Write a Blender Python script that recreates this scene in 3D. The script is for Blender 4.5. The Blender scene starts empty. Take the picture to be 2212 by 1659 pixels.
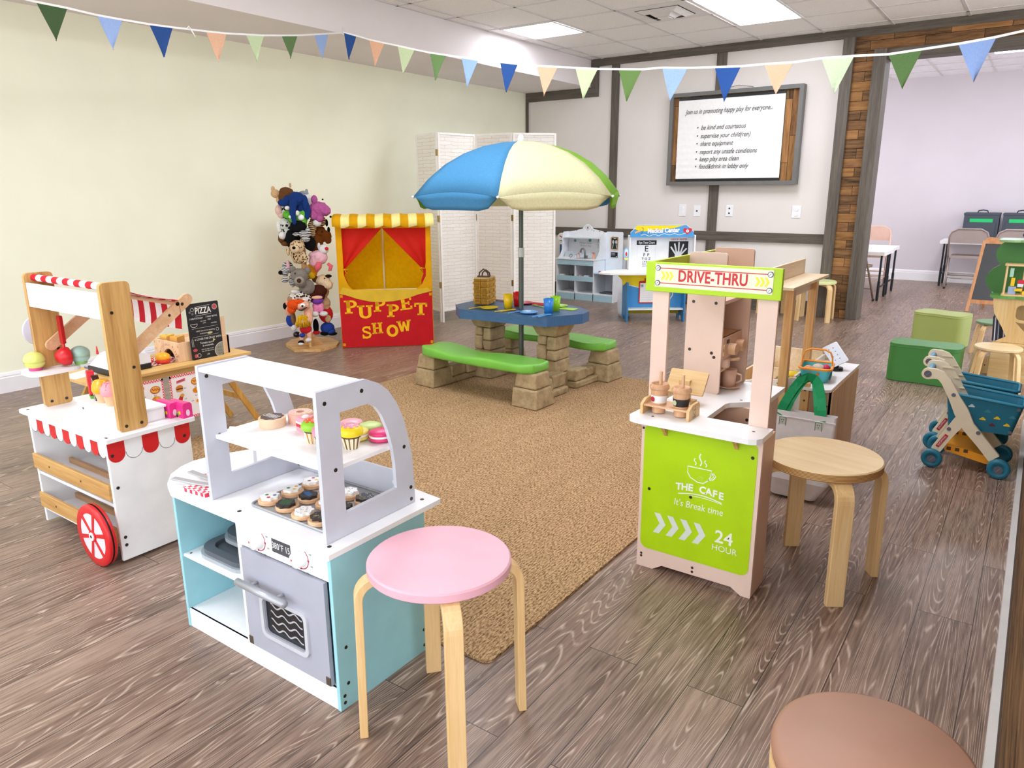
import bpy, math, random
from mathutils import Vector, Matrix
from mathutils.geometry import tessellate_polygon
random.seed(7)
PI = math.pi
scene = bpy.context.scene
COL = scene.collection
# ------------------------------------------------------------ camera
cd = bpy.data.cameras.new('camera'); cam = bpy.data.objects.new('camera', cd); COL.objects.link(cam)
yaw, pit, rol = -0.61689799, 0.25839886, 0.00496722
fw = Vector((math.sin(yaw)*math.cos(pit), math.cos(yaw)*math.cos(pit), -math.sin(pit)))
rt = Vector((math.cos(yaw), -math.sin(yaw), 0)); dn = fw.cross(rt)
r2 = rt*math.cos(rol)+dn*math.sin(rol); d2 = dn*math.cos(rol)-rt*math.sin(rol)
mw = Matrix((r2, -d2, -fw)).transposed().to_4x4(); mw.translation = (0, 0, 1.3)
cam.matrix_world = mw
cd.sensor_width = 36; cd.lens = 1586.384/2212*36; cd.clip_start = .05
scene.camera = cam
# ------------------------------------------------------------ world, exposure
w = bpy.data.worlds.new('world'); scene.world = w; w.use_nodes = True
w.node_tree.nodes['Background'].inputs[0].default_value = (.92, .96, 1, 1)
w.node_tree.nodes['Background'].inputs[1].default_value = 2.3
vs = scene.view_settings
vs.view_transform = 'Standard'; vs.look = 'None'; vs.gamma = 1; vs.use_curve_mapping = False
vs.exposure = 0.3
LIGHT_W = 92.0      # watts of one 2x2 ft ceiling troffer
# ------------------------------------------------------------ materials
def lin(c):
    c /= 255
    return c/12.92 if c <= .04045 else ((c+.055)/1.055)**2.4
def rgb(h):
    if isinstance(h, str): h = (int(h[0:2], 16), int(h[2:4], 16), int(h[4:6], 16))
    return tuple(lin(v) for v in h)+(1,)
MATS = {}
class N:
    def __init__(s, name):
        s.m = bpy.data.materials.new(name); s.m.use_nodes = True
        s.t = s.m.node_tree; s.b = s.t.nodes['Principled BSDF']
    def n(s, ty, **kw):
        x = s.t.nodes.new(ty)
        for k, v in kw.items():
            if k in x.inputs: x.inputs[k].default_value = v
            else: setattr(x, k, v)
        return x
    def l(s, a, b): s.t.links.new(a, b)
    def coord(s, scale=(1, 1, 1), rot=(0, 0, 0), kind='Object'):
        tc = s.n('ShaderNodeTexCoord'); mp = s.n('ShaderNodeMapping')
        mp.inputs['Scale'].default_value = scale; mp.inputs['Rotation'].default_value = rot
        s.l(tc.outputs[kind], mp.inputs[0]); return mp.outputs[0]
    def ramp(s, fac, stops, interp='LINEAR'):
        r = s.n('ShaderNodeValToRGB'); r.color_ramp.interpolation = interp
        e = r.color_ramp.elements
        while len(e) < len(stops): e.new(.5)
        for i, (p, c) in enumerate(stops): e[i].position = p; e[i].color = rgb(c) if not isinstance(c, tuple) or len(c) == 3 else c
        s.l(fac, r.inputs[0]); return r.outputs[0]
    def mix(s, fac, a, b, mode='MIX'):
        x = s.n('ShaderNodeMix', data_type='RGBA', blend_type=mode)
        for sock, v in ((x.inputs[0], fac), (x.inputs[6], a), (x.inputs[7], b)):
            if isinstance(v, (int, float)): sock.default_value = v
            elif isinstance(v, (str, tuple)): sock.default_value = rgb(v)
            else: s.l(v, sock)
        return x.outputs[2]
    def bump(s, h, strength=.2, dist=.002):
        x = s.n('ShaderNodeBump', Strength=strength, Distance=dist); s.l(h, x.inputs['Height']); s.l(x.outputs[0], s.b.inputs['Normal'])
    def col(s, c):
        if isinstance(c, (str, tuple)): s.b.inputs['Base Color'].default_value = rgb(c)
        else: s.l(c, s.b.inputs['Base Color'])
    def fin(s, rough=.5, metal=0, spec=.5):
        s.b.inputs['Roughness'].default_value = rough; s.b.inputs['Metallic'].default_value = metal
        s.b.inputs['Specular IOR Level'].default_value = spec
        return s.m
def plain(h, rough=.45, metal=0, spec=.5, var=.04, scale=9):
    """painted / plastic surface with a faint procedural unevenness"""
    k = ('p', h, rough, metal, spec, var)
    if k in MATS: return MATS[k]
    s = N('paint_'+str(h)); nz = s.n('ShaderNodeTexNoise', Scale=scale, Detail=3.0); s.l(s.coord(), nz.inputs['Vector'])
    c = rgb(h); lo = tuple(max(0, v*(1-var)) for v in c[:3])+(1,); hi = tuple(min(1, v*(1+var)) for v in c[:3])+(1,)
    s.col(s.ramp(nz.outputs[0], [(.35, lo), (.65, hi)]))
    MATS[k] = s.fin(rough, metal, spec); return MATS[k]
def plush(h, h2=None, scale=260, bump=.9, pat=None, pscale=30, thr=.5):
    k = ('f', h, h2, scale, pat, pscale)
    if k in MATS: return MATS[k]
    s = N('plush_'+str(h)); co = s.coord()
    nz = s.n('ShaderNodeTexNoise', Scale=scale, Detail=2.0); s.l(co, nz.inputs['Vector'])
    c = rgb(h); lo = tuple(v*.75 for v in c[:3])+(1,)
    base = s.ramp(nz.outputs[0], [(.3, lo), (.6, c)])
    if pat == 'spots':
        v = s.n('ShaderNodeTexVoronoi', Scale=pscale); s.l(co, v.inputs['Vector'])
        f = s.ramp(v.outputs[0], [(thr-.04, (0, 0, 0)), (thr, (255, 255, 255))]); base = s.mix(f, h2, base)
    elif pat == 'stripes':
        v = s.n('ShaderNodeTexWave', Scale=pscale, Distortion=4.0, bands_direction='Z'); s.l(co, v.inputs['Vector'])
        f = s.ramp(v.outputs[0], [(thr-.05, (0, 0, 0)), (thr, (255, 255, 255))]); base = s.mix(f, h2, base)
    s.col(base); s.bump(nz.outputs[0], bump, .004); MATS[k] = s.fin(.95, 0, .1); return MATS[k]
def wood(h, h2, axis='Z', scale=1.0, rough=.45, grain=.5):
    k = ('w', h, h2, axis, scale, rough)
    if k in MATS: return MATS[k]
    s = N('wood_'+h); st = {'X': (1.2, 22, 22), 'Y': (22, 1.2, 22), 'Z': (22, 22, 1.2)}[axis]
    co = s.coord(tuple(v*scale for v in st))
    nz = s.n('ShaderNodeTexNoise', Scale=1.6, Detail=6.0, Roughness=.6, Distortion=.6); s.l(co, nz.inputs['Vector'])
    nf = s.n('ShaderNodeTexNoise', Scale=9.0, Detail=3.0); s.l(co, nf.inputs['Vector'])
    f = s.mix(.3, nz.outputs[0], nf.outputs[0])
    s.col(s.ramp(f, [(.5-grain*.35, h2), (.5+grain*.3, h)])); MATS[k] = s.fin(rough); return MATS[k]
def fabric(h, rough=.85, bump=.3, scale=120):
    k = ('c', h, rough, bump, scale)
    if k in MATS: return MATS[k]
    s = N('fabric_'+str(h)); nz = s.n('ShaderNodeTexNoise', Scale=scale, Detail=2.0); s.l(s.coord(), nz.inputs['Vector'])
    n2 = s.n('ShaderNodeTexNoise', Scale=7.0, Detail=2.0); s.l(s.coord(), n2.inputs['Vector'])
    c = rgb(h); s.col(s.ramp(nz.outputs[0], [(.3, tuple(v*.9 for v in c[:3])+(1,)), (.7, c)]))
    s.bump(s.mix(.7, nz.outputs[0], n2.outputs[0]), bump, .006); MATS[k] = s.fin(rough, 0, .25); return MATS[k]
def thin(m, k=.45):
    """cloth that lets some light through"""
    if 'thin' in m: return m
    t = m.node_tree; b = t.nodes['Principled BSDF']; tr = t.nodes.new('ShaderNodeBsdfTranslucent'); mx = t.nodes.new('ShaderNodeMixShader'); mx.inputs[0].default_value = k
    src = b.inputs['Base Color'].links[0].from_socket; t.links.new(src, tr.inputs[0]); t.links.new(b.outputs[0], mx.inputs[1]); t.links.new(tr.outputs[0], mx.inputs[2])
    t.links.new(mx.outputs[0], t.nodes['Material Output'].inputs[0]); m['thin'] = 1; return m
def gingham(h, h2='FFFFFF', n=90, kind='Object'):
    k = ('g', h, h2, n)
    if k in MATS: return MATS[k]
    s = N('gingham'); ck = s.n('ShaderNodeTexChecker', Scale=float(n)); s.l(s.coord(kind=kind), ck.inputs['Vector'])
    ck.inputs[1].default_value = rgb(h); ck.inputs[2].default_value = rgb(h2); s.col(ck.outputs[0]); MATS[k] = s.fin(.85); return MATS[k]
def emit(h, st):
    s = N('emission'); s.col('FFFFFF'); s.b.inputs['Emission Color'].default_value = rgb(h); s.b.inputs['Emission Strength'].default_value = st
    return s.fin(.6)
# ------------------------------------------------------------ mesh builder
FONT_CACHE = {}
def text_geo(body, size, shear, bold, space, align):
    k = (body, size, shear, bold, space, align)
    if k in FONT_CACHE: return FONT_CACHE[k]
    cu = bpy.data.curves.new('t', 'FONT'); cu.body = body; cu.size = size; cu.shear = shear; cu.offset = bold; cu.space_character = space
    cu.align_x = align; cu.align_y = 'CENTER'; cu.resolution_u = 3; cu.fill_mode = 'FRONT'
    o = bpy.data.objects.new('t', cu); COL.objects.link(o)
    dg = bpy.context.evaluated_depsgraph_get(); me = bpy.data.meshes.new_from_object(o.evaluated_get(dg))
    r = ([tuple(v.co[:2]) for v in me.vertices], [tuple(p.vertices) for p in me.polygons])
    bpy.data.objects.remove(o); bpy.data.curves.remove(cu); bpy.data.meshes.remove(me)
    FONT_CACHE[k] = r; return r
class MB:
    def __init__(s): s.v = []; s.f = []; s.fm = []; s.sm = []; s.mats = []; s.T = Matrix()
    def mi(s, m):
        if m not in s.mats: s.mats.append(m)
        return s.mats.index(m)
    def add(s, vs, fs, m, smooth=False):
        b = len(s.v); s.v += [s.T @ Vector(p) for p in vs]; i = s.mi(m)
        for f in fs: s.f.append([b+k for k in f]); s.fm.append(i); s.sm.append(smooth)
        return s
    def box(s, x0, x1, y0, y1, z0, z1, m):
        vs = [(x, y, z) for x in (x0, x1) for y in (y0, y1) for z in (z0, z1)]
        return s.add(vs, [(0, 1, 3, 2), (4, 6, 7, 5), (0, 4, 5, 1), (2, 3, 7, 6), (0, 2, 6, 4), (1, 5, 7, 3)], m)
    def prism(s, poly, ax, a, b, m, holes=(), m2=None, smooth=False):
        """polygon (u,v) extruded along ax from a to b; ax 'x': u=y v=z, 'y': u=x v=z, 'z': u=x v=y"""
        def P(u, v, k): return {'x': (k, u, v), 'y': (u, k, v), 'z': (u, v, k)}[ax]
        loops = [list(poly)]+[list(h) for h in holes]; n = sum(map(len, loops)); flat = [p for l in loops for p in l]
        tri = tessellate_polygon([[Vector((p[0], p[1], 0)) for p in l] for l in loops])
        vs = [P(*p, a) for p in flat]+[P(*p, b) for p in flat]
        if not holes: tri = [tuple(range(n))]
        s.add(vs, [t for t in tri]+[tuple(n+i for i in reversed(t)) for t in tri], m)
        fs = []; o = 0
        for l in loops:
            c = len(l)
            for i in range(c): j = (i+1) % c; fs.append((o+i, o+j, n+o+j, n+o+i))
            o += c
        return s.add(vs, fs, m2 or m, smooth)
    def lathe(s, prof, m, c=(0, 0, 0), seg=24, ax='z', sx=1, sy=1, smooth=True):
        vs = []; fs = []; n = len(prof)
        for i in range(seg):
            a = 2*PI*i/seg
            for r, z in prof:
                p = (r*math.cos(a)*sx, r*math.sin(a)*sy, z)
                p = {'z': p, 'y': (p[0], p[2], p[1]), 'x': (p[2], p[0], p[1])}[ax]
                vs.append((c[0]+p[0], c[1]+p[1], c[2]+p[2]))
        for i in range(seg):
            j = (i+1) % seg
            for k in range(n-1): fs.append((i*n+k, j*n+k, j*n+k+1, i*n+k+1))
        return s.add(vs, fs, m, smooth)
    def cyl(s, c, r, h, m, ax='z', seg=20, r2=None, smooth=True):
        """closed cylinder from c along ax"""
        q = r if r2 is None else r2
        s.lathe([(r, 0), (q, h)], m, c, seg, ax, smooth=smooth)
        s.lathe([(0, 0), (r, 0)], m, c, seg, ax, smooth=False); return s.lathe([(q, h), (0, h)], m, c, seg, ax, smooth=False)
    def ell(s, c, r, m, seg=20, rings=12, e=1.0):
        if isinstance(r, (int, float)): r = (r, r, r)
        prof = [(max(0, math.sin(PI*i/rings))**e, -math.cos(PI*i/rings)) for i in range(rings+1)]
        vs = []; fs = []; n = len(prof)
        for i in range(seg):
            a = 2*PI*i/seg
            for q, z in prof: vs.append((c[0]+r[0]*q*math.cos(a), c[1]+r[1]*q*math.sin(a), c[2]+r[2]*z))
        for i in range(seg):
            j = (i+1) % seg
            for k in range(n-1): fs.append((i*n+k, j*n+k, j*n+k+1, i*n+k+1))
        return s.add(vs, fs, m, True)
    def tube(s, pts, r, m, seg=8, closed=False, cap=True, smooth=True, flat=None):
        """round tube (or flat ribbon flat=(w,t,up)) through pts; r number or list"""
        pts = [Vector(p) for p in pts]; n = len(pts); vs = []; fs = []
        up = Vector(flat[2]) if flat and flat[2] != 'plane' else None; prev = None
        for i, p in enumerate(pts):
            a = pts[(i-1) % n] if (closed or i > 0) else p; b = pts[(i+1) % n] if (closed or i < n-1) else p
            t = (b-a).normalized()
            if flat:
                side = t.cross(Vector((0, 1, 0))).normalized() if up is None else up.normalized() if abs(up.dot(t)) < .9 else Vector((1, 0, 0)); nn = t.cross(side).normalized(); side = nn.cross(t).normalized()
                ww, tt = flat[0]/2, flat[1]/2
                vs += [p+side*ww+nn*tt, p-side*ww+nn*tt, p-side*ww-nn*tt, p+side*ww-nn*tt]
            else:
                if prev is None: u = t.orthogonal().normalized()
                else: u = (prev-t*prev.dot(t)).normalized()
                prev = u; q = t.cross(u); rr = r[i] if isinstance(r, (list, tuple)) else r
                vs += [p+(u*math.cos(2*PI*k/seg)+q*math.sin(2*PI*k/seg))*rr for k in range(seg)]
        sg = 4 if flat else seg
        for i in range(n if closed else n-1):
            j = (i+1) % n
            for k in range(sg): l = (k+1) % sg; fs.append((i*sg+k, i*sg+l, j*sg+l, j*sg+k))
        if cap and not closed: fs += [tuple(reversed(range(sg))), tuple((n-1)*sg+k for k in range(sg))]
        return s.add(vs, fs, m, smooth and not flat)
    def text(s, body, size, m, o, r=(1, 0, 0), u=(0, 0, 1), shear=0, bold=0, space=1.0, align='CENTER', sx=1.0):
        vs, fs = text_geo(body, size, shear, bold, space, align); o = Vector(o); r = Vector(r).normalized(); u = Vector(u).normalized()
        return s.add([o+r*(a*sx)+u*b for a, b in vs], fs, m)
    def flatpoly(s, poly, m, o, r=(1, 0, 0), u=(0, 0, 1)):
        """thin printed shape on a face: polygon in plane o, r, u"""
        o = Vector(o); r = Vector(r); u = Vector(u); tri = tessellate_polygon([[Vector((a, b, 0)) for a, b in poly]])
        return s.add([o+r*a+u*b for a, b in poly], [tuple(t) for t in tri], m)
    def stroke(s, pts, wd, m, o, r=(1, 0, 0), u=(0, 0, 1), closed=False):
        o = Vector(o); r = Vector(r); u = Vector(u); n = len(pts); vs = []; fs = []
        for i in range(n):
            a = pts[(i-1) % n] if closed or i else pts[i]; b = pts[(i+1) % n] if closed or i < n-1 else pts[i]
            dx, dy = b[0]-a[0], b[1]-a[1]; L = math.hypot(dx, dy) or 1; nx, ny = -dy/L*wd/2, dx/L*wd/2
            for q in (1, -1): vs.append(o+r*(pts[i][0]+nx*q)+u*(pts[i][1]+ny*q))
        for i in range(n if closed else n-1): j = (i+1) % n; fs.append((2*i, 2*i+1, 2*j+1, 2*j))
        return s.add(vs, fs, m)
    def build(s, name, parent=None, bevel=0, loc=None, subsurf=0, remesh=0, seg=2):
        me = bpy.data.meshes.new(name); me.from_pydata([tuple(v) for v in s.v], [], s.f); me.update()
        for m in s.mats: me.materials.append(m)
        me.polygons.foreach_set('material_index', s.fm); me.polygons.foreach_set('use_smooth', s.sm); me.update()
        o = bpy.data.objects.new(name, me); COL.objects.link(o)
        if remesh:
            q = o.modifiers.new('remesh', 'REMESH'); q.mode = 'VOXEL'; q.voxel_size = remesh; q.use_smooth_shade = True
            q = o.modifiers.new('smooth', 'SMOOTH'); q.factor = .5; q.iterations = 4
        if bevel:
            q = o.modifiers.new('bevel', 'BEVEL'); q.width = bevel; q.segments = seg; q.limit_method = 'ANGLE'; q.angle_limit = math.radians(40)
        if subsurf:
            q = o.modifiers.new('subd', 'SUBSURF'); q.levels = subsurf; q.render_levels = subsurf
        if parent: o.parent = parent
        if loc: o.location = loc
        return o
def circle(r, n=24, c=(0, 0), a0=0, a1=2*PI, sx=1, sy=1):
    full = abs(a1-a0-2*PI) < 1e-6; k = n if full else n+1
    return [(c[0]+r*sx*math.cos(a0+(a1-a0)*i/n), c[1]+r*sy*math.sin(a0+(a1-a0)*i/n)) for i in range(k)]
def rrect(x0, x1, y0, y1, r, n=5):
    out = []
    for cx, cy, a in ((x1-r, y0+r, -PI/2), (x1-r, y1-r, 0), (x0+r, y1-r, PI/2), (x0+r, y0+r, PI)):
        out += [(cx+r*math.cos(a+PI/2*i/n), cy+r*math.sin(a+PI/2*i/n)) for i in range(n+1)]
    return out
def heart(sz, n=28):
    return [(sz*.62*math.sin(t)**3*1.6/1.6, sz*(.65*math.cos(t)-.25*math.cos(2*t)-.1*math.cos(3*t)-.05*math.cos(4*t))*.62) for t in [2*PI*i/n for i in range(n)]]
def thing(name, label, cat, loc=(0, 0, 0), rot=0, group=None):
    o = bpy.data.objects.new(name, None); COL.objects.link(o); o.empty_display_size = .1
    o.location = loc; o.rotation_euler = (0, 0, rot); return tag(o, label, cat, group)
def tag(o, label, cat, group=None):
    o['label'] = label; o['category'] = cat
    if group: o['group'] = group
    return o
def struct(o): o['kind'] = 'structure'; return o
def dup(root, loc, rot=None, label=None, group=None, scale=None):
    r = root.copy(); COL.objects.link(r); r.location = loc
    if rot is not None: r.rotation_euler = (0, 0, rot)
    if label: r['label'] = label
    if group: r['group'] = group
    if scale: r.scale = scale
    for ch in root.children:
        c = ch.copy(); COL.objects.link(c); c.parent = r
        for g in ch.children:
            d = g.copy(); COL.objects.link(d); d.parent = c
    return r
def screw(mb, c, ax, m, r=.006):
    """screw head: small dished disc sunk in a face, ax e.g. '-y'"""
    k = -1 if ax[0] == '-' else 1; a = ax[-1]
    mb.cyl(c, r, .0012*k, m, a, 10)
WHITE = plain('F2F2F4', .3); WALLW = plain('EFEDEE', .8); DARK = plain('101214', .4); STEEL = plain('8C8E92', .3, .9); SCREW = plain('4A4440', .35, .8)
BIRCH = wood('EBCB98', 'D9AE72', 'Z'); BIRCHX = wood('EBCB98', 'D9AE72', 'X'); PINE = wood('E3B97E', 'C08A4C', 'Z'); PINEX = wood('E3B97E', 'C08A4C', 'X'); PINEY = wood('E3B97E', 'C08A4C', 'Y')
BEECH = wood('E6BE98', 'CF9E72', 'X', .8); PLYEDGE = wood('C79A5E', '9A6B36', 'Z', 6)
RED = plain('D01C22', .35); BLACK = plain('0B0B0D', .45)
# ============================================================ SETTING
XL, YB, ZC, YF, XR = -5.53, 8.15, 2.77, 12.13, 3.0
def mat_floor():
    s = N('plank_floor'); co = s.coord((1, 1, 1), (0, 0, PI/2))
    bk = s.n('ShaderNodeTexBrick', offset=.37, offset_frequency=2, squash=1.0)
    for k, v in (('Scale', 1.0), ('Mortar Size', .0012), ('Mortar Smooth', .0), ('Bias', 0.0), ('Brick Width', 1.22), ('Row Height', .152)): bk.inputs[k].default_value = v
    bk.inputs['Color1'].default_value = (0, 0, 0, 1); bk.inputs['Color2'].default_value = (1, 1, 1, 1); bk.inputs['Mortar'].default_value = (.5, .5, .5, 1)
    s.l(co, bk.inputs['Vector'])
    off = s.n('ShaderNodeVectorMath', operation='SCALE'); s.l(bk.outputs['Color'], off.inputs[0]); off.inputs['Scale'].default_value = 37.0
    ad = s.n('ShaderNodeVectorMath', operation='ADD'); s.l(s.coord(), ad.inputs[0]); s.l(off.outputs[0], ad.inputs[1])
    def stretched(sc):
        mp = s.n('ShaderNodeMapping'); mp.inputs['Scale'].default_value = sc; s.l(ad.outputs[0], mp.inputs[0]); return mp.outputs[0]
    big = s.n('ShaderNodeTexNoise', Scale=1.0, Detail=4.0, Roughness=.55, Distortion=.4); s.l(stretched((7, 1.1, 1)), big.inputs['Vector'])
    fine = s.n('ShaderNodeTexNoise', Scale=1.0, Detail=4.0, Roughness=.6); s.l(stretched((120, 5, 1)), fine.inputs['Vector'])
    base = s.ramp(big.outputs[0], [(.28, '4A382F'), (.5, '74594B'), (.72, '917666')])
    base = s.mix(.42, base, s.ramp(fine.outputs[0], [(.36, '33251E'), (.64, 'BCA28E')]))
    base = s.mix(.22, base, s.ramp(bk.outputs['Color'], [(0, '4A3830'), (1, '9A8070')]))
    # limed cathedral grain: thin pale contour lines of a stretched noise field
    fld = s.n('ShaderNodeTexNoise', Scale=1.0, Detail=1.0, Roughness=.4, Distortion=.25); s.l(stretched((9.0, .42, 1)), fld.inputs['Vector'])
    mul = s.n('ShaderNodeMath', operation='MULTIPLY'); s.l(fld.outputs[0], mul.inputs[0]); mul.inputs[1].default_value = 120.0
    fr = s.n('ShaderNodeMath', operation='PINGPONG'); s.l(mul.outputs[0], fr.inputs[0]); fr.inputs[1].default_value = 1.0
    ln = s.ramp(fr.outputs[0], [(.0, (255, 255, 255)), (.34, (0, 0, 0))])
    brk = s.n('ShaderNodeTexNoise', Scale=1.0, Detail=3.0); s.l(stretched((90, 12, 1)), brk.inputs['Vector'])
    bm = s.ramp(brk.outputs[0], [(.36, (0, 0, 0)), (.56, (255, 255, 255))])
    lm = s.n('ShaderNodeMath', operation='MULTIPLY'); s.l(ln, lm.inputs[0]); s.l(bm, lm.inputs[1])
    lm2 = s.n('ShaderNodeMath', operation='MULTIPLY'); s.l(lm.outputs[0], lm2.inputs[0]); lm2.inputs[1].default_value = .66
    c = s.mix(lm2.outputs[0], base, 'D8C2B0')
    c = s.mix(bk.outputs['Fac'], c, '352A26'); s.col(c)
    s.l(s.ramp(fine.outputs[0], [(.3, (95, 95, 95)), (.7, (140, 140, 140))]), s.b.inputs['Roughness'])
    s.bump(lm.outputs[0], .08, .001); m = s.fin(.38); 
    s.l(s.ramp(big.outputs[0], [(.2, (.30, .30, .30, 1)), (.8, (.42, .42, .42, 1))]), s.b.inputs['Roughness']); return m
def mat_rustic(ax_h=True, cw=.30, ch=.105, seed=0.0, kind='xz'):
    s = N('reclaimed_boards'); tc = s.n('ShaderNodeTexCoord'); sp = s.n('ShaderNodeSeparateXYZ'); s.l(tc.outputs['Object'], sp.inputs[0])
    cb = s.n('ShaderNodeCombineXYZ'); a, b = {'xz': ('X', 'Z'), 'zx': ('Z', 'X'), 'yz': ('Y', 'Z'), 'zy': ('Z', 'Y')}[kind]
    s.l(sp.outputs[a], cb.inputs['X']); s.l(sp.outputs[b], cb.inputs['Y']); cb.inputs['Z'].default_value = seed
    bk = s.n('ShaderNodeTexBrick', offset=.43, offset_frequency=2)
    for k, v in (('Scale', 1.0), ('Mortar Size', .002), ('Mortar Smooth', .1), ('Brick Width', cw), ('Row Height', ch)): bk.inputs[k].default_value = v
    bk.inputs['Color1'].default_value = (0, 0, 0, 1); bk.inputs['Color2'].default_value = (1, 1, 1, 1); bk.inputs['Mortar'].default_value = (0, 0, 0, 1)
    s.l(cb.outputs[0], bk.inputs['Vector'])
    mp = s.n('ShaderNodeMapping'); mp.inputs['Scale'].default_value = (3, 26, 3); s.l(cb.outputs[0], mp.inputs[0])
    off = s.n('ShaderNodeVectorMath', operation='MULTIPLY_ADD'); s.l(bk.outputs['Color'], off.inputs[0]); off.inputs[1].default_value = (31, 17, 9); s.l(mp.outputs[0], off.inputs[2])
    nz = s.n('ShaderNodeTexNoise', Scale=1.3, Detail=6.0, Roughness=.65); s.l(off.outputs[0], nz.inputs['Vector'])
    tone = s.ramp(bk.outputs['Color'], [(0, '3B2A20'), (.2, '6A4A33'), (.4, '8A5E3C'), (.55, '4A352A'), (.75, 'A0703F'), (.9, 'B98350')], 'CONSTANT')
    c = s.mix(.55, tone, s.ramp(nz.outputs[0], [(.3, '2E211A'), (.7, 'B58858')]))
    c = s.mix(bk.outputs['Fac'], c, '1A1310'); s.col(c); s.bump(nz.outputs[0], .4, .003); return s.fin(.8, 0, .2)
M_floor = mat_floor()
M_tile = None
def mat_tile():
    s = N('ceiling_tile'); nz = s.n('ShaderNodeTexNoise', Scale=170.0, Detail=2.0); s.l(s.coord(), nz.inputs['Vector'])
    s.col(s.ramp(nz.outputs[0], [(.32, 'E2DCD8'), (.5, 'FAF7F4')])); s.bump(nz.outputs[0], .25, .002); return s.fin(.95, 0, .1)
M_tile = mat_tile()
GREY_W = plain('E6DFDA', .85, var=.02, scale=2); GREEN_W = plain('F6F6DE', .85, var=.02, scale=2); FARW = plain('D6CED4', .85, var=.02, scale=2)
BEAM_W = plain('EAE2E2', .85, var=.02, scale=2); TRIMD = wood('6E655A', '453E36', 'X', 1, .6); TRIMDZ = wood('6E655A', '453E36', 'Z', 1, .6); BASEW = plain('F1EFF2', .35, var=.01)
GRID = plain('D9D5D4', .5)
def sbox(name, x0, x1, y0, y1, z0, z1, m, bevel=0):
    b = MB(); b.box(x0, x1, y0, y1, z0, z1, m); return struct(b.build(name, bevel=bevel))
sbox('floor', XL-.1, XR, -1.5, YF+.1, -.08, 0, M_floor)
sbox('wall_left', XL-.12, XL, -1.5, YB, 0, 2.47, GREEN_W)
# boxed soffit running along the left wall under the ceiling
sbox('wall_soffit', XL-.12, -4.6, -1.5, YB, 2.465, ZC+.1, BEAM_W)
b = MB(); b.box(XL-.12, -1.8, YB, YB+.14, 0, ZC+.1, GREY_W); struct(b.build('wall_back'))
b = MB(); b.box(-1.42, XR, YB, YB+.14, 2.475, ZC+.1, mat_rustic(kind='xz', cw=.46, ch=.115, seed=2)); struct(b.build('wall_header'))
sbox('ceiling', -4.6, XR, -1.5, YB, ZC, ZC+.1, M_tile)
# suspended grid: T-bars 61 cm apart
b = MB()
for k in range(-1, 12):
    x = -4.45+.61*k
    if x < XR: b.box(x-.012, x+.012, -1.5, YB-.02, ZC-.006, ZC, GRID)
for k in range(-15, 4):
    y = 6.09+.61*k
    if -1.5 < y < YB: b.box(-4.6, XR, y-.012, y+.012, ZC-.006, ZC, GRID)
b.box(-4.6, -4.575, -1.5, YB, ZC-.006, ZC, GRID); struct(b.build('trim_ceiling_grid'))
# the room beyond the opening
sbox('wall_far', XL-.1, XR, YF, YF+.1, 0, ZC+.1, FARW)
sbox('ceiling_far', XL-.1, XR, YB+.14, YF, ZC, ZC+.1, plain('EDE8EE', .95))
b = MB()
for k in range(0, 12): x = -4.45+.61*k; b.box(x-.012, x+.012, YB+.14, YF, ZC-.006, ZC, GRID)
for k in range(0, 7): y = 8.53+.61*k; b.box(XL, XR, y-.012, y+.012, ZC-.006, ZC, GRID)
struct(b.build('trim_far_ceiling_grid'))
def baseboard(name, pts_axis, a, bb, at, sgn, m=BASEW, h=.135):
    """moulded skirting: profile (depth, z) extruded along the wall"""
    pr = [(0, 0), (.016, 0), (.016, h*.74), (.012, h*.79), (.014, h*.84), (.008, h*.97), (.004, h), (0, h)]
    b = MB(); b.prism([(at+sgn*p, z) for p, z in pr], pts_axis, a, bb, m); return struct(b.build(name))
baseboard('baseboard_left', 'y', -1.5, YB, XL, 1); baseboard('baseboard_far', 'x', XL, XR, YF, -1, h=.15)
sbox('baseboard_back', XL, -1.8, YB-.018, YB, 0, .145, TRIMD)
# dark stained boards on the back wall
for nm, a in (('trim_1', (-4.6, XR, YB-.03, YB, 2.69, ZC, TRIMD)), ('trim_2', (-5.53, -4.5, YB-.03, YB, 2.36, 2.463, TRIMD)), ('trim_3', (-4.6, -4.5, YB-.03, YB, 2.463, 2.69, TRIMDZ)),
              ('trim_4', (-5.53, -5.5, YB-.03, YB, .145, 2.36, TRIMDZ)), ('trim_5', (-4.327, -4.231, YB-.025, YB, .145, 2.69, TRIMDZ)), ('trim_6', (-3.078, -2.972, YB-.025, YB, .145, 2.69, TRIMDZ)),
              ('trim_7', (-5.5, -1.81, YB-.027, YB, .742, .842, TRIMD)), ('trim_8', (-1.81, -1.705, YB-.09, YB+.14, 0, 2.69, TRIMDZ)), ('trim_9', (-1.53, -1.42, YB-.09, YB+.16, 0, 2.56, TRIMDZ)),
              ('trim_10', (-1.53, XR, YB-.05, YB+.16, 2.47, 2.56, TRIMD))):
    sbox(nm, *a, bevel=.003)
sbox('wall_column', -1.705, -1.53, YB-.06, YB+.14, 0, 2.56, mat_rustic(kind='xz', cw=.36, ch=.088, seed=5))
sbox('wall_header_boards', -1.705, XR, YB-.035, YB, 2.56, 2.69, mat_rustic(kind='xz', cw=.46, ch=.115, seed=9))
# board clad wall close to the camera on the right, with pale strip at its foot
sbox('wall_right', .09, .2, 1.1, 4.9, 0, ZC, mat_rustic(kind='yz', cw=1.4, ch=.19, seed=3))
sbox('baseboard_right', .066, .09, 1.1, 4.9, 0, .03, plain('D6D3CE', .6))
sbox('trim_11', .086, .0905, 1.1, 4.9, .03, .05, plain('4A3A30', .7))
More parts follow.
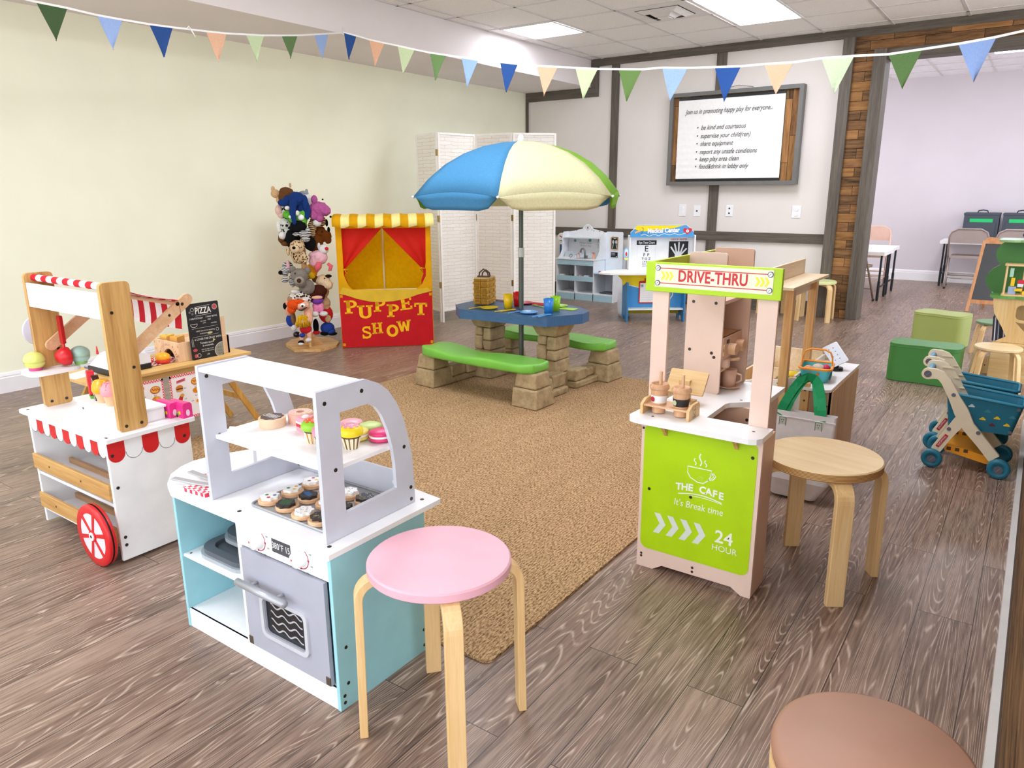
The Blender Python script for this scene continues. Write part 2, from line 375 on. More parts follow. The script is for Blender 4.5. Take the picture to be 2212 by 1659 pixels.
# ---- ceiling lights
GLOW = emit('F1F5FF', LIGHT_W/6.0)
def light(x0, x1, y0, y1, label, z=ZC):
    t = thing('ceiling_light', label, 'ceiling light', ((x0+x1)/2, (y0+y1)/2, z-.004), 0, 'fluorescent ceiling panels')
    hx, hy = (x1-x0)/2, (y1-y0)/2
    f = MB(); o = [(-hx, -hy), (hx, -hy), (hx, hy), (-hx, hy)]; i = .02
    f.prism(o, 'z', -.008, 0, plain('E8E8E8', .5), [[(-hx+i, -hy+i), (hx-i, -hy+i), (hx-i, hy-i), (-hx+i, hy-i)]]); f.build('frame', t)
    d = MB(); d.box(-hx+i, hx-i, -hy+i, hy-i, -.005, -.003, GLOW); d.build('diffuser', t); return t
light(-4.44, -3.86, 6.1, 6.69, 'small square lit ceiling panel beside the white beam')
light(-2.57, -1.99, 6.1, 7.3, 'large oblong lit ceiling panel at the top edge of the photo')
for k, (x, y) in enumerate(((-3.2, 2.4), (-1.36, 2.4), (-3.2, -.7), (.5, 5.3))):  # unseen panels at guessed spots, the last added to brighten the back wall
    light(x, x+.58, y, y+1.2, 'unseen oblong ceiling panel added for extra light')
light(-.74, -.16, 9.3, 10.5, 'lit ceiling panel in the room beyond the opening'); light(-3.2, -2.6, 9.3, 10.5, 'lit ceiling panel far left in the back room')
# ---- air vent
t = thing('air_vent', 'white square air diffuser in the ceiling beside the large light', 'vent', (-2.905, 6.395, ZC-.004))
VW = plain('E6E2E0', .5)
f = MB(); o = [(-.295, -.295), (.295, -.295), (.295, .295), (-.295, .295)]; q = .2
f.prism(o, 'z', -.004, 0, VW, [[(-q, -q), (q, -q), (q, q), (-q, q)]]); f.build('frame', t)
f = MB(); f.box(-.2, .2, -.2, .2, -.001, .003, plain('3A3836', .8)); f.build('backing', t)
for r0, r1, zz in ((.19, .13, -.03), (.12, .06, -.045)):
    f = MB()
    vs = [(sx*r0, sy*r0, zz*.2) for sx, sy in ((-1, -1), (1, -1), (1, 1), (-1, 1))]+[(sx*r1, sy*r1, zz) for sx, sy in ((-1, -1), (1, -1), (1, 1), (-1, 1))]
    f.add(vs, [(0, 1, 5, 4), (1, 2, 6, 5), (2, 3, 7, 6), (3, 0, 4, 7)], VW); f.build('louvre', t)
f = MB(); f.box(-.05, .05, -.05, .05, -.05, -.04, VW); f.build('center_plate', t)
# ---- wall plates
for x0, x1, z0, z1, lab, kind in ((-3.427, -3.341, .999, 1.129, 'leftmost white wall plate with two round covers below the rules board', 'o'),
                            (-3.25, -3.17, 1.0, 1.12, 'white wall plate with a single dark jack left of the wall board', '1'),
                            (-2.88, -2.797, 1.005, 1.127, 'white wall plate with two dark square jacks below the rules board', '2'),
                            (-2.173, -2.078, 1.0, 1.127, 'rightmost white wall plate with two round covers near the wooden column', 'o')):
    cx, cz = (x0+x1)/2, (z0+z1)/2; hw, hh = (x1-x0)/2, (z1-z0)/2
    t = thing('wall_plate', lab, 'outlet', (cx, YB, cz), 0, 'white wall plates')
    f = MB(); f.box(-hw, hw, -.006, 0, -hh, hh, WHITE); f.build('plate', t, bevel=.003)
    for dz in ((.026, -.026) if kind != '1' else (0,)):
        f = MB()
        if kind == 'o': f.cyl((0, -.006, dz), .019, -.006, WHITE, 'y', 20); f.build('outlet_cover', t)
        else: f.box(-.009, .009, -.0075, -.005, dz-.008, dz+.008, BLACK); f.build('jack', t)
# ---- framed rules board
t = thing('notice_board', 'large framed board with handwritten rules hung on grey wall', 'notice board', (-2.845, YB, 1.825))
f = MB(); W2, H2 = .71, .485
f.prism([(-W2, -H2), (W2, -H2), (W2, H2), (-W2, H2)], 'y', -.1, -.002, plain('6C6B68', .5), [[(-W2+.04, -H2+.04), (W2-.04, -H2+.04), (W2-.04, H2-.04), (-W2+.04, H2-.04)]])
f.build('frame', t, bevel=.004)
f = MB(); f.box(-W2+.04, W2-.04, -.06, -.01, -H2+.04, H2-.04, mat_rustic(kind='zx', cw=.62, ch=.12, seed=4)); f.build('backing', t)
f = MB(); f.box(-.612, .535, -.068, -.061, -.443, .438, BLACK); f.build('black_sheet', t)
PAPER = plain('F4F3F1', .7, var=.02, scale=30)
f = MB(); n = 40; vs = []; fs = []
for i in range(n+1):
    z = -.415+.822*i/n; y = -.074-.0025*math.sin(i*1.9)*(1-i/n); vs += [(-.612, y, z), (.532, y, z)]
for i in range(n): fs.append((2*i, 2*i+1, 2*i+3, 2*i+2))
f.add(vs, fs, PAPER, True); pg = f.build('paper_sheet', t)
INK = plain('303036', .8)
f = MB(); f.text('Join us in promoting happy play for everyone...', .073, INK, (-.528, -.0795, .285), shear=.38, align='LEFT', sx=.685); f.build('lettering', pg)
for z, s_ in ((.117, '•  be kind and courteous'), (.031, '•  supervise your child(ren)'), (-.049, '•  share equipment'), (-.134, '•  report any unsafe conditions'), (-.21, '•  keep play area clean'), (-.288, '•  food&drink in lobby only')):
    f = MB(); f.text(s_, .07, INK, (-.395, -.0795, z), shear=.38, align='LEFT', sx=.77); f.build('lettering', pg)
f = MB(); f.tube([(-.315, -.085, .45), (-.28, -.05, .475), (0, -.03, .525), (.03, -.03, .525), (.18, -.05, .50), (.245, -.085, .44)], .003, plain('8A7A66', .5), 6); f.build('hanging_wire', t)
# ---- bunting strung across the room
t = thing('bunting', 'string of pastel and blue triangular pennants hung across the room', 'bunting', (-4.6, 4.272, 2.476))
LW = [(-4.445, 2.005, 2.254, -4.456, 2.161, 2.254, 2.081), (-4.467, 2.324, 2.248, -4.477, 2.469, 2.25, 2.083), (-4.488, 2.638, 2.254, -4.499, 2.791, 2.263, 2.087), (-4.515, 3.027, 2.279, -4.525, 3.182, 2.291, 2.111),
      (-4.536, 3.342, 2.31, -4.547, 3.491, 2.328, 2.156), (-4.558, 3.652, 2.353, -4.567, 3.796, 2.376, 2.215), (-4.579, 3.964, 2.408, -4.589, 4.107, 2.437, 2.259)]
RW = [(-4.56, 2.462, -4.43, 2.425, 2.27, -4.52), (-4.293, 2.383, -4.141, 2.344, 2.197, -4.245), (-4.008, 2.311, -3.849, 2.27, 2.124, -3.96), (-3.701, 2.233, -3.557, 2.204, 2.051, -3.655), (-3.415, 2.175, -3.275, 2.145, 1.988, -3.37),
      (-3.09, 2.114, -2.95, 2.09, 1.927, -3.04), (-2.793, 2.064, -2.644, 2.045, 1.882, -2.74), (-2.511, 2.027, -2.356, 2.007, 1.845, -2.45), (-2.211, 1.993, -2.062, 1.978, 1.811, -2.15), (-1.929, 1.976, -1.775, 1.96, 1.792, -1.87),
      (-1.614, 1.95, -1.47, 1.941, 1.767, -1.548), (-1.34, 1.94, -1.193, 1.935, 1.785, -1.266), (-1.049, 1.941, -.896, 1.937, 1.768, -.97), (-.737, 1.929, -.592, 1.937, 1.767, -.658), (-.443, 1.945, -.297, 1.958, 1.774, -.36)]
PC = ['46603C', '9DB6E6', '2A5090', 'E8B898', 'CBDCB0', '668254', 'A0BAEA']
PR = ['2A5294', 'E8B595', 'C8D8AC', '70905A', '9AB8E8', '2C5294', 'E8B595', 'C8D8AC', '66864A', '9DBAEA', '2A549C', 'EABC9C', 'CCDEBA', '587844', '92B0E6']
O = Vector((-4.6, 4.272, 2.476))
def pennant(a, c, tip, col):
    a, c, tip = Vector(a)-O, Vector(c)-O, Vector(tip)-O; nrm = (c-a).cross(tip-a).normalized(); f = MB(); n = 8; vs = []; fs = []
    ph = random.uniform(0, 6)
    for sgn in (.0008, -.0008):
        for i in range(n+1):
            k = i/n
            for j in range(5):
                u = j/4; p = a.lerp(c, u).lerp(tip, k); p = p+nrm*(sgn+.006*math.sin(ph+u*4+k*3)*(1-abs(2*u-1)*.3)*k); vs.append(p)
    m_ = (n+1)*5
    for i in range(n):
        for j in range(4): q = i*5+j; fs.append((q, q+1, q+6, q+5)); fs.append((m_+q, m_+q+5, m_+q+6, m_+q+1))
    f.add(vs, fs, fabric(col, .8, .1), True); f.build('pennant', t)
for (ax, ay, az, cx, cy, cz, tz), col in zip(LW, PC): pennant((ax, ay, az), (cx, cy, cz), ((ax+cx)/2, (ay+cy)/2-.005, tz), col)
for (ax, az, cx, cz, tz, tx), col in zip(RW, PR): pennant((ax, 4.24, az), (cx, 4.24, cz), (tx, 4.235, tz), col)
f = MB(); SW = plain('F4F4F2', .7)
lp = [(-4.42, 1.2, 2.30)]+[p for q in LW for p in ((q[0], q[1], q[2]+.004), (q[3], q[4], q[5]+.004))]+[(-4.596, 4.272, 2.474)]
rp = [(-4.596, 4.268, 2.474)]+[p for q in RW for p in ((q[0], 4.24, q[1]+.004), (q[2], 4.24, q[3]+.004))]+[(-.12, 4.232, 1.985), (.06, 4.23, 2.02)]
for L in (lp, rp): f.tube([Vector(p)-O for p in L], 0, SW, flat=(.011, .002, (0, 0, 1)))
f.tube([Vector(p)-O for p in ((-4.505, 2.89, 2.275), (-4.50, 2.9, 2.29), (-4.505, 2.925, 2.262), (-4.50, 2.94, 2.235))], .004, SW, 6); f.build('string', t)
f = MB(); f.box(.0, .006, -.012, .012, -.02, .03, plain('E2E0DC', .4)); f.build('wall_hook', t)
# ---- rug
def mat_rug():
    s = N('woven_sisal'); co = s.coord()
    wv = s.n('ShaderNodeTexWave', Scale=26.0, Distortion=2.2, Detail=2.0, bands_direction='X'); wv.inputs['Detail Scale'].default_value = 3.0; s.l(s.coord((1, .35, 1), (0, 0, .0)), wv.inputs['Vector'])
    w2 = s.n('ShaderNodeTexWave', Scale=42.0, Distortion=3.0, bands_direction='Y'); s.l(s.coord((1.0, 1.0, 1), (0, 0, .6)), w2.inputs['Vector'])
    nz = s.n('ShaderNodeTexNoise', Scale=14.0, Detail=4.0); s.l(s.coord((1.6, .25, 1)), nz.inputs['Vector'])
    nf = s.n('ShaderNodeTexNoise', Scale=230.0, Detail=3.0); s.l(s.coord((1, .28, 1), (0, 0, .35)), nf.inputs['Vector'])
    c = s.mix(.5, s.ramp(nz.outputs[0], [(.25, '80603E'), (.55, 'A07C58'), (.8, 'BC9A72')]), s.ramp(wv.outputs[0], [(.15, '6A4C34'), (.6, 'B4926A')]))
    c = s.mix(.42, c, s.ramp(nf.outputs[0], [(.40, '3E2816'), (.58, 'E2C094')])); s.col(c)
    h = s.mix(.5, wv.outputs[0], w2.outputs[0]); s.bump(s.mix(.6, h, nf.outputs[0]), .5, .004); return s.fin(.95, 0, .1)
f = MB(); f.prism(rrect(-3.6, -1.1, 1.43, 4.585, .03), 'z', .0005, .009, mat_rug()); o = f.build('rug', bevel=.003)
tag(o, 'large brown woven rug lying under the picnic table', 'rug')
# ============================================================ STOOLS
def W(t):
    """mesh builder that takes world coordinates for a thing standing at t"""
    b = MB(); m = Matrix.Rotation(t.rotation_euler[2], 4, 'Z'); m.translation = t.location; b.T = m.inverted(); return b
def arc_leg(rin, rout, h, bend, zt=0.0, splay=0.0):
    p = [(rin, h), ((rin+rout-bend)/2, h), (rout-bend, h)]
    p += [(rout-bend+bend*math.sin(a), h-bend+bend*math.cos(a)) for a in [PI/2*i/7 for i in range(1, 8)]]
    return p+[(rout+splay*.4, h*.45), (rout+splay, 0)]
def make_stool(label, cat, loc, rot, seat_m, h=.445, r=.18, rl=.212, nleg=4, lw=.046, lt=.02, st=.024, splay=.006, legm=None, edge=None, group=None, cushion=0, bend=.05):
    t = thing('round_stool', label, cat, loc, rot, group); legm = legm or BIRCH
    f = MB()
    if cushion: f.lathe([(0, h-cushion), (r*.99, h-cushion), (r*1.01, h-cushion*.55), (r*.985, h-cushion*.16), (r*.93, h-cushion*.03), (0, h)], seat_m, seg=48)
    else: f.lathe([(0, h-st), (r-.003, h-st), (r, h-st+.003)], edge or seat_m, seg=48, smooth=False); f.lathe([(r, h-st+.003), (r, h-.004)], edge or seat_m, seg=48); f.lathe([(r, h-.004), (r-.004, h), (0, h)], seat_m, seg=48, smooth=False)
    f.build('seat', t); hb = h-(cushion or st)-lt/2
    if cushion:
        f = MB(); f.lathe([(0, h-cushion-.03), (r, h-cushion-.03), (r*1.005, h-cushion-.028), (r*1.005, h-cushion), (0, h-cushion)], BIRCHX, seg=48, smooth=False); f.build('seat_ring', t); hb -= .03
    for k in range(nleg):
        a = 2*PI*k/nleg+PI/4; f = MB(); c, s = math.cos(a), math.sin(a)
        f.tube([(q*c, q*s, z) for q, z in arc_leg(.03, rl-lt/2, hb, bend, splay=splay)], 0, legm, flat=(lw, lt, (-s, c, 0)))
        f.build('leg', t, bevel=.002)
    return t
PINK = plain('E4ACBA', .4); NATSEAT = wood('E6CFA4', 'D6B888', 'X', .5, .4)
def mat_ply():
    s = N('ply_edge'); wv = s.n('ShaderNodeTexWave', Scale=70.0, Distortion=.6, bands_direction='Z'); s.l(s.coord(), wv.inputs['Vector'])
    s.col(s.ramp(wv.outputs[0], [(.2, '8A5C2C'), (.6, 'CFA468')])); return s.fin(.5)
PLY = mat_ply()
pink_st = make_stool('round stool with pink seat and bent birch legs in front of the bakery stand', 'stool', (-1.062, 1.194, 0), math.radians(4), PINK, h=.455, r=.172, rl=.205, lw=.042)
make_stool('round natural wood stool beside the lime green cafe panel', 'stool', (-.49, 2.49, 0), math.radians(-12), NATSEAT, h=.44, r=.186, rl=.215, lw=.055, lt=.024, st=.03, edge=PLY)
make_stool('low stool with round brown padded seat in the bottom right foreground', 'stool', (-.100, 1.13, 0), .3, plain('A37A64', .5), h=.435, r=.152, rl=.15, cushion=.035, lw=.05, bend=.03)
make_stool('stool with pale yellow green seat against the plank column', 'stool', (-1.78, 7.86, 0), math.radians(5), plain('DADFA0', .5), h=.4, r=.18, rl=.21, lw=.05, group='stools by the back wall')
make_stool('stool half hidden behind the market stand by the back wall', 'stool', (-2.2, 7.9, 0), math.radians(30), plain('D9D7B0', .5), h=.4, r=.17, rl=.19, lw=.05, group='stools by the back wall')
make_stool('small natural wood stool between tree shelf and toy carts', 'stool', (-.125, 5.74, 0), math.radians(10), NATSEAT, h=.285, r=.137, rl=.155, lw=.034, lt=.014, st=.018, splay=.03)
make_stool('small stool with dark green seat beside the tree shelf', 'stool', (-.19, 6.83, 0), math.radians(12), plain('6C8A63', .5), h=.285, r=.135, rl=.15, lw=.036, lt=.014, st=.018, splay=.03)
# ============================================================ ICE CREAM CART
t = thing('ice_cream_cart', 'white toy ice cream cart with striped awning and red wheel', 'toy cart', (-2.83, 1.3, 0))
OAKZ = wood('D9AE6C', 'AC7C40', 'Z', .8); OAKX = wood('D9AE6C', 'AC7C40', 'X', .8); OAKX2 = wood('CFA37A', 'A77B52', 'X', .8)
f = W(t); f.prism(rrect(-3.19, -2.515, 1.135, 1.475, .01), 'z', .461, .475, WHITE)
for x, y in ((-3.15, 1.155), (-2.545, 1.155), (-2.545, 1.45), (-3.15, 1.45)): f.box(x-.008, x+.008, y-.004, y+.004, .475, .4756, SCREW)
f.build('counter_top', t, bevel=.003)
for x0, x1 in ((-3.137, -3.123), (-2.545, -2.531)):
    f = W(t); f.box(x0, x1, 1.145, 1.455, .012, .461, WHITE)
    if x0 > -3:
        for k in range(5):
            w_ = .31/5; y0 = 1.145+k*w_; cy = y0+w_/2
            tab = [(y0+.001, .461), (y0+w_-.001, .461)]+[(cy+(w_/2-.001)*math.cos(a), .413+(w_/2)*math.sin(a)) for a in [-PI*i/12 for i in range(13)]]
            if k % 2 == 0: f.flatpoly(tab, RED, (x1+.0006, 0, 0), (0, 1, 0), (0, 0, 1))
            else: f.stroke(tab[2:], .0014, BLACK, (x1+.0006, 0, 0), (0, 1, 0), (0, 0, 1))
        for y, z in ((1.16, .41), (1.43, .41), (1.163, .29), (1.163, .1), (1.163, .07)): f.cyl((x1, y, z), .006, .0015, SCREW, 'x', 10)
    f.build('side_panel', t, bevel=.002)
f = W(t); top = [(-3.123, .461)]; n = 11; w_ = .578/n; f0 = []
for k in range(n):
    x0 = -3.123+k*w_; cx = x0+w_/2
    tab = [(x0, .461), (x0+w_, .461)]+[(cx+w_/2*math.cos(a), .422+w_/2*.9*math.sin(a)) for a in [-PI*i/10 for i in range(11)]]
    f.prism(tab, 'y', 1.147, 1.156, RED if k % 2 else WHITE)
    if k % 2 == 0: f.stroke(tab[2:], .0012, BLACK, (0, 1.1465, 0))
f.build('apron', t)
for y0 in (1.137, 1.456):
    for z0, z1 in ((.243, .303), (.078, .138)):
        f = W(t); f.box(-3.137, -2.545, y0, y0+.012, z0, z1, OAKX)
        for x in (-3.0, -2.75): f.cyl((x, y0, (z0+z1)/2), .004, -.001, SCREW, 'y', 8)
        f.build('slat', t, bevel=.002)
for z in (.215, .06):
    f = W(t); f.box(-3.123, -2.545, 1.15, 1.455, z, z+.012, WHITE); f.build('shelf', t)
    for y in (1.26, 1.37): f = W(t); f.box(-3.123, -2.545, y, y+.015, z+.012, z+.034, OAKX2); f.build('shelf_rail', t, bevel=.002)
f = W(t); f.box(-3.123, -2.545, 1.44, 1.448, .07, .461, WHITE); f.build('back_panel', t)
for y0 in (1.085, 1.475):
    f = W(t); cx, cz, R_ = -2.602, .1155, .1155; WP = plain('F6DADF', .4)
    f.lathe([(R_-.03, 0), (R_-.004, 0), (R_, .004), (R_, .012)], RED, (cx, y0, cz), 40, 'y'); f.lathe([(R_-.002, .012), (R_-.002, .018)], BLACK, (cx, y0, cz), 40, 'y'); f.lathe([(R_, .018), (R_, .026), (R_-.004, .03), (0, .03)], RED, (cx, y0, cz), 40, 'y')
    f.lathe([(0, .0015), (R_-.02, .0015)], WP, (cx, y0, cz), 40, 'y', smooth=False); tire = f.build('wheel', t)
    for k in range(6):
        a = 2*PI*k/6+.25; g = W(t); c_, s_ = math.cos(a), math.sin(a)
        pts = [(cx+c_*q-s_*wv, cz+s_*q+c_*wv) for q, wv in ((.012, -.006), (R_-.025, -.008), (R_-.025, .008), (.012, .006))]
        g.prism(pts, 'y', y0-.0005, y0+.003, RED); g.build('spoke', tire)
    g = W(t); g.cyl((cx, y0-.003, cz), .022, .006, RED, 'y', 20); g.cyl((cx, y0-.006, cz), .0155, .004, WHITE, 'y', 20); g.cyl((cx, y0-.0068, cz), .006, .002, SCREW, 'y', 10); g.build('hub', tire)
for x0 in (-3.141, -2.573):
    f = W(t); f.prism(rrect(1.21, 1.313, .475, 1.003, .016), 'x', x0, x0+.018, OAKZ)
    for y, z in ((1.24, .9), (1.29, .7), (1.235, .495), (1.29, .495)): f.cyl((x0+.018, y, z), .006, .001, SCREW, 'x', 10)
    f.build('post', t, bevel=.003)
f = W(t); f.box(-3.123, -2.573, 1.213, 1.223, .877, .968, WHITE); f.build('header_board', t, bevel=.002)
stripe_red = fabric('C81E2C', .8); stripe_w = fabric('F8F4F2', .8); stripe_pk = fabric('E58C97', .8)
f = W(t); n = 13
for k in range(n):
    x0 = -3.123+.55*k/n; f.tube([(x0, 1.245, .985), (x0+.55/n, 1.245, .985)], .013, stripe_w if k % 2 else stripe_red, 14, cap=False)
f.build('awning_rod', t)
f = W(t)
for k in range(n):
    x0, x1 = -3.121+.546*k/n, -3.121+.546*(k+1)/n; m_ = stripe_w if k % 2 else stripe_red; pts = []
    for i in range(7): u = i/6; pts.append((1.245+.25*u, .997-.085*u-.012*math.sin(PI*u)))
    for i in range(1, 5): u = i/4; pts.append((1.497+.004*math.sin(u*3), .912-.11*u))
    vs = []; fs = []
    for y, z in pts: vs += [(x0, y, z), (x1, y, z)]
    for i in range(len(pts)-1): fs.append((2*i, 2*i+1, 2*i+3, 2*i+2))
    f.add(vs, fs, m_)
aw = f.build('awning', t); q = aw.modifiers.new('thick', 'SOLIDIFY'); q.thickness = .0015
f = W(t); f.tube([(-3.12, 1.492, .898), (-2.575, 1.492, .898)], .008, BEECH, 10); f.build('front_rod', t)
for x0 in (-3.119, -2.588):
    f = W(t); dx, dz = .27, .19; L = math.hypot(dx, dz); ux, uz = dx/L, dz/L; w_ = .021
    pts = [(1.262+ux*a-uz*b_, .72+uz*a+ux*b_) for a, b_ in [(w_*math.cos(th), w_*math.sin(th)) for th in [PI/2+PI*i/8 for i in range(9)]]]+[(1.262+dx-0+ux*a-uz*b_, .72+dz+uz*a+ux*b_) for a, b_ in [(w_*math.cos(th), w_*math.sin(th)) for th in [-PI/2+PI*i/8 for i in range(9)]]]
    f.prism(pts, 'x', x0, x0+.013, BEECH)
    f.cyl((x0+.013, 1.455, .86), .005, .001, SCREW, 'x', 10); f.cyl((x0+.013, 1.51, .895), .006, .001, SCREW, 'x', 10); f.build('awning_arm', t, bevel=.002)
f = W(t); f.prism(rrect(-3.17, -3.04, 1.15, 1.34, .04), 'z', .618, .634, WHITE); f.build('side_shelf', t, bevel=.003)
f = W(t); f.lathe([(0, 0), (.055, 0), (.06, .004), (.055, .008), (0, .008)], plain('C9C6D6', .4), (-3.15, 1.24, .78), 24, 'x'); f.build('side_disc', t)
f = W(t); f.box(-2.94, -2.592, 1.25, 1.40, .475, .521, WHITE); f.box(-2.946, -2.586, 1.244, 1.406, .521, .53, WHITE)
for x, y, z in ((-2.9, 1.25, .5), (-2.63, 1.25, .51), (-2.64, 1.25, .485), (-2.61, 1.25, .487)): f.cyl((x, y, z), .005, -.001, SCREW, 'y', 10)
f.build('display_tray', t, bevel=.002)
# scoop, ice cream balls and lollies
t = thing('ice_cream_scoop', 'red plastic ice cream scoop propped on the small side shelf', 'scoop', (-3.07, 1.31, .634))
f = W(t)
prof = [(.0, -.036), (.02, -.03), (.034, -.012), (.036, .005), (.036, .012), (.032, .012), (.03, .0), (.018, -.024), (0, -.03)]
f.lathe([(r_, z_) for r_, z_ in prof], RED, (-3.075, 1.29, .674), 24, 'y', smooth=True); f.build('bowl', t)
f = W(t); f.prism(rrect(-3.088, -3.062, .725, .835, .006), 'y', 1.285, 1.297, plain('B81218', .4)); f.tube([(-3.075, 1.29, .70), (-3.075, 1.291, .73)], .006, RED); f.build('handle', t, bevel=.003)
def scoop_ball(loc, c, cup, label):
    t = thing('toy_ice_cream', label, 'toy food', loc, 0, 'toy ice creams on the cart shelf'); f = MB()
    f.lathe([(0, 0), (.022, 0), (.025, .016), (0, .016)], plain(cup, .5), seg=20, smooth=False); f.build('cup', t)
    f = MB(); f.ell((0, 0, .042), (.037, .037, .03), plain(c, .35)); f.lathe([(.0, .012), (.026, .012), (.034, .022), (.036, .032)], plain(c, .35)); f.build('scoop', t)
scoop_ball((-3.105, 1.19, .634), 'DCE37A', 'D84C8C', 'yellow toy ice cream ball in a pink cup on the side shelf')
scoop_ball((-3.075, 1.345, .634), 'A9CDBE', '8CC56C', 'mint toy ice cream ball in a green cup behind the red scoop')
t = thing('toy_popsicle', 'watermelon toy lolly standing in the white cart tray', 'toy food', (-2.915, 1.30, .53)); f = MB(); f.T = Matrix.Rotation(-.35, 4, 'Z')
f.prism(rrect(-.028, .028, .012, .105, .012), 'y', -.012, .012, plain('DE2236', .4))
for x, z in ((-.015, .03), (.01, .045), (-.01, .065), (.014, .075), (-.016, .09), (.0, .055)): f.flatpoly(circle(.003, 8, (x, z)), BLACK, (0, -.0125, 0))
f.build('flesh', t, bevel=.003); f = MB(); f.T = Matrix.Rotation(-.35, 4, 'Z'); f.box(-.028, .028, -.012, .012, 0, .012, plain('5FA32E', .4)); f.build('rind', t, bevel=.002)
t = thing('toy_popsicle', 'chocolate toy lolly with wavy white stripes in the cart tray', 'toy food', (-2.87, 1.295, .53)); f = MB(); f.T = Matrix.Rotation(-.3, 4, 'Z')
f.prism([(-.028, 0), (.028, 0)]+circle(.028, 10, (0, .067), 0, PI), 'y', -.011, .011, plain('3A1D14', .4))
for k in range(7): f.stroke([(-.026+.0052*i, .008+.012*k+.004*math.sin(i*1.3)) for i in range(11)], .003, WHITE, (0, -.0116, 0))
f.build('body', t, bevel=.003)
for loc, c, c2, lab in (((-2.81, 1.288, .53), 'F7A81C', 'FFE27A', 'yellow topped toy ice cream cone in the cart tray'), ((-2.74, 1.285, .53), 'F59AA2', 'D0455F', 'pink toy ice cream cone nearest the post in the cart tray')):
    t = thing('toy_ice_cream_cone', lab, 'toy food', loc, 0); f = MB()
    f.cyl((0, 0, 0), .019, .042, plain('E0B48C', .5), r2=.029); f.build('cone', t)
    f = MB(); f.lathe([(0, .04), (.032, .04), (.036, .05), (.034, .07), (.024, .086), (0, .092)], plain(c, .35), seg=24)
    f.lathe([(.0165, .0885), (.026, .085), (.0355, .066)], plain(c2, .4), seg=7); f.build('scoop', t)
for k, (loc, lab) in enumerate((((-2.618, 1.425, .475), 'pink toy sweet box with printed fruit on the cart counter'), ((-2.575, 1.452, .475), 'second pink toy sweet box behind the fruit printed one'))):
    t = thing('toy_sweet_box', lab, 'toy food', loc, math.radians(2)); f = MB(); PK = plain('E8328C', .35)
    f.prism([(-.047, 0), (.047, 0), (.047, .05), (-.047, .05)], 'y', -.019, .019, PK); f.prism([(-.019, .05), (.019, .05), (0.012, .058), (-.012, .058)], 'x', -.047, .047, PK)
    for x, z, r_, c in ((-.02, .012, .009, 'F7B21C'), (-.005, .018, .009, 'F28C1C'), (.012, .014, .008, '6AA32B'), (.024, .02, .007, 'F7D21C'), (-.03, .022, .006, 'B3173C'), (.004, .008, .008, '2A1A18'), (-.012, .03, .005, 'D91E30')): f.flatpoly(circle(r_, 12, (x, z)), plain(c, .4), (0, -.0196-.0001*r_*100, 0))
    f.flatpoly(circle(.008, 12, (0, .02), sy=1.6), plain('F7D6E6', .4), (.0476, 0, 0), (0, 1, 0)); f.build('box', t, bevel=.002)
# ============================================================ BAKERY STAND
t = thing('bakery_stand', 'toy bakery stand with blue sides, grey display case and oven', 'play kitchen', (-1.63, 1.25, 0))
BLUE = plain('9CD3DE', .4); GRYP = plain('C7C9D4', .4); DOORG = plain('A9ABB8', .4); TOPW = plain('F4F4F6', .28)
f = W(t)
out = [(-1.29, 1.05), (-1.29, 1.465), (-1.75, 1.51), (-1.95, 1.515), (-2.03, 1.475), (-2.10, 1.40), (-2.145, 1.31), (-2.155, 1.24), (-2.14, 1.185), (-2.105, 1.13), (-2.04, 1.08), (-1.975, 1.052)]
f.prism(out, 'z', .436, .45, TOPW)
for x, y in ((-1.69, 1.085), (-1.325, 1.085), (-1.33, 1.43)): f.cyl((x, y, .45), .006, .0008, SCREW, 'z', 10)
f.build('counter_top', t, bevel=.003)
for x0, x1 in ((-1.985, -1.973), (-1.308, -1.296)):
    f = W(t); f.box(x0, x1, 1.06, 1.40, 0, .436, BLUE)
    if x0 > -1.5:
        for y, z in ((1.075, .04), (1.075, .02), (1.09, .07), (1.09, .175), (1.38, .02), (1.38, .07)): f.cyl((x1, y, z), .005, .001, SCREW, 'x', 10)
    f.build('side_panel', t, bevel=.0015)
f = W(t); f.box(-1.973, -1.308, 1.388, 1.398, .02, .436, plain('8EC8D4', .45)); f.build('back_panel', t)
f = W(t); f.box(-1.684, -1.666, 1.064, 1.39, .062, .436, TOPW); f.build('divider', t, bevel=.0015)
f = W(t); f.box(-1.973, -1.308, 1.064, 1.39, .05, .062, TOPW); f.box(-1.973, -1.308, 1.062, 1.072, 0, .062, TOPW); f.build('base', t, bevel=.0015)
f = W(t); f.box(-1.973, -1.684, 1.066, 1.39, .236, .246, TOPW); f.cyl((-1.955, 1.08, .246), .004, .0006, SCREW, 'z', 8); f.build('shelf', t, bevel=.0015)
f = W(t); f.box(-1.666, -1.308, 1.066, 1.076, .364, .436, TOPW); pn = f.build('control_panel', t, bevel=.001)
f = W(t); f.box(-1.529, -1.455, 1.0645, 1.0665, .386, .424, plain('4A4C54', .3)); f.text('380°F 15', .026, plain('F4F4F4', .5), (-1.492, 1.0642, .405), sx=.78); f.build('display', pn)
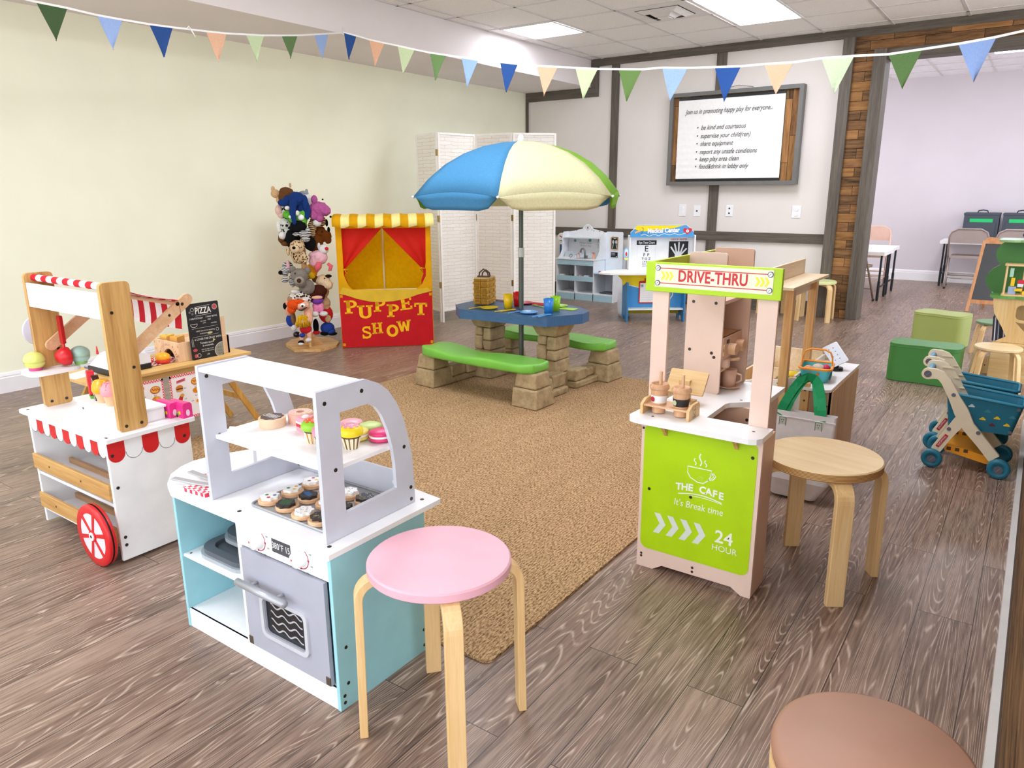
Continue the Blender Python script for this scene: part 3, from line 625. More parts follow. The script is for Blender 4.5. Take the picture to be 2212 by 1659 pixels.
for x in (-1.588, -1.415):
    f = W(t); f.lathe([(0, -.022), (.019, -.022), (.021, -.019), (.0225, 0)], TOPW, (x, 1.066, .4), 28, 'y'); f.flatpoly([(-.012, -.004), (-.006, 0), (-.012, .004)], RED, (x, 1.0435, .4)); f.build('knob', pn)
    f = W(t); f.stroke([(.029*math.cos(a), .029*math.sin(a)) for a in [PI*.62-PI*1.15*i/16 for i in range(17)]], .0025, plain('B01E38', .5), (x, 1.0655, .4))
    for a in (PI*.62, 0, -PI*.53): f.flatpoly(circle(.0035, 8, (.029*math.cos(a), .029*math.sin(a))), plain('B01E38', .5), (x, 1.0653, .4))
    for a in (.5, -.3, -1.0): f.text('100', .007, BLACK, (x+.042*math.cos(a), 1.0653, .4+.042*math.sin(a)))
    f.build('dial_marking', pn)
f = W(t); wo = rrect(-1.592, -1.398, .118, .25, .022); f.prism([(-1.663, .064), (-1.326, .064), (-1.326, .36), (-1.663, .36)], 'y', 1.058, 1.070, DOORG, [rrect(-1.58, -1.41, .13, .238, .015)])
for x in (-1.655, -1.334): f.box(x-.008, x+.008, 1.056, 1.06, .066, .09, plain('6A5E50', .4, .6))
dr = f.build('oven_door', t, bevel=.001)
f = W(t); f.prism(wo, 'y', 1.052, 1.058, plain('C4C6CE', .3), [rrect(-1.58, -1.41, .13, .238, .015)]); f.build('window_frame', dr, bevel=.001)
f = W(t); f.box(-1.585, -1.405, 1.064, 1.066, .125, .243, plain('1C1C20', .12))
for k in range(4): f.stroke([(-1.56+.13*i/30, .218-.023*k+.0055*math.cos(i/30*2*PI*2.6)) for i in range(31)], .0045, plain('B8BAC0', .4), (0, 1.0636, 0))
f.build('oven_glass', dr)
f = W(t); f.tube([(-1.648, 1.028, .275), (-1.447, 1.028, .275)], .0105, plain('AEB0B6', .3, .3), 14)
for x in (-1.60, -1.49): f.tube([(x, 1.028, .275), (x, 1.06, .275)], .005, plain('AEB0B6', .3, .3), 10)
f.build('handle', dr)
# display case
arcp = [(1.246, .842), (1.29, .822), (1.323, .796), (1.352, .755), (1.374, .708), (1.39, .65), (1.402, .595), (1.407, .5), (1.407, .451)]
hole = [(1.155, .777), (1.249, .777), (1.275, .762), (1.295, .735), (1.315, .688), (1.328, .64), (1.335, .59), (1.338, .516), (1.155, .512)]
for x0, x1 in ((-1.828, -1.816), (-1.347, -1.335)):
    f = W(t); f.prism([(1.086, .451), (1.086, .842)]+arcp, 'x', x0, x1, GRYP, [hole])
    for y, z in ((1.11, .81), (1.23, .815), (1.13, .635), (1.372, .625), (1.392, .5), (1.392, .465)): f.cyl((x1, y, z), .0055, .001, SCREW, 'x', 10)
    f.build('case_side', t, bevel=.002)
f = W(t); f.box(-1.816, -1.347, 1.088, 1.25, .826, .838, TOPW); f.build('case_top', t, bevel=.0015)
f = W(t); f.box(-1.835, -1.347, 1.118, 1.385, .626, .638, TOPW); f.build('case_shelf', t, bevel=.0015)
f = W(t); f.box(-1.816, -1.347, 1.392, 1.402, .451, .535, GRYP); f.cyl((-1.4, 1.392, .5), .006, -.001, WHITE, 'y', 10); f.build('case_back', t, bevel=.0015)
# cookie sheet and cookies
t = thing('baking_tray', 'grey baking sheet holding wooden cookies on the bakery counter', 'tray', (-1.555, 1.265, .4505)); TRY = plain('A9ABAE', .35, .3)
f = W(t); f.prism(rrect(-1.70, -1.38, 1.125, 1.389, .02), 'z', .4505, .453, TRY); f.build('sheet', t)
f = W(t); pts = [(x, y, .455) for x, y in rrect(-1.70, -1.38, 1.125, 1.389, .02)]; f.tube(pts, .0032, TRY, 8, closed=True); f.build('rim', t)
ICW = plain('F5F3F0', .4); ICB = plain('2A211E', .4)
def cookie(x, y, ic, deco, label, rot):
    t = thing('toy_cookie', label, 'toy cookie', (x, y, .4535), rot, 'wooden cookies on the baking sheet'); f = MB()
    f.lathe([(0, 0), (.029, 0), (.032, .003), (.032, .011), (.03, .013), (0, .013)], BEECH, seg=28, smooth=False); f.build('biscuit', t)
    n = 30; poly = [((.0245+.0028*math.sin(k*2*PI/n*7))*math.cos(2*PI*k/n)-.002, (.0245+.0028*math.sin(k*2*PI/n*7))*math.sin(2*PI*k/n)+.003) for k in range(n)]
    f = MB(); f.prism(poly, 'z', .013, .021, ICW if ic == 'w' else ICB, smooth=True); z = .0213
    if deco[0] == 'dots':
        for (a, b_), c in zip(((-.011, 0), (.009, .011), (.008, -.009)), deco[1]): f.flatpoly(circle(.0052, 14, (a, b_)), plain(c, .5), (0, 0, z), (1, 0, 0), (0, 1, 0))
    elif deco[0] == 'zig':
        f.stroke([(-.017+.034*i/48, .009*math.sin(i/48*2*PI*4.5)) for i in range(49)], .0028, plain(deco[1], .5), (0, .003, z), (1, 0, 0), (0, 1, 0))
    elif deco[0] == 'bars':
        for k in range(5): f.stroke([(-.017, -.01+.006*k), (.015, -.01+.006*k)], .0025, plain(deco[1], .5), (0, .001, z), (1, 0, 0), (0, 1, 0))
    else:
        rr = random.Random(int(x*9999))
        for k in range(16):
            a, q = rr.uniform(0, 2*PI), .02*math.sqrt(rr.random()); th = rr.uniform(0, PI); px, py = q*math.cos(a), q*math.sin(a)+.003
            f.stroke([(px-.0022*math.cos(th), py-.0022*math.sin(th)), (px+.0022*math.cos(th), py+.0022*math.sin(th))], .0014, plain(rr.choice(deco[1]), .5), (0, 0, z), (1, 0, 0), (0, 1, 0))
    f.build('icing', t, bevel=.002)
SPW = ('2A2A2E', '3F4A66', 'D46A6A', '3A3A3A', 'D9B84A'); SPB = ('F0EEE8', 'E8C84A', 'F4F0EA', '8FA8C8')
for i, (x, y, ic, dc, lab) in enumerate((
    (-1.662, 1.165, 'w', ('dots', ('2E7A46', '2F6FB8', 'C92A3A')), 'white iced cookie with green, blue and red dots at the front left of the sheet'),
    (-1.655, 1.238, 'w', ('dots', ('2E7A46', 'E0A038', 'E8CC3C')), 'white iced cookie with green, orange and yellow dots in the middle of the left edge'),
    (-1.655, 1.312, 'w', ('dots', ('6E2436', 'D02648', 'EFC04A')), 'white iced cookie with red and maroon dots at the back left of the sheet'),
    (-1.585, 1.165, 'b', ('bars', '2E7A3E'), 'dark iced cookie with green bars at the sheet front'), (-1.582, 1.238, 'b', ('zig', '3F78B8'), 'dark iced cookie with blue zigzag'), (-1.58, 1.312, 'b', ('zig', 'D8CC3A'), 'dark iced cookie with yellow zigzag behind the case post'),
    (-1.51, 1.158, 'w', ('sp', SPW), 'white iced cookie with dark sprinkles in the front row of the sheet'), (-1.508, 1.238, 'w', ('sp', SPW), 'white iced sprinkled cookie in the middle row behind the front sprinkled one'), (-1.508, 1.315, 'w', ('sp', SPW), 'white iced sprinkled cookie at the back seen through the side opening'),
    (-1.443, 1.158, 'b', ('sp', SPB), 'chocolate iced sprinkled cookie half behind the front case panel'), (-1.442, 1.238, 'b', ('sp', SPB), 'chocolate iced sprinkled cookie in the middle of the right column'), (-1.435, 1.315, 'b', ('sp', SPB), 'chocolate iced sprinkled cookie at the back right of the sheet'))):
    cookie(x, y, ic, dc, lab, i*.7)
# pastries on the glass shelf
Z = .638; LT = plain('EAC9A8', .5)
t = thing('toy_donut', 'pale toy doughnut with dark zigzag glaze on the case shelf', 'toy food', (-1.752, 1.262, Z)); f = MB()
f.lathe([(.010, 0), (.038, 0), (.0385, .002), (.0385, .026), (.036, .028), (.010, .028), (.010, 0)], LT, seg=32, smooth=False); f.build('dough', t)
f = MB(); n = 40; f.prism([((.032+.002*math.sin(9*2*PI*k/n))*math.cos(2*PI*k/n), (.032+.002*math.sin(9*2*PI*k/n))*math.sin(2*PI*k/n)) for k in range(n)], 'z', .028, .0292, plain('5A443C', .45), [circle(.011, 16)])
f.stroke([(-.028+.056*i/30, .016*math.sin(i*1.25)) for i in range(31)], .0022, WHITE, (0, 0, .0297), (1, 0, 0), (0, 1, 0)); f.build('glaze', t)
t = thing('toy_donut', 'pink toy doughnut with sprinkles at the back of the case shelf', 'toy food', (-1.715, 1.335, Z)); f = MB()
f.lathe([(.012, 0), (.036, 0), (.0365, .002), (.0365, .028), (.033, .031), (.012, .031), (.012, 0)], plain('F0BBA8', .5), seg=32, smooth=False)
f.build('dough', t); f = MB(); f.lathe([(.012, .0312), (.0345, .0312)], plain('F4C9B8', .45), seg=32)
for k in range(12): a = k*2.4; f.flatpoly(circle(.0016, 6, (.026*math.cos(a), .026*math.sin(a))), plain(('7FA84A', 'D9524A', '9A6A3A')[k % 3], .5), (0, 0, .0316), (1, 0, 0), (0, 1, 0))
f.build('glaze', t)
t = thing('toy_cake_slice', 'pink toy cake slice with red filling behind the green cupcake', 'toy food', (-1.63, 1.285, Z), -.3)
for z0, z1, c in ((0, .012, 'F0A8B4'), (.012, .022, 'C4243C'), (.022, .028, 'F7EDE8'), (.028, .04, 'F2A2B4')):
    f = MB(); f.prism([(-.026, -.02), (.03, -.012), (-.012, .03)], 'z', z0, z1, plain(c, .45)); f.build('cake_layer', t, bevel=.001)
f = MB(); f.ell((0, 0, .043), (.011, .011, .006), plain('F9E3E6', .4)); f.build('topping', t)
def cupcake(x, y, c, c2, case, stripes, label):
    t = thing('toy_cupcake', label, 'toy food', (x, y, Z), 0, 'toy cupcakes on the case shelf'); f = MB(); n = 36; vs = []; fs = []
    for i in range(n):
        a = 2*PI*i/n; k = 1 if i % 2 else .93
        for q, z in ((.0185, 0), (.0265, .032)): vs.append((q*k*math.cos(a), q*k*math.sin(a), z))
    f.add(vs+[(0, 0, 0), (0, 0, .032)], [(2*i, 2*((i+1) % n), 2*((i+1) % n)+1, 2*i+1) for i in range(n)], plain('F1E0C0', .6))
    f.fm = [f.mi(plain(case, .6)) if stripes and i % 3 == 0 or not stripes else 0 for i in range(n)]
    f.build('paper_case', t)
    f = MB(); f.lathe([(0, .03), (.024, .03), (.0265, .036), (0, .036)], plain('4A2A1E', .5), seg=24)
    f.lathe([(.024, .034), (.0315, .039), (.033, .047), (.03, .056), (.02, .064), (0, .067)], plain(c, .35), seg=28); f.build('icing', t)
    if c2:
        f = MB(); vs = [(0, 0, .0684)]; n = 24
        for i in range(n): a = 2*PI*i/n; q = .024+.0022*math.sin(i*2.1); vs.append((q*math.cos(a), q*math.sin(a), .062))
        for i in range(n): a = 2*PI*i/n; vs.append((.013*math.cos(a), .013*math.sin(a), .0672))
        f.add(vs, [(0, n+1+i, n+1+(i+1) % n) for i in range(n)]+[(n+1+i, 1+i, 1+(i+1) % n, n+1+(i+1) % n) for i in range(n)], plain(c2, .35), True)
        for k in range(7): a = k*.9; f.ell((.014*math.cos(a), .014*math.sin(a), .0665), .0014, plain('FBEBDA', .5), 6, 4)
        f.build('frosting', t)
cupcake(-1.538, 1.235, '93CE2E', 'E2552C', 'B9853E', True, 'toy cupcake with green and orange icing on the case shelf')
cupcake(-1.478, 1.222, 'F08CA6', None, '4A2C22', False, 'toy cupcake with plain pink icing half behind the case panel')
cupcake(-1.418, 1.26, 'F4D918', 'D88AA8', '6A5226', True, 'toy cupcake with yellow and pink icing beside the pink macaron')
def macaron(x, y, c, label):
    t = thing('toy_macaron', label, 'toy food', (x, y, Z), 0, 'toy macarons on the case shelf')
    for z0, sg in ((.0135, -1), (.0195, 1)):
        f = MB(); f.lathe([(0, z0), (.030, z0), (.0325, z0+sg*.003), (.031, z0+sg*.0085), (.02, z0+sg*.0125), (0, z0+sg*.0135)], plain(c, .35), seg=28); f.build('shell', t)
    f = MB(); f.lathe([(0, .0135), (.031, .0135), (.031, .0195), (0, .0195)], plain('FAF2F0', .5), seg=28); f.build('cream', t)
macaron(-1.395, 1.345, 'E03A78', 'bright pink toy macaron at the right end of the case shelf'); macaron(-1.46, 1.37, 'C6DE8C', 'pale green toy macaron behind the bright pink one'); macaron(-1.455, 1.315, 'F0DC6A', 'pale yellow toy macaron behind the pink and yellow cupcake'); macaron(-1.525, 1.36, 'F0AEBE', 'pale pink toy macaron partly behind the case panel')
t = thing('toy_lime_slice', 'lime green toy cake cube behind the case panel', 'toy food', (-1.625, 1.355, Z)); f = MB(); f.box(-.02, .02, -.015, .015, 0, .026, plain('B8D82C', .45)); f.build('cake_body', t, bevel=.003); f = MB(); f.box(-.02, .02, -.015, .015, .026, .032, plain('D6E86A', .45)); f.build('topping', t, bevel=.002)
# things on the rounded end of the counter
GING = gingham('D8344C', 'FBEFF0', 85)
for pts, lab in (([(-1.95, 1.075), (-1.85, 1.085), (-1.845, 1.14), (-1.93, 1.135)], 'red gingham napkin under the tongs at the front'), ([(-2.0, 1.165), (-1.845, 1.19), (-1.845, 1.235), (-1.95, 1.215)], 'red gingham napkin behind the grey tongs')):
    f = MB(); cx, cy = sum(p[0] for p in pts)/4, sum(p[1] for p in pts)/4
    f.prism([(a-cx, b_-cy) for a, b_ in pts], 'z', 0, .012, GING); o = f.build('napkin', loc=(cx, cy, .4505), bevel=.005); tag(o, lab, 'napkin')
TON = plain('B4B6B8', .35, .4)
t = thing('toy_tongs', 'grey toy tongs lying on the bakery counter', 'tongs', (-1.95, 1.13, .4505))
for pa, pb in (((-2.03, 1.095), (-1.85, 1.14)), ((-2.02, 1.145), (-1.85, 1.15))):
    f = W(t); z = .4655 if pa[1] < 1.12 else .473; f.tube([(pa[0], pa[1], z), (-1.93, (pa[1]+pb[1])/2-.003, z), (pb[0], pb[1], z)], 0, TON, flat=(.02, .006, (.2, 1, 0))); f.build('tong_arm', t, bevel=.002)
t = thing('toy_scanner_stand', 'white toy till scanner on a post standing behind the case', 'toy till', (-1.95, 1.34, .4505)); f = W(t)
f.prism(rrect(-2.02, -1.88, 1.27, 1.41, .02), 'z', .4505, .4585, WHITE); f.build('base', t, bevel=.002); f = W(t); f.box(-1.925, -1.905, 1.29, 1.305, .4585, .545, WHITE); f.build('post', t, bevel=.003)
f = W(t); m_ = Matrix.Translation((-1.905, 1.31, .556)) @ Matrix.Rotation(.22, 4, 'Y') @ Matrix.Rotation(-.35, 4, 'X'); f.T = f.T @ m_; f.box(-.075, .09, -.05, .05, -.006, .006, WHITE); f.box(-.06, .075, -.038, .038, .006, .0066, plain('D8DCE4', .3)); f.build('tray_screen', t, bevel=.004)
t = thing('toy_lolly_bag', 'small red paper cone lying behind the grey display case', 'toy food', (-1.79, 1.44, .4505)); f = W(t); f.add([(-1.83, 1.42, .452), (-1.75, 1.43, .452), (-1.80, 1.47, .452), (-1.80, 1.44, .50)], [(0, 2, 1), (0, 1, 3), (1, 2, 3), (2, 0, 3)], plain('E0484A', .5)); f.build('cone', t)
# dark trays in the open shelf
TD = plain('585E66', .45); TE = plain('A8B0B6', .35, .2)
for k, (x0, x1, y0, y1, z, lab) in enumerate(((-1.945, -1.695, 1.08, 1.30, .2465, 'lower dark toy baking tray in the open bakery shelf'), (-1.925, -1.69, 1.15, 1.37, .2745, 'upper dark toy baking tray in the open bakery shelf'))):
    t = thing('toy_oven_tray', lab, 'tray', ((x0+x1)/2, (y0+y1)/2, z), 0, 'dark trays in the bakery shelf'); f = W(t)
    f.prism(rrect(x0, x1, y0, y1, .06), 'z', z, z+.012, TE); f.build('rim', t, bevel=.003)
    f = W(t); f.prism(rrect(x0+.008, x1-.008, y0+.008, y1-.008, .055), 'z', z+.012, z+.027, TD, [rrect(x0+.035, x1-.035, y0+.035, y1-.035, .04)]); f.prism(rrect(x0+.03, x1-.03, y0+.03, y1-.03, .04), 'z', z+.012, z+.016, TD); f.build('dish', t, bevel=.004)
# ============================================================ PUPPET THEATRE
t = thing('puppet_theatre', 'red and yellow fabric puppet show booth with lettered front', 'puppet theatre', (-4.732, 4.179, 0), math.radians(44.07))
CY = thin(fabric('FFCC10', .75, .5, 14)); CY2 = thin(fabric('FFE24A', .75, .4, 14)); CR = thin(fabric('E0281A', .7, .6, 12), .3); CR2 = fabric('C8141C', .7, .6, 12); CYB = thin(fabric('FFDC00', .8, .2, 30), .6)
L, Hh, D = .772, 1.075, .38
f = MB(); f.prism([(0, 0), (D, 0), (D, Hh), (0, Hh)], 'x', -.004, .012, CY); f.prism([(0, 0), (D, 0), (D, Hh), (0, Hh)], 'x', L-.012, L+.004, CY); f.build('side_panel', t, bevel=.004)
f = MB()
op = [(.045, 1.0), (.04, .56), (.06, .53), (.10, .485), (.17, .44), (.25, .41), (.34, .402), (.44, .406), (.53, .425), (.62, .46), (.68, .5), (.71, .54), (.735, .58), (.735, 1.0)]
f.prism([(0, .46), (L, .46), (L, Hh), (0, Hh)], 'y', -.006, .006, CY, [[(x, z) for x, z in ((.045, 1.0), (.045, .62), (.075, .535), (.11, .497), (.64, .487), (.69, .53), (.725, .6), (.735, 1.0))]])
f.build('front_frame', t, bevel=.003)
f = MB(); sag = [(.0, .47), (.06, .455), (.14, .425), (.25, .398), (.34, .392), (.44, .396), (.55, .415), (.66, .45), (.77, .475)]
f.prism([(0, .005), (L, .005)]+sag[::-1], 'y', -.009, -.002, CR2)
for x in (.015, .757):
    for z in (.03, .445): f.box(x-.011, x+.011, -.0105, -.008, z-.012, z+.012, CY)
pnl = f.build('red_panel', t, bevel=.003)
f = MB(); f.prism([(x, z-.004) for x, z in sag]+[(.735, .5), (.64, .487), (.11, .497), (.03, .52)], 'y', -.014, -.0095, CY2); f.build('sill_drape', t, bevel=.003)
f = MB(); f.box(.0, L, D-.008, D, 0, Hh, CYB); f.build('back_cloth', t)
f = MB(); f.tube([(.37, D-.02, .02), (.37, D-.02, 1.05)], .009, plain('E9DCA8', .5), 10); f.build('tent_pole', t)
f = MB(); f.tube([(.03, .02, .487), (L-.03, .02, .487)], .008, plain('F2E8B8', .5), 10); f.build('cross_pole', t)
f = MB()
vs = []; fs = []; n = 24; prof = [(.20, 1.09), (.15, 1.105), (.02, 1.10), (-.07, 1.083), (-.088, 1.06), (-.092, 1.02)]
for i in range(n+1):
    x = -.018+(L+.045)*i/n
    for j, (y, z) in enumerate(prof): vs.append((x, y, z-(.012*abs(math.sin(PI*i/4)) if j == 5 else 0)+.004*math.sin(i*1.7)))
m_ = len(prof); alt = []
for i in range(n):
    for j in range(m_-1): fs.append((i*m_+j, (i+1)*m_+j, (i+1)*m_+j+1, i*m_+j+1)); alt.append((i//2) % 2)
f.add(vs, fs, CY, True); i2 = f.mi(fabric('FFEE9A', .75, .4, 14)); f.fm = [i2 if a else 0 for a in alt]
o = f.build('awning', t); q = o.modifiers.new('s', 'SOLIDIFY'); q.thickness = .006
def curtain(xa, xt, sgn):
    f = MB(); vs = []; fs = []; n, k_ = 14, 12
    for i in range(n+1):
        u = i/n; z = 1.0-(.335)*u
        xin = .375+(xt-.375)*u**1.0; xout = xa+(xt-sgn*.028-xa)*max(0, u-.75)/.25*0.9
        for j in range(k_+1):
            s = j/k_; x = xout+(xin-xout)*s; vs.append((x, .02+.010*math.sin(s*9+u*2)+.008*u, z-.02*s*(1-u)*0))
    for i in range(n):
        for j in range(k_): a = i*(k_+1)+j; fs.append((a, a+1, a+k_+2, a+k_+1))
    f.add(vs, fs, CR, True)
    tail = [(xt-sgn*.02, .66), (xt+sgn*.025, .655), (xt-sgn*.006, .62), (xt+sgn*.016, .56), (xt+sgn*.018, .505), (xt-sgn*.01, .495), (xt-sgn*.04, .55), (xt-sgn*.05, .60), (xt-sgn*.045, .63)]
    if sgn < 0: tail = tail[::-1]
    f.prism([(x-(0.02 if sgn > 0 else -.012), z) for x, z in tail] if sgn < 0 else [(x, z) for x, z in tail], 'y', .012, .03, CR2)
    o = f.build('curtain', t); f = MB(); f.tube([(xt-.028, .012, .66), (xt, .004, .663), (xt+.028, .012, .66)], .006, CY, 8); f.ell((xt, .003, .664), .009, CY, 8, 6); f.tube([(xt, .004, .66), (xt+.012, .004, .635)], .004, CY, 6); f.build('tie', o)
curtain(.045, .055, 1); curtain(.735, .69, -1)
# slab lettering
def slab(mb, ch, x, z, s, m, tilt=0, wx=1.5):
    w_, h, k, sf = .62, 1.0, .19, .12
    def bar(x0, x1, z0, z1): P.append([(x0, z0), (x1, z0), (x1, z1), (x0, z1)])
    P = []; ring = None
    def serif(cx, z0, wd=.38): bar(cx-wd/2, cx+wd/2, z0, z0+sf)
    if ch == 'P':
        bar(.1, .1+k, 0, 1); serif(.1+k/2, 0); bar(0, .3, 1-sf, 1)
        o_ = [(.1, 1.0)]+[(.34+.29*math.cos(a), .71+.29*math.sin(a)) for a in [PI/2-PI*i/10 for i in range(11)]]+[(.1, .42)]
        i_ = [(.28, .87)]+[(.34+.13*math.cos(a), .71+.15*math.sin(a)) for a in [PI/2-PI*i/10 for i in range(11)]]+[(.28, .57)]; ring = (o_, i_)
    elif ch == 'U':
        o_ = [(.06, 1), (.06, .35)]+[(.36+.3*math.cos(a), .32+.32*math.sin(a)) for a in [PI+PI*i/12 for i in range(13)]]+[(.66, 1), (.5, 1), (.5, .35)]+[(.37+.13*math.cos(a), .32+.16*math.sin(a)) for a in [-PI*i/12 for i in range(13)]]+[(.24, 1)]; P.append(o_); serif(.15, 1-sf); serif(.58, 1-sf, .34)
    elif ch == 'E': bar(.1, .1+k, 0, 1); bar(0, .64, 1-sf, 1); bar(0, .64, 0, sf); bar(.1, .5, .45, .57); bar(.54, .64, 0, .27); bar(.54, .64, .73, 1); bar(.44, .52, .36, .66)
    elif ch == 'T': bar(.26, .26+k, 0, 1); bar(0, .7, .86, 1); serif(.355, 0); bar(0, .1, .68, 1); bar(.6, .7, .68, 1)
    elif ch == 'H': bar(.08, .08+k, 0, 1); bar(.5, .5+k, 0, 1); bar(.1, .6, .44, .57); [serif(c, z_, .34) for c in (.17, .6) for z_ in (0, 1-sf)]
    elif ch == 'O': ring = (circle(.5, 28, (.38, .5), sx=.76), circle(.3, 28, (.38, .5), sx=.62))
    elif ch == 'W': P.append([(0, 1), (.2, 1), (.3, .4), (.4, .9), (.52, .9), (.62, .4), (.72, 1), (.92, 1), (.74, 0), (.56, 0), (.46, .5), (.36, 0), (.18, 0)]); serif(.1, 1-sf, .3); serif(.82, 1-sf, .3)
    elif ch == 'S':
        pts = [(.58, .78), (.5, .9), (.36, .93), (.2, .88), (.14, .74), (.2, .6), (.36, .51), (.52, .42), (.58, .28), (.5, .12), (.34, .07), (.2, .1), (.1, .24)]
        mb.stroke([(x+s*(wx*a*math.cos(tilt)-b_*math.sin(tilt)), z+s*(wx*a*math.sin(tilt)+b_*math.cos(tilt))) for a, b_ in pts], .17*s, m, (0, -.0108, 0)); bar(.54, .62, .66, .98); bar(.06, .15, .03, .36)
    tr = lambda a, b_: (x+s*(wx*a*math.cos(tilt)-b_*math.sin(tilt)), z+s*(wx*a*math.sin(tilt)+b_*math.cos(tilt)))
    for p in P: mb.flatpoly([tr(*q_) for q_ in p], m, (0, -.0106, 0))
    if ring: mb.prism([tr(*q_) for q_ in ring[0]], 'y', -.0106, -.0102, m, [[tr(*q_) for q_ in ring[1]]])
LY = fabric('FFC21A', .75, .1)
for ch, x, z, s, tl in (('P', .035, .295, .112, .03), ('U', .145, .25, .112, .02), ('P', .275, .305, .108, .02), ('P', .385, .258, .108, .0), ('E', .5, .31, .108, .12), ('T', .615, .268, .105, -.02),
                        ('S', .165, .075, .105, .08), ('H', .255, .115, .095, .06), ('O', .375, .085, .105, .02), ('W', .475, .125, .095, .1)):
    f = MB(); slab(f, ch, x, z, s, LY, tl, 1.25 if ch in 'SHOW' else 1.5); f.build('letter', pnl)
# ============================================================ PUPPET RACK
RA = math.radians(51.0)
t = thing('puppet_rack', 'pale wooden post stand on a flat base hung with animal puppets', 'stand', (-5.0, 4.05, 0), RA)
f = W(t); f.prism([(-5.202, 3.95), (-4.957, 3.848), (-4.776, 3.97), (-4.8, 4.17), (-4.893, 4.282), (-5.1, 4.36), (-5.28, 4.3), (-5.33, 4.12)], 'z', 0, .022, PINEX); f.build('base', t, bevel=.003)
f = MB(); f.box(-.022, .022, -.022, .022, .022, 1.2, PINE); f.build('post', t, bevel=.003)
for a in (0, PI/2, PI, -PI/2):
    f = MB(); f.T = Matrix.Rotation(a, 4, 'Z'); f.prism([(.022, .022), (.125, .022), (.1, .035), (.045, .09), (.035, .12), (.022, .13)], 'y', -.01, .01, PINEX); f.build('brace', t, bevel=.002)
for k in range(14):
    a = k*2.4; z = .38+k*.06; f = MB(); f.tube([(0, 0, z), (.08*math.cos(a), .08*math.sin(a), z+.035)], .008, BEECH, 8); f.build('peg', t)
RM = Matrix.Translation((-5.0, 4.05, 0)) @ Matrix.Rotation(RA, 4, 'Z')
EYE = plain('0A0A0A', .15); EYEW = plain('F4F4F4', .3)
TUFT = bpy.data.textures.new('tuft', 'CLOUDS'); TUFT.noise_scale = .022; TUFT.noise_depth = 2
def puppet(name, label, x, off, z, body, feats, group='puppets on the wooden rack'):
    """plush hand puppet: one soft body mesh from overlapping lumps, features as parts; x across, off towards the front, z height on the rack"""
    p = RM @ Vector((x, -off, z)); t = thing(name, label, 'puppet', p, RA, group)
    mat, lumps = body; f = MB()
    for l in lumps: f.ell(l[:3], l[3:], mat, 14, 10)
    o = f.build('body', t, remesh=.006); q = o.modifiers.new('tuft', 'DISPLACE'); q.texture = TUFT; q.strength = .014; q.mid_level = .5
    for nm, m, lst in feats:
        f = MB()
        for l in lst:
            if l[0] == 'tube': f.tube(l[1], l[2], m, 8)
            else: f.ell(l[:3], l[3:], m, 12, 8)
        f.build(nm, t)
    return t
BR = plush('6B4526'); TAN = plush('D9B080'); NAVY = plush('1E3A78'); GREY = plush('9A9CA2'); WHT = plush('EDEAE6'); MAG = plush('B45A94', None, 90, 1.2); GRN = plush('6CC23E'); PNK = plush('F2BCC6'); COR = plush('E86C74'); BLK = plush('141416')
COW = plush('F0EDE8', '141414', 240, .9, 'spots', 22, .45); SNOW = plush('DADAD2', '23231F', 240, .9, 'spots', 34, .44); TIG = plush('E8CFA8', '5A3416', 240, .9, 'stripes', 22, .62); LEO = plush('DDBE94', '4A3018', 240, .9, 'spots', 60, .40); ZEB = plush('EFEDEA', '16161A', 240, .9, 'stripes', 26, .5)
HORSE = plush('7A4418'); ORG = plush('F2A01E'); RAT = plush('8A8278'); CAM = plush('D8B48A'); GIR = plush('E6DED2', '3E2A20', 240, .9, 'spots', 48, .46); SKIN = plush('EFB59A', None, 300, .3); HAIRO = plush('E8541C', None, 110, 1.4); HAIRB = plush('4A2014', None, 110, 1.4); HAIRY = plush('E8B41C', None, 110, 1.4)
PUR = fabric('7A3FA8'); REDC = fabric('C8202A'); BLUC = fabric('22409A'); PKC = fabric('F08CB8'); CREAM = plush('E8CBA4')
puppet('moose_puppet', 'brown plush moose puppet with tan antler at the very top of the rack', -.095, .02, 1.26, (BR, [(0, 0, .02, .06, .05, .05), (.03, 0, -.05, .05, .05, .08), (-.03, -.02, -.02, .035, .04, .05)]), [('antler', TAN, [(-.085, 0, .02, .036, .025, .035), (-.1, 0, .055, .016, .014, .025), (-.06, 0, -.03, .025, .022, .03), (.035, 0, .085, .01, .01, .02)])])
puppet('elephant_puppet', 'dark blue plush elephant puppet with long hanging trunk', -.02, .14, 1.19, (NAVY, [(0, 0, .05, .065, .055, .055), (.03, .03, -.03, .05, .05, .09), (-.03, -.045, .0, .032, .03, .045), (-.035, -.055, -.05, .026, .025, .05), (-.032, -.06, -.10, .021, .02, .04), (-.03, -.06, -.13, .017, .016, .025)]), [('ear', NAVY, [(-.10, .0, .02, .045, .012, .03), (-.07, 0, .045, .03, .012, .03)]), ('ear', NAVY, [(.065, -.02, .02, .025, .012, .06), (.075, -.01, -.04, .028, .012, .075)]), ('tusk', WHT, [(.0, -.06, -.06, .016, .012, .02), (-.075, -.05, -.02, .02, .012, .016)])])
puppet('shark_puppet', 'grey and white plush shark puppet behind the blue elephant', .055, .03, 1.24, (WHT, [(0, 0, -.01, .05, .045, .055), (.02, 0, -.05, .035, .035, .045)]), [('back_fin', GREY, [(-.015, 0, .035, .042, .03, .028), (.01, 0, .055, .012, .008, .022)])])
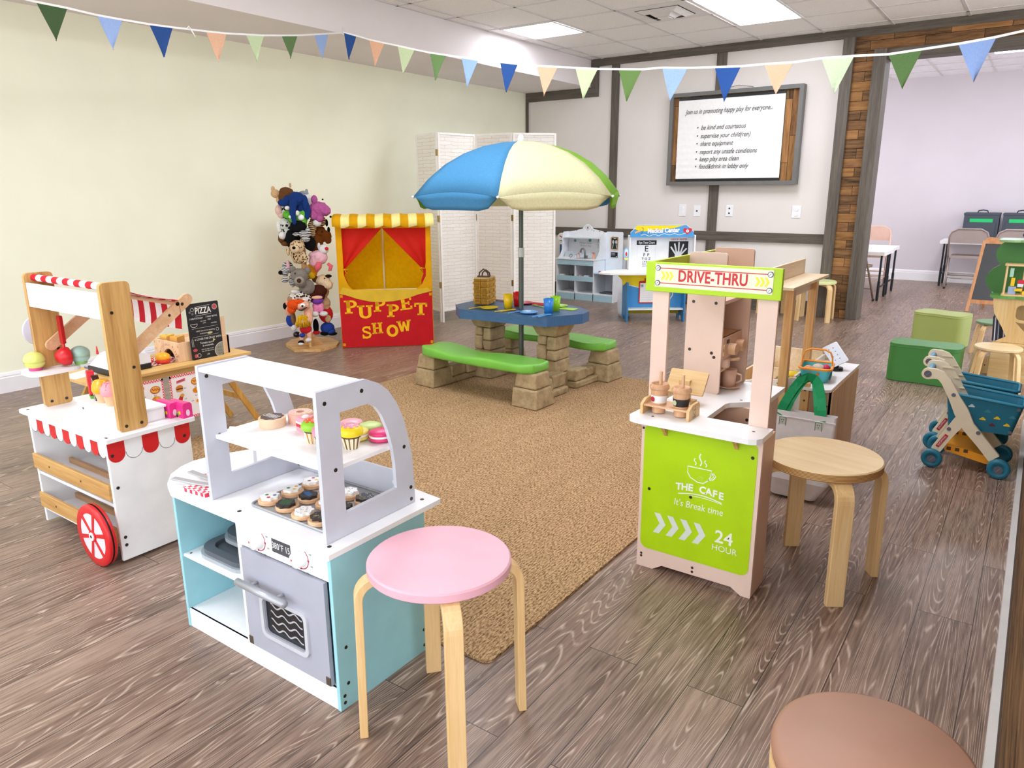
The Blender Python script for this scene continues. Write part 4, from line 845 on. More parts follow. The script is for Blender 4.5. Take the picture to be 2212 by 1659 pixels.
puppet('dragon_puppet', 'fuzzy magenta plush puppet with curly fur at the upper right', .15, .09, 1.155, (MAG, [(0, 0, 0, .085, .07, .06), (.05, -.02, -.01, .045, .05, .045), (-.04, -.02, -.045, .04, .04, .04), (.0, -.02, -.07, .035, .035, .035)]), [('ear', MAG, [(-.03, 0, .075, .026, .02, .038)]), ('nose', BLK, [(.088, -.04, -.06, .009, .009, .009)]), ('eye', BLK, [(.035, -.02, .078, .007, .007, .007)])])
puppet('cow_puppet', 'spotted black and white plush cow puppet with pink muzzle', -.12, .05, 1.15, (COW, [(0, 0, 0, .045, .045, .05), (.02, 0, -.05, .04, .04, .05)]), [('muzzle', plush('EFC8BC'), [(-.042, -.02, 0, .03, .035, .045), (-.03, -.02, -.04, .025, .03, .025)])])
puppet('frog_puppet', 'bright green plush frog puppet under the blue elephant trunk', -.02, .115, 1.09, (GRN, [(-.07, 0, .025, .045, .045, .035), (.03, 0, .03, .055, .05, .05), (.03, 0, -.03, .045, .04, .06), (-.03, 0, -.01, .04, .04, .04)]), [('eye', EYEW, [(.025, -.045, .005, .026, .016, .024)]), ('eye', EYEW, [(-.055, -.045, .01, .016, .012, .014)]), ('belly', plush('9ADB58'), [(.03, -.03, -.05, .022, .02, .03)])])
puppet('snow_leopard_puppet', 'white plush puppet with black patches and pale ear at left', -.12, .075, 1.02, (SNOW, [(0, 0, .01, .05, .045, .06), (.01, 0, -.03, .045, .04, .05)]), [('ear', WHT, [(-.05, 0, .0, .022, .015, .045)]), ('paw', WHT, [(-.03, -.02, -.07, .03, .025, .032)])])
puppet('badger_puppet', 'black plush puppet with white striped face at the rack centre', -.02, .15, .995, (BLK, [(0, 0, .02, .07, .05, .055), (-.05, .03, -.06, .06, .045, .07), (.08, .04, -.11, .05, .04, .06)]), [('face_stripe', ZEB, [(.045, -.04, -.03, .05, .02, .03), (-.02, -.045, -.03, .03, .014, .014), (.07, -.02, -.0, .02, .02, .02), (.05, -.03, -.07, .035, .025, .025)])])
puppet('tiger_puppet', 'striped tan plush tiger puppet under the magenta one', .12, .06, 1.04, (TIG, [(.02, 0, .02, .065, .05, .05), (-.03, -.01, -.02, .035, .035, .05), (-.04, -.02, -.075, .032, .03, .035)]), [('muzzle', WHT, [(.01, -.05, .01, .035, .02, .03)]), ('ear', BLK, [(.085, 0, .005, .012, .02, .03)])])
puppet('horse_puppet', 'glossy brown plush horse puppet at the right of the rack', .135, .0, .945, (HORSE, [(0, 0, .03, .06, .05, .05), (-.03, 0, -.06, .065, .055, .09), (.06, 0, -.01, .045, .035, .05), (.075, 0, -.045, .028, .025, .03)]), [('ear', BLK, [(.085, 0, .04, .012, .02, .025)]), ('eye', EYE, [(.03, -.045, .03, .007, .007, .007)])])
puppet('monkey_puppet', 'dark plush puppet with brown paws behind the leopard', -.13, .05, .93, (BLK, [(.0, 0, 0, .055, .045, .07), (.04, 0, -.03, .04, .04, .05)]), [('paw', BR, [(-.03, -.03, -.01, .028, .028, .03), (-.005, -.04, -.045, .032, .028, .02)])])
puppet('leopard_puppet', 'tan spotted plush leopard puppet in the middle of the rack', -.04, .17, .84, (LEO, [(0, 0, .02, .062, .058, .058), (0, .02, -.05, .058, .05, .065), (.05, -.02, -.07, .025, .025, .05)]), [('muzzle', CREAM, [(-.02, -.05, .01, .036, .028, .032)]), ('nose', BLK, [(-.028, -.077, .022, .014, .008, .012)]), ('ear', LEO, [(.04, 0, .07, .018, .01, .018)]), ('arm', LEO, [(-.075, 0, -.01, .015, .02, .035)])])
puppet('rabbit_puppet', 'pink plush rabbit puppet hanging with coral ears below', .13, .1, .77, (PNK, [(0, 0, 0, .065, .055, .06), (-.045, 0, -.03, .045, .04, .05), (-.02, 0, .02, .07, .05, .03)]), [('face', WHT, [(.035, -.02, .065, .042, .04, .04), (-.0, 0, .09, .014, .012, .028)]), ('nose', REDC, [(.058, -.055, .072, .015, .012, .015)]), ('ear', COR, [('tube', [(-.01, -.02, -.04), (-.02, -.03, -.075), (-.035, -.02, -.115)], [.028, .03, .012])]), ('ear', COR, [('tube', [(.06, -.02, -.05), (.085, -.02, -.075), (.075, -.02, -.105), (.06, -.02, -.11)], [.012, .018, .014, .005])])])
puppet('duck_puppet', 'orange yellow plush puppet peeping beside the wooden post', .065, .04, .66, (ORG, [(0, 0, 0, .045, .04, .06), (.03, 0, .03, .03, .03, .03)]), [('beak', plush('E8B820'), [(-.01, -.035, -.04, .03, .02, .03)])])
puppet('zebra_puppet', 'black and white striped plush zebra puppet at left', -.13, .07, .675, (ZEB, [(0, 0, .02, .045, .04, .05), (-.025, -.01, -.02, .03, .03, .04), (.03, 0, -.09, .03, .03, .06)]), [('muzzle', BLK, [(-.058, -.02, -.022, .02, .02, .018)]), ('ear', PNK, [(.005, -.035, .045, .014, .01, .035)]), ('ear', ZEB, [(-.03, -.02, -.085, .03, .015, .022)])])
puppet('wolf_puppet', 'grey plush wolf puppet with brown nose facing forward', -.04, .15, .61, (RAT, [(0, 0, .02, .07, .06, .06), (.0, -.03, -.03, .05, .05, .045), (.05, .03, -.08, .065, .05, .065)]), [('muzzle', plush('A8A090'), [(-.005, -.065, -.015, .04, .03, .035)]), ('nose', plush('4A3028'), [(-.008, -.094, -.01, .018, .012, .018)]), ('ear', RAT, [(.065, 0, .06, .025, .015, .03)]), ('ear', RAT, [(-.05, 0, .075, .025, .015, .025)]), ('eye', EYE, [(-.035, -.055, .045, .007, .006, .007)])])
puppet('dog_puppet', 'tan plush dog puppet with dark brows right of the wolf', .145, .045, .565, (CREAM, [(0, 0, 0, .062, .055, .055), (.035, -.02, -.03, .045, .045, .04)]), [('ear', BR, [(-.062, 0, .02, .028, .018, .03)]), ('brow', plush('2A1A12'), [(.045, -.03, .045, .028, .012, .014)]), ('eye', EYE, [(.012, -.053, .03, .006, .005, .006)])])
puppet('giraffe_puppet', 'brown and white patched plush puppet below the grey wolf', -.055, .12, .465, (GIR, [(0, 0, 0, .07, .05, .045), (.05, -.01, -.03, .045, .035, .04), (-.05, 0, -.02, .04, .04, .045)]), [('head_tuft', WHT, [(-.03, -.03, .035, .035, .025, .018), (.035, -.035, -.035, .018, .012, .018)]), ('snout', plush('B08A70'), [(-.07, -.01, -.03, .03, .03, .035)])])
puppet('girl_doll_puppet', 'doll puppet with long brown hair, purple top and pink trousers', .08, .085, .40, (PKC, [(-.012, 0, -.045, .025, .028, .055), (.03, 0, -.045, .025, .028, .055)]), [('hair', HAIRB, [(.02, 0, .09, .072, .05, .055), (.045, .01, .06, .03, .04, .05), (-.03, -.01, .05, .035, .035, .055)]), ('top', PUR, [(.005, -.01, .015, .05, .045, .035), (.03, -.01, .05, .025, .03, .025)]), ('hand', SKIN, [(.005, -.05, .043, .045, .018, .016)]), ('shoe', WHT, [(-.02, -.02, -.1, .033, .035, .024)]), ('shoe', WHT, [(.05, -.02, -.1, .036, .035, .022)])])
puppet('bear_puppet', 'tan plush puppet with red shirt and blue trousers at the right', .15, .0, .33, (CAM, [(0, 0, .14, .038, .04, .05), (-.005, 0, .04, .05, .045, .06), (.015, -.03, -.085, .026, .02, .04)]), [('shirt', REDC, [(.0, 0, -.05, .06, .045, .075)]), ('trousers', BLUC, [(.005, 0, -.17, .06, .045, .05), (.03, 0, -.2, .04, .04, .03)]), ('shoe', BLK, [(-.02, -.01, -.215, .04, .03, .02), (.045, -.01, -.222, .04, .03, .016)]), ('leg', BLK, [(-.09, .0, -.15, .025, .025, .065)]), ('cuff', REDC, [(-.09, -.0, -.205, .03, .028, .02)])])
puppet('orange_hair_puppet', 'pink faced puppet with open mouth and bright orange hair', -.045, .165, .375, (SKIN, [(.01, 0, .01, .06, .05, .045), (.05, .02, -.06, .035, .035, .06)]), [('hair', HAIRO, [(-.06, 0, .02, .055, .045, .045), (-.02, -.01, .045, .05, .035, .02), (-.08, 0, -.02, .035, .03, .035)]), ('eye', EYEW, [(.012, -.05, .02, .022, .012, .016)]), ('pupil', EYE, [(.008, -.062, .016, .009, .005, .009)]), ('mouth', plain('2A0E0E', .5), [('tube', [(-.025, -.047, -.018), (.0, -.054, -.02), (.025, -.05, -.008), (.05, -.03, .004)], [.004, .008, .007, .003])])])
yp = puppet('yarn_hair_puppet', 'doll puppet with yellow yarn hair, red dress and dangling legs', -.045, .19, .26, (SKIN, [(.0, 0, .0, .05, .045, .05), (.055, .01, .02, .03, .03, .055), (-.02, .02, -.14, .018, .02, .05), (.045, .02, -.12, .02, .022, .06)]), [('dress', REDC, [(.02, .02, -.07, .05, .04, .04)]), ('sock', BLUC, [(-.012, .01, -.12, .025, .025, .018)]), ('shoe', BLK, [(-.025, -.01, -.175, .026, .034, .016)]), ('shoe_toe', WHT, [(-.027, -.028, -.183, .022, .024, .014)]), ('shoe', WHT, [(.035, -.005, -.16, .026, .032, .018)])])
f = MB(); rr = random.Random(3)
for k in range(60):
    a = rr.uniform(-PI, .3) if k % 3 else rr.uniform(0, 2*PI); e = rr.uniform(.1, 1); x0, y0 = .05*e*math.cos(a), -.048*abs(math.sin(a))*e-.005
    f.tube([(0, -.01, .052), (x0*.8, y0*1.0, .04), (x0*1.15, y0*1.1, .0), (x0*1.3, y0*1.12, -.03-.02*rr.random())], .004, HAIRY, 5)
f.build('yarn_hair', yp)
puppet('boy_doll_puppet', 'doll puppet with blue trousers, white sock and black shoe at lower left', -.145, .05, .27, (SKIN, [(0, 0, .06, .035, .035, .055), (.01, 0, .13, .04, .035, .05)]), [('jumper', plush('8A6A48'), [(.025, -.02, .0, .022, .025, .06)]), ('trousers', BLUC, [(.005, 0, -.02, .04, .035, .055)]), ('sock', WHT, [(.025, -.02, -.085, .022, .022, .028)]), ('shoe', plain('0C0C0E', .15), [(.045, -.05, -.135, .032, .035, .026)]), ('hair', BLK, [(-.03, 0, .1, .02, .02, .03)])])
# ============================================================ FOLDING SCREEN
t = thing('folding_screen', 'white woven four panel folding screen zigzagging across the corner', 'room divider', (-4.7, 6.05, 0))
def mat_weave():
    s = N('woven_paper'); bk = s.n('ShaderNodeTexBrick', offset=.5); tc = s.n('ShaderNodeTexCoord'); sp = s.n('ShaderNodeSeparateXYZ'); cb = s.n('ShaderNodeCombineXYZ'); ad = s.n('ShaderNodeMath', operation='ADD')
    s.l(tc.outputs['Object'], sp.inputs[0]); s.l(sp.outputs['X'], ad.inputs[0]); s.l(sp.outputs['Y'], ad.inputs[1]); s.l(ad.outputs[0], cb.inputs['X']); nz = s.n('ShaderNodeTexNoise', Scale=14.0, Detail=2.0); s.l(tc.outputs['Object'], nz.inputs['Vector'])
    ma = s.n('ShaderNodeMath', operation='MULTIPLY_ADD'); s.l(nz.outputs[0], ma.inputs[0]); ma.inputs[1].default_value = .022; s.l(sp.outputs['Z'], ma.inputs[2]); s.l(ma.outputs[0], cb.inputs['Y']); s.l(cb.outputs[0], bk.inputs['Vector'])
    for k, v in (('Scale', 1.0), ('Mortar Size', .0026), ('Mortar Smooth', .5), ('Brick Width', .19), ('Row Height', .034)): bk.inputs[k].default_value = v
    bk.inputs['Color1'].default_value = rgb('F5F1EA'); bk.inputs['Color2'].default_value = rgb('EFEAE2'); bk.inputs['Mortar'].default_value = rgb('D9D0C4'); s.col(bk.outputs[0])
    x = s.n('ShaderNodeMath', operation='SUBTRACT'); x.inputs[0].default_value = 1; s.l(bk.outputs['Fac'], x.inputs[1]); s.bump(x.outputs[0], .35, .004); return s.fin(.8)
WEAVE = mat_weave(); SCF = plain('F6F3EE', .5)
sp_ = [(-5.245, 5.76), (-4.84, 5.605), (-4.745, 6.075), (-4.335, 6.14), (-4.03, 6.46)]
for i in range(4):
    a, b_ = Vector(sp_[i]), Vector(sp_[i+1]); d = (b_-a); Ln = d.length; ang = math.atan2(d.y, d.x)
    M_ = Matrix.Translation((a.x+4.7, a.y-6.05, 0)) @ Matrix.Rotation(ang, 4, 'Z')
    f = MB(); f.T = M_
    for x0, x1 in ((.004, .026), (Ln-.026, Ln-.004)): f.box(x0, x1, -.01, .01, 0, 1.835, SCF)
    f.box(.026, Ln-.026, -.01, .01, 1.815, 1.835, SCF); f.box(.026, Ln-.026, -.01, .01, .11, .13, SCF); fr = f.build('panel_frame', t, bevel=.002)
    f = MB(); f.T = M_; f.box(.026, Ln-.026, -.004, .004, .13, 1.815, WEAVE); f.build('woven_panel', fr)
    if i < 3:
        for z in (.35, 1.0, 1.62): f = MB(); f.T = M_; f.box(Ln-.012, Ln+.008, -.013, .013, z, z+.06, plain('8A7240', .35, .8)); f.build('hinge', t)
# ============================================================ PICNIC TABLE
PC_ = (-2.825, 4.09); t = thing('picnic_table', 'toddler picnic table with blue top, green benches and stone legs', 'picnic table', (PC_[0], PC_[1], .009), math.radians(-3))
def mat_stone():
    s = N('moulded_stone'); nz = s.n('ShaderNodeTexNoise', Scale=14.0, Detail=6.0, Roughness=.65); s.l(s.coord(), nz.inputs['Vector'])
    s.col(s.ramp(nz.outputs[0], [(.25, '7C6A4C'), (.5, 'A48E68'), (.75, 'B8A47E')])); s.bump(nz.outputs[0], .5, .02); return s.fin(.7)
STONE = mat_stone(); GREEN = plain('74BC44', .38, var=.06, scale=5)
def mat_wgrain(h):
    s = N('moulded_plastic_grain'); wv = s.n('ShaderNodeTexWave', Scale=9.0, Distortion=5.0, Detail=2.0, bands_direction='Y'); s.l(s.coord((.5, 3, 3)), wv.inputs['Vector'])
    nz = s.n('ShaderNodeTexNoise', Scale=30.0, Detail=3.0); s.l(s.coord((.3, 3, 3)), nz.inputs['Vector']); c = rgb(h)
    s.col(s.ramp(nz.outputs[0], [(.3, tuple(v*.88 for v in c[:3])+(1,)), (.7, c)])); s.bump(wv.outputs[0], .25, .004); return s.fin(.42)
TBLUE = mat_wgrain('38628F')
f = MB(); tp = [(-.48, -.10), (-.34, -.245), (.34, -.235), (.475, .0), (.46, .13), (.26, .29), (-.37, .27), (-.48, .14)]
f.T = Matrix.Rotation(math.radians(6), 4, 'Z')
f.prism(tp, 'z', .448, .512, TBLUE); f.build('table_top', t, bevel=.024, seg=4)
f = MB(); f.T = Matrix.Rotation(math.radians(6), 4, 'Z')
for k in range(-2, 2): f.box(-.45 if abs(k) < 1 else -.34, .44 if abs(k) < 1 else .33, k*.105-.002+.0525, k*.105+.002+.0525, .5105, .5122, plain('2C4F76', .6))
f.build('board_groove', t)
def block(mb, x0, x1, y0, y1, z0, z1, tx=.0, ty=.0, rr=random.Random(2)):
    j = lambda: rr.uniform(-.006, .006)
    vs = [(x0+j(), y0+j(), z0), (x1+j(), y0+j(), z0), (x1+j(), y1+j(), z0), (x0+j(), y1+j(), z0), (x0+tx+j(), y0+ty+j(), z1), (x1-tx+j(), y0+ty+j(), z1), (x1-tx+j(), y1-ty+j(), z1), (x0+tx+j(), y1-ty+j(), z1)]
    mb.add(vs, [(3, 2, 1, 0), (4, 5, 6, 7), (0, 1, 5, 4), (1, 2, 6, 5), (2, 3, 7, 6), (3, 0, 4, 7)], STONE)
for sx in (-1, 1):
    f = MB()
    for sy in (-1, 1):
        cx, cy = sx*.425, sy*.42
        block(f, cx-.105, cx+.095, cy-.105, cy+.095, 0, .12, .014, .014); block(f, cx-.09, cx+.082, cy-.09, cy+.08, .122, .215, .016, .014)
        y0, y1 = sorted((sy*.35, sy*.05)); ym = (y0+y1)/2
        block(f, sx*.385-.05, sx*.385+.05, y0, y1, 0, .045); block(f, sx*.375-.045, sx*.375+.045, y0, ym-.003, .047, .125, .0, .0); block(f, sx*.365-.045, sx*.365+.045, ym+.003, y1, .047, .105 if sy > 0 else .135)
    px = sx*.275
    block(f, px-.085, px+.085, -.10, .10, 0, .11, .008, .01); block(f, px-.077, px+.077, -.09, .09, .112, .20, .0, .004); block(f, px-.075, px-.003, -.086, .086, .202, .30); block(f, px+.003, px+.075, -.086, .086, .202, .27); block(f, px+.003, px+.074, -.086, .086, .272, .36); block(f, px-.075, px-.003, -.086, .086, .302, .36)
    vs = [(px-.075, -.085, .362), (px+.075, -.085, .362), (px+.075, .085, .362), (px-.075, .085, .362), (px-.11, -.12, .449), (px+.11, -.12, .449), (px+.11, .12, .449), (px-.11, .12, .449)]
    f.add(vs, [(3, 2, 1, 0), (4, 5, 6, 7), (0, 1, 5, 4), (1, 2, 6, 5), (2, 3, 7, 6), (3, 0, 4, 7)], STONE)
    f.build('stone_leg', t, bevel=.012, seg=3)
for sy in (-1, 1):
    f = MB(); n = 24; vs = []; fs = []
    for i in range(n+1):
        u = -1+2*i/n; x = u*.475; yc = sy*(.405+.02*(1-u*u)); hw = .118*(1-.3*max(0, abs(u)-.85)/.15)
        wob = .012*math.sin(u*7+sy)+.01*abs(u)**3; zt = .268+.012*abs(u)**2+.006*math.sin(u*6)
        yi = yc-sy*(hw-.02*math.cos(u*5)); yo = yc+sy*hw
        a, b_ = (yi, yo) if yi < yo else (yo, yi)
        vs += [(x, a, .213), (x, b_, .213), (x, b_, zt-.004), (x, (a+b_)/2, zt-.012), (x, a, zt)]
    for i in range(n):
        for k in range(5): l_ = (k+1) % 5; fs.append((i*5+k, i*5+l_, i*5+5+l_, i*5+5+k))
    fs += [(0, 4, 3, 2, 1), tuple(n*5+k for k in range(5))]
    f.add(vs, fs, GREEN, True); o = f.build('bench_seat', t, bevel=.016, seg=3)
# umbrella standing through the table
UC = (-2.80, 4.06); t = thing('parasol', 'blue, cream and green garden parasol standing through the picnic table', 'umbrella', (UC[0], UC[1], .009))
f = MB(); f.cyl((0, 0, 0), .017, .86, plain('5E6660', .45, .4)); f.cyl((0, 0, .90), .015, .68, plain('5E6660', .45, .4)); f.build('pole', t)
f = MB(); f.cyl((0, 0, .86), .021, .06, plain('C8CCC8', .4)); f.build('pole_joint', t)
UB = thin(fabric('4E93C2', .7, .15, 90), .25); UCR = thin(fabric('F3EFC4', .7, .15, 90), .3); UG = thin(fabric('93CC3A', .7, .15, 90), .3)
rib = [(0, 1.590), (.12, 1.582), (.25, 1.556), (.38, 1.510), (.5, 1.445), (.61, 1.358), (.708, 1.252)]
ang0 = math.radians(-126); NS = 10
for k in range(6):
    m_ = (UB, UCR, UG)[k % 3]; f = MB(); vs = []; fs = []
    for j in range(NS+1):
        u = j/NS; a = ang0+(k+u)*PI/3; chord = math.cos(PI/6)/math.cos((u-.5)*PI/3); s_ = 4*u*(1-u)
        for r_, z in rib: q = 1-(1-chord)*.92*(r_/.708); vs.append((r_*q*math.cos(a), r_*q*math.sin(a), z+.028*s_*(r_/.708)**2-.006*s_*math.sin(PI*r_/.708)))
    m2 = len(rib)
    for j in range(NS):
        for i in range(m2-1): a = j*m2+i; fs.append((a, a+m2, a+m2+1, a+1))
    vv = []; ff = []; r_, z = rib[-1]
    for j in range(NS+1):
        u = j/NS; a = ang0+(k+u)*PI/3; chord = math.cos(PI/6)/math.cos((u-.5)*PI/3); s_ = 4*u*(1-u); q = (1-(1-chord)*.92)*r_; e = min(1, min(u, 1-u)*7)
        for d_ in (0, .03, .06, .08): vv.append(((q-d_*.25)*math.cos(a), (q-d_*.25)*math.sin(a), z+.028*s_-d_*(e**.5)*(1+.30*s_)))
    for j in range(NS):
        for i in range(3): a = j*4+i; ff.append((a, a+4, a+5, a+1))
    f.add(vv, ff, m_, True)
    f.add(vs, fs, m_, True); o = f.build('canopy_panel', t); q = o.modifiers.new('s', 'SOLIDIFY'); q.thickness = .002
for k in range(6):
    a = ang0+k*PI/3; f = MB(); f.tube([(r_*math.cos(a), r_*math.sin(a), z-.008) for r_, z in rib], .0035, STEEL, 6); f.tube([(.02*math.cos(a), .02*math.sin(a), 1.33), (.4*math.cos(a), .4*math.sin(a), 1.49)], .003, STEEL, 6); f.ell((.711*math.cos(a), .711*math.sin(a), 1.252), .008, WHITE, 8, 6); f.build('rib', t)
f = MB(); f.lathe([(0, 1.585), (.02, 1.585), (.022, 1.605), (.012, 1.63), (0, 1.635)], WHITE, seg=14); f.build('finial', t)
# table settings
ZT = .522
def plate(x, y, c, label):
    f = MB(); f.lathe([(0, 0), (.04, 0), (.058, .008), (.062, .012), (.058, .0115), (.04, .004), (0, .004)], plain(c, .3), seg=32); o = f.build('toy_plate', loc=(x*.963, y*.963, ZT)); tag(o, label, 'plate', 'toy plates on the picnic table')
def cup(x, y, c, label):
    f = MB(); f.lathe([(0, 0), (.027, 0), (.034, .096), (.031, .096), (.0245, .004), (0, .004)], plain(c, .3), seg=28); o = f.build('toy_cup', loc=(x*.963, y*.963, ZT)); tag(o, label, 'cup', 'toy cups on the picnic table')
for x, y, c, n_ in ((-3.097, 4.095, 'F2D016', 'yellow'), (-2.754, 4.085, '4FA4E8', 'blue'), (-3.02, 4.42, 'D81E3A', 'red'), (-2.735, 4.44, 'A8E02E', 'lime green')): plate(x, y, c, n_+' toy plate lying on the blue picnic table')
for x, y, c, n_ in ((-3.0, 4.19, 'F7CC10', 'yellow'), (-3.005, 4.315, 'DE1C1C', 'red'), (-2.648, 4.165, '2F86D8', 'blue'), (-2.665, 4.28, '9CDC1E', 'lime green')): cup(x, y, c, n_+' toy cup standing on the blue picnic table')
def cutlery(kind, x, y, ang, c, label):
    f = MB(); f.T = Matrix.Translation((0, 0, .003)) @ Matrix.Rotation(ang, 4, 'Z'); m = plain(c, .35)
    if kind == 'fork': f.prism([(-.006, -.06), (.006, -.06), (.004, .02), (.012, .03), (.012, .065), (.007, .065), (.006, .04), (.0025, .04), (.0025, .065), (-.0025, .065), (-.0025, .04), (-.006, .04), (-.007, .065), (-.012, .065), (-.012, .03), (-.004, .02)], 'z', 0, .004, m)
    elif kind == 'knife': f.prism([(-.006, -.065), (.006, -.065), (.008, .0), (.009, .05), (.003, .07), (-.005, .06), (-.006, 0)], 'z', 0, .004, m)
    else: f.prism([(-.006, -.065), (.006, -.065), (.004, .02)]+circle(.016, 10, (0, .045), -.9, PI+.9, sy=1.4)+[(-.004, .02)], 'z', 0, .004, m)
    o = f.build('toy_'+kind, loc=(x*.963, y*.963, ZT), bevel=.001); tag(o, label, kind)
for c, n_, p in (('F2D016', 'yellow', ((-3.19, 4.06, -.15), (-2.955, 4.06, -.25), (-2.93, 4.09, -.2))), ('5AAAF0', 'blue', ((-2.85, 4.05, -.1), (-2.635, 4.03, -.1), (-2.605, 4.05, -.05)))):
    for (x, y, a), k in zip(p, ('fork', 'knife', 'spoon')): cutlery(k, x, y, a, c, n_+' toy '+k+' beside the '+n_+' plate')
cutlery('fork', -2.86, 4.37, 1.2, '8CCC2A', 'green toy fork left of the lime green plate'); cutlery('spoon', -3.27, 4.44, 1.3, 'C81E3A', 'red toy spoon behind the wicker basket')
for x, y, c, n_ in ((-2.63, 4.39, 'C4E86A', 'pale lime napkin cut out lying beside the green plate'), (-2.93, 4.47, 'E02A44', 'red napkin cut out lying beside the red plate')):
    f = MB(); f.prism([(a+.004*math.sin(k*3), b_) for k, (a, b_) in enumerate(rrect(-.06, .06, -.04, .04, .01))], 'z', 0, .003, fabric(c, .8)); o = f.build('toy_napkin', loc=(x*.963, y*.963, ZT)); tag(o, n_, 'napkin')
t = thing('picnic_basket', 'small mustard wicker picnic basket standing on end on the blue table', 'basket', (-3.15, 4.115, ZT), math.radians(18))
WK = plain('C8962A', .5, var=.15, scale=60)
for s_ in (-1, 1):
    f = MB()
    for k in range(9):
        z0 = k*.02+.004; b_ = .003 if k % 2 else 0
        f.box(*(sorted((s_*.002, s_*.052+s_*b_))), -.085-b_, .085+b_, z0, z0+.019, WK)
        for j in range(4):
            if (j+k) % 2: f.box(s_*.027-.02+.0*j, s_*.027+.02, -.09, -.084, z0+.002, z0+.017, WK)
            f.box(s_*.052-.001 if s_ > 0 else -.058, s_*.052+.006 if s_ > 0 else -.051, -.075+.04*j-.014, -.075+.04*j+.014, z0+.002, z0+.017, WK) if (j+k) % 2 else None
    f.build('basket_half', t, bevel=.003)
f = MB(); f.prism(rrect(-.05, .05, -.085, .085, .01), 'z', .184, .19, plain('D9B87A', .5)); f.build('end_panel', t, bevel=.002)
f = MB(); DB = plain('4A2A1A', .4)
f.tube([(-.035, -.02, .19), (-.03, -.02, .22), (0, -.02, .245), (.03, -.02, .22), (.035, -.02, .19)], .005, DB, 8); f.tube([(-.03, .03, .19), (-.025, .03, .215), (0, .03, .235), (.025, .03, .215), (.03, .03, .19)], .005, DB, 8); f.box(-.045, .045, -.03, -.01, .19, .198, DB); f.build('handle', t)
# ============================================================ DRIVE-THRU CAFE
t = thing('cafe_stand', 'pink wooden play cafe with lime green front and drive-thru sign', 'play kitchen', (-.81, 2.5, 0))
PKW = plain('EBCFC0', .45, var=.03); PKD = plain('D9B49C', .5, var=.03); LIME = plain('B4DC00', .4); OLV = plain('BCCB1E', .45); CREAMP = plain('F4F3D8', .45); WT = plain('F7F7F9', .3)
SIGNRED = plain('D0202E', .45); LWHITE = plain('F4F8EA', .45)
f = W(t)
f.prism([(-1.017, 0), (-.956, 0), (-.921, .022), (-.676, .022), (-.641, 0), (-.609, 0), (-.609, .542), (-1.017, .542)], 'y', 2.2, 2.212, PKW)
fp = f.build('front_panel', t, bevel=.002)
f = W(t); f.prism(rrect(-1.006, -.622, .075, .535, .028), 'y', 2.1985, 2.2002, LIME)
y = 2.198; TH = .0032
f.stroke([(-.847, .413), (-.845, .39), (-.835, .375), (-.81, .3635), (-.79, .3635), (-.775, .376), (-.767, .392), (-.764, .413)], TH, LWHITE, (0, y, 0), closed=True)
f.stroke([(-.768, .402), (-.756, .404), (-.75, .396), (-.757, .384), (-.775, .379)], TH, LWHITE, (0, y, 0))
f.stroke([(-.770, .399), (-.758, .399), (-.757, .392), (-.766, .386)], .002, LWHITE, (0, y, 0))
for dx, h in ((-.018, .016), (0, .03), (.018, .016)): f.stroke([(-.804+dx+.004*math.sin(k*.9), .422+h*k/7*1.4) for k in range(8)], .0042 if dx == 0 else .003, LWHITE, (0, y, 0))
for k in range(12): f.flatpoly(circle(.0009, 6, (-.812+.005*(k % 4)+.003*(k//4), .372+.006*(k//4))), LWHITE, (0, y, 0))
for i, ch in enumerate('THE CAFE'):
    u = i/7; f.text(ch, .034, LWHITE, (-.874+.146*u, y, .333+.006*math.sin(PI*u)), bold=.0012, r=(1, 0, .12-.24*u))
f.stroke([(-.874+.15*k/12, .309+.011*math.sin(PI*k/12)) for k in range(13)], .0035, LWHITE, (0, y, 0)); f.stroke([(-.835+.112*k/12, .304+.008*math.sin(PI*(k/12*.7+.25))) for k in range(13)], .002, LWHITE, (0, y, 0))
f.text("It's Break time", .034, LWHITE, (-.803, y, .276), shear=.1, sx=.86)
for k in range(4):
    x0 = -.957+.0475*k; f.flatpoly([(x0, .218), (x0+.022, .218), (x0+.044, .181), (x0+.02, .143), (x0-.002, .143), (x0+.021, .181)], plain('DDE6DC', .5), (0, y, 0))
f.text('24', .062, LWHITE, (-.709, y, .188), bold=.001); f.text('HOUR', .03, LWHITE, (-.705, y, .148))
for x, z in ((-.637, .485), (-.98, .3), (-.83, .305)): f.cyl((x, 2.1985, z), .0055, -.0012, SCREW, 'y', 10)
f.build('printed_panel', fp)
f = W(t)
for x, z in ((-1.0, .05), (-1.0, .04), (-.81, .05), (-.81, .035), (-1.011, .515)): f.cyl((x, 2.2, z), .0045, -.001, SCREW, 'y', 10)
f.build('screws', fp)
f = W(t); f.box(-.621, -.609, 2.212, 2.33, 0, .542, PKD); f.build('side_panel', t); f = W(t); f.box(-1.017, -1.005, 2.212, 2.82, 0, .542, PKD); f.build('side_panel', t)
f = W(t); f.box(-1.005, -.75, 2.53, 2.54, .02, .542, PKD); f.cyl((-.765, 2.53, .5), .006, -.001, SCREW, 'y', 10); f.box(-.75, -.738, 2.53, 2.82, 0, .542, PKW); f.build('inner_panel', t)
f = W(t)
cp = rrect(-1.05, -.606, 2.148, 2.29, .03)
cp = [(-.606, 2.18), (-.606, 2.29), (-.826, 2.29), (-.83, 2.48), (-.822, 2.505), (-.80, 2.522), (-.775, 2.545), (-.73, 2.585), (-.72, 2.60), (-.72, 2.83), (-1.03, 2.83), (-1.03, 2.29), (-1.052, 2.28), (-1.056, 2.18), (-1.045, 2.16), (-1.02, 2.15), (-.64, 2.148), (-.617, 2.157)]
f.prism(cp, 'z', .543, .561, WT)
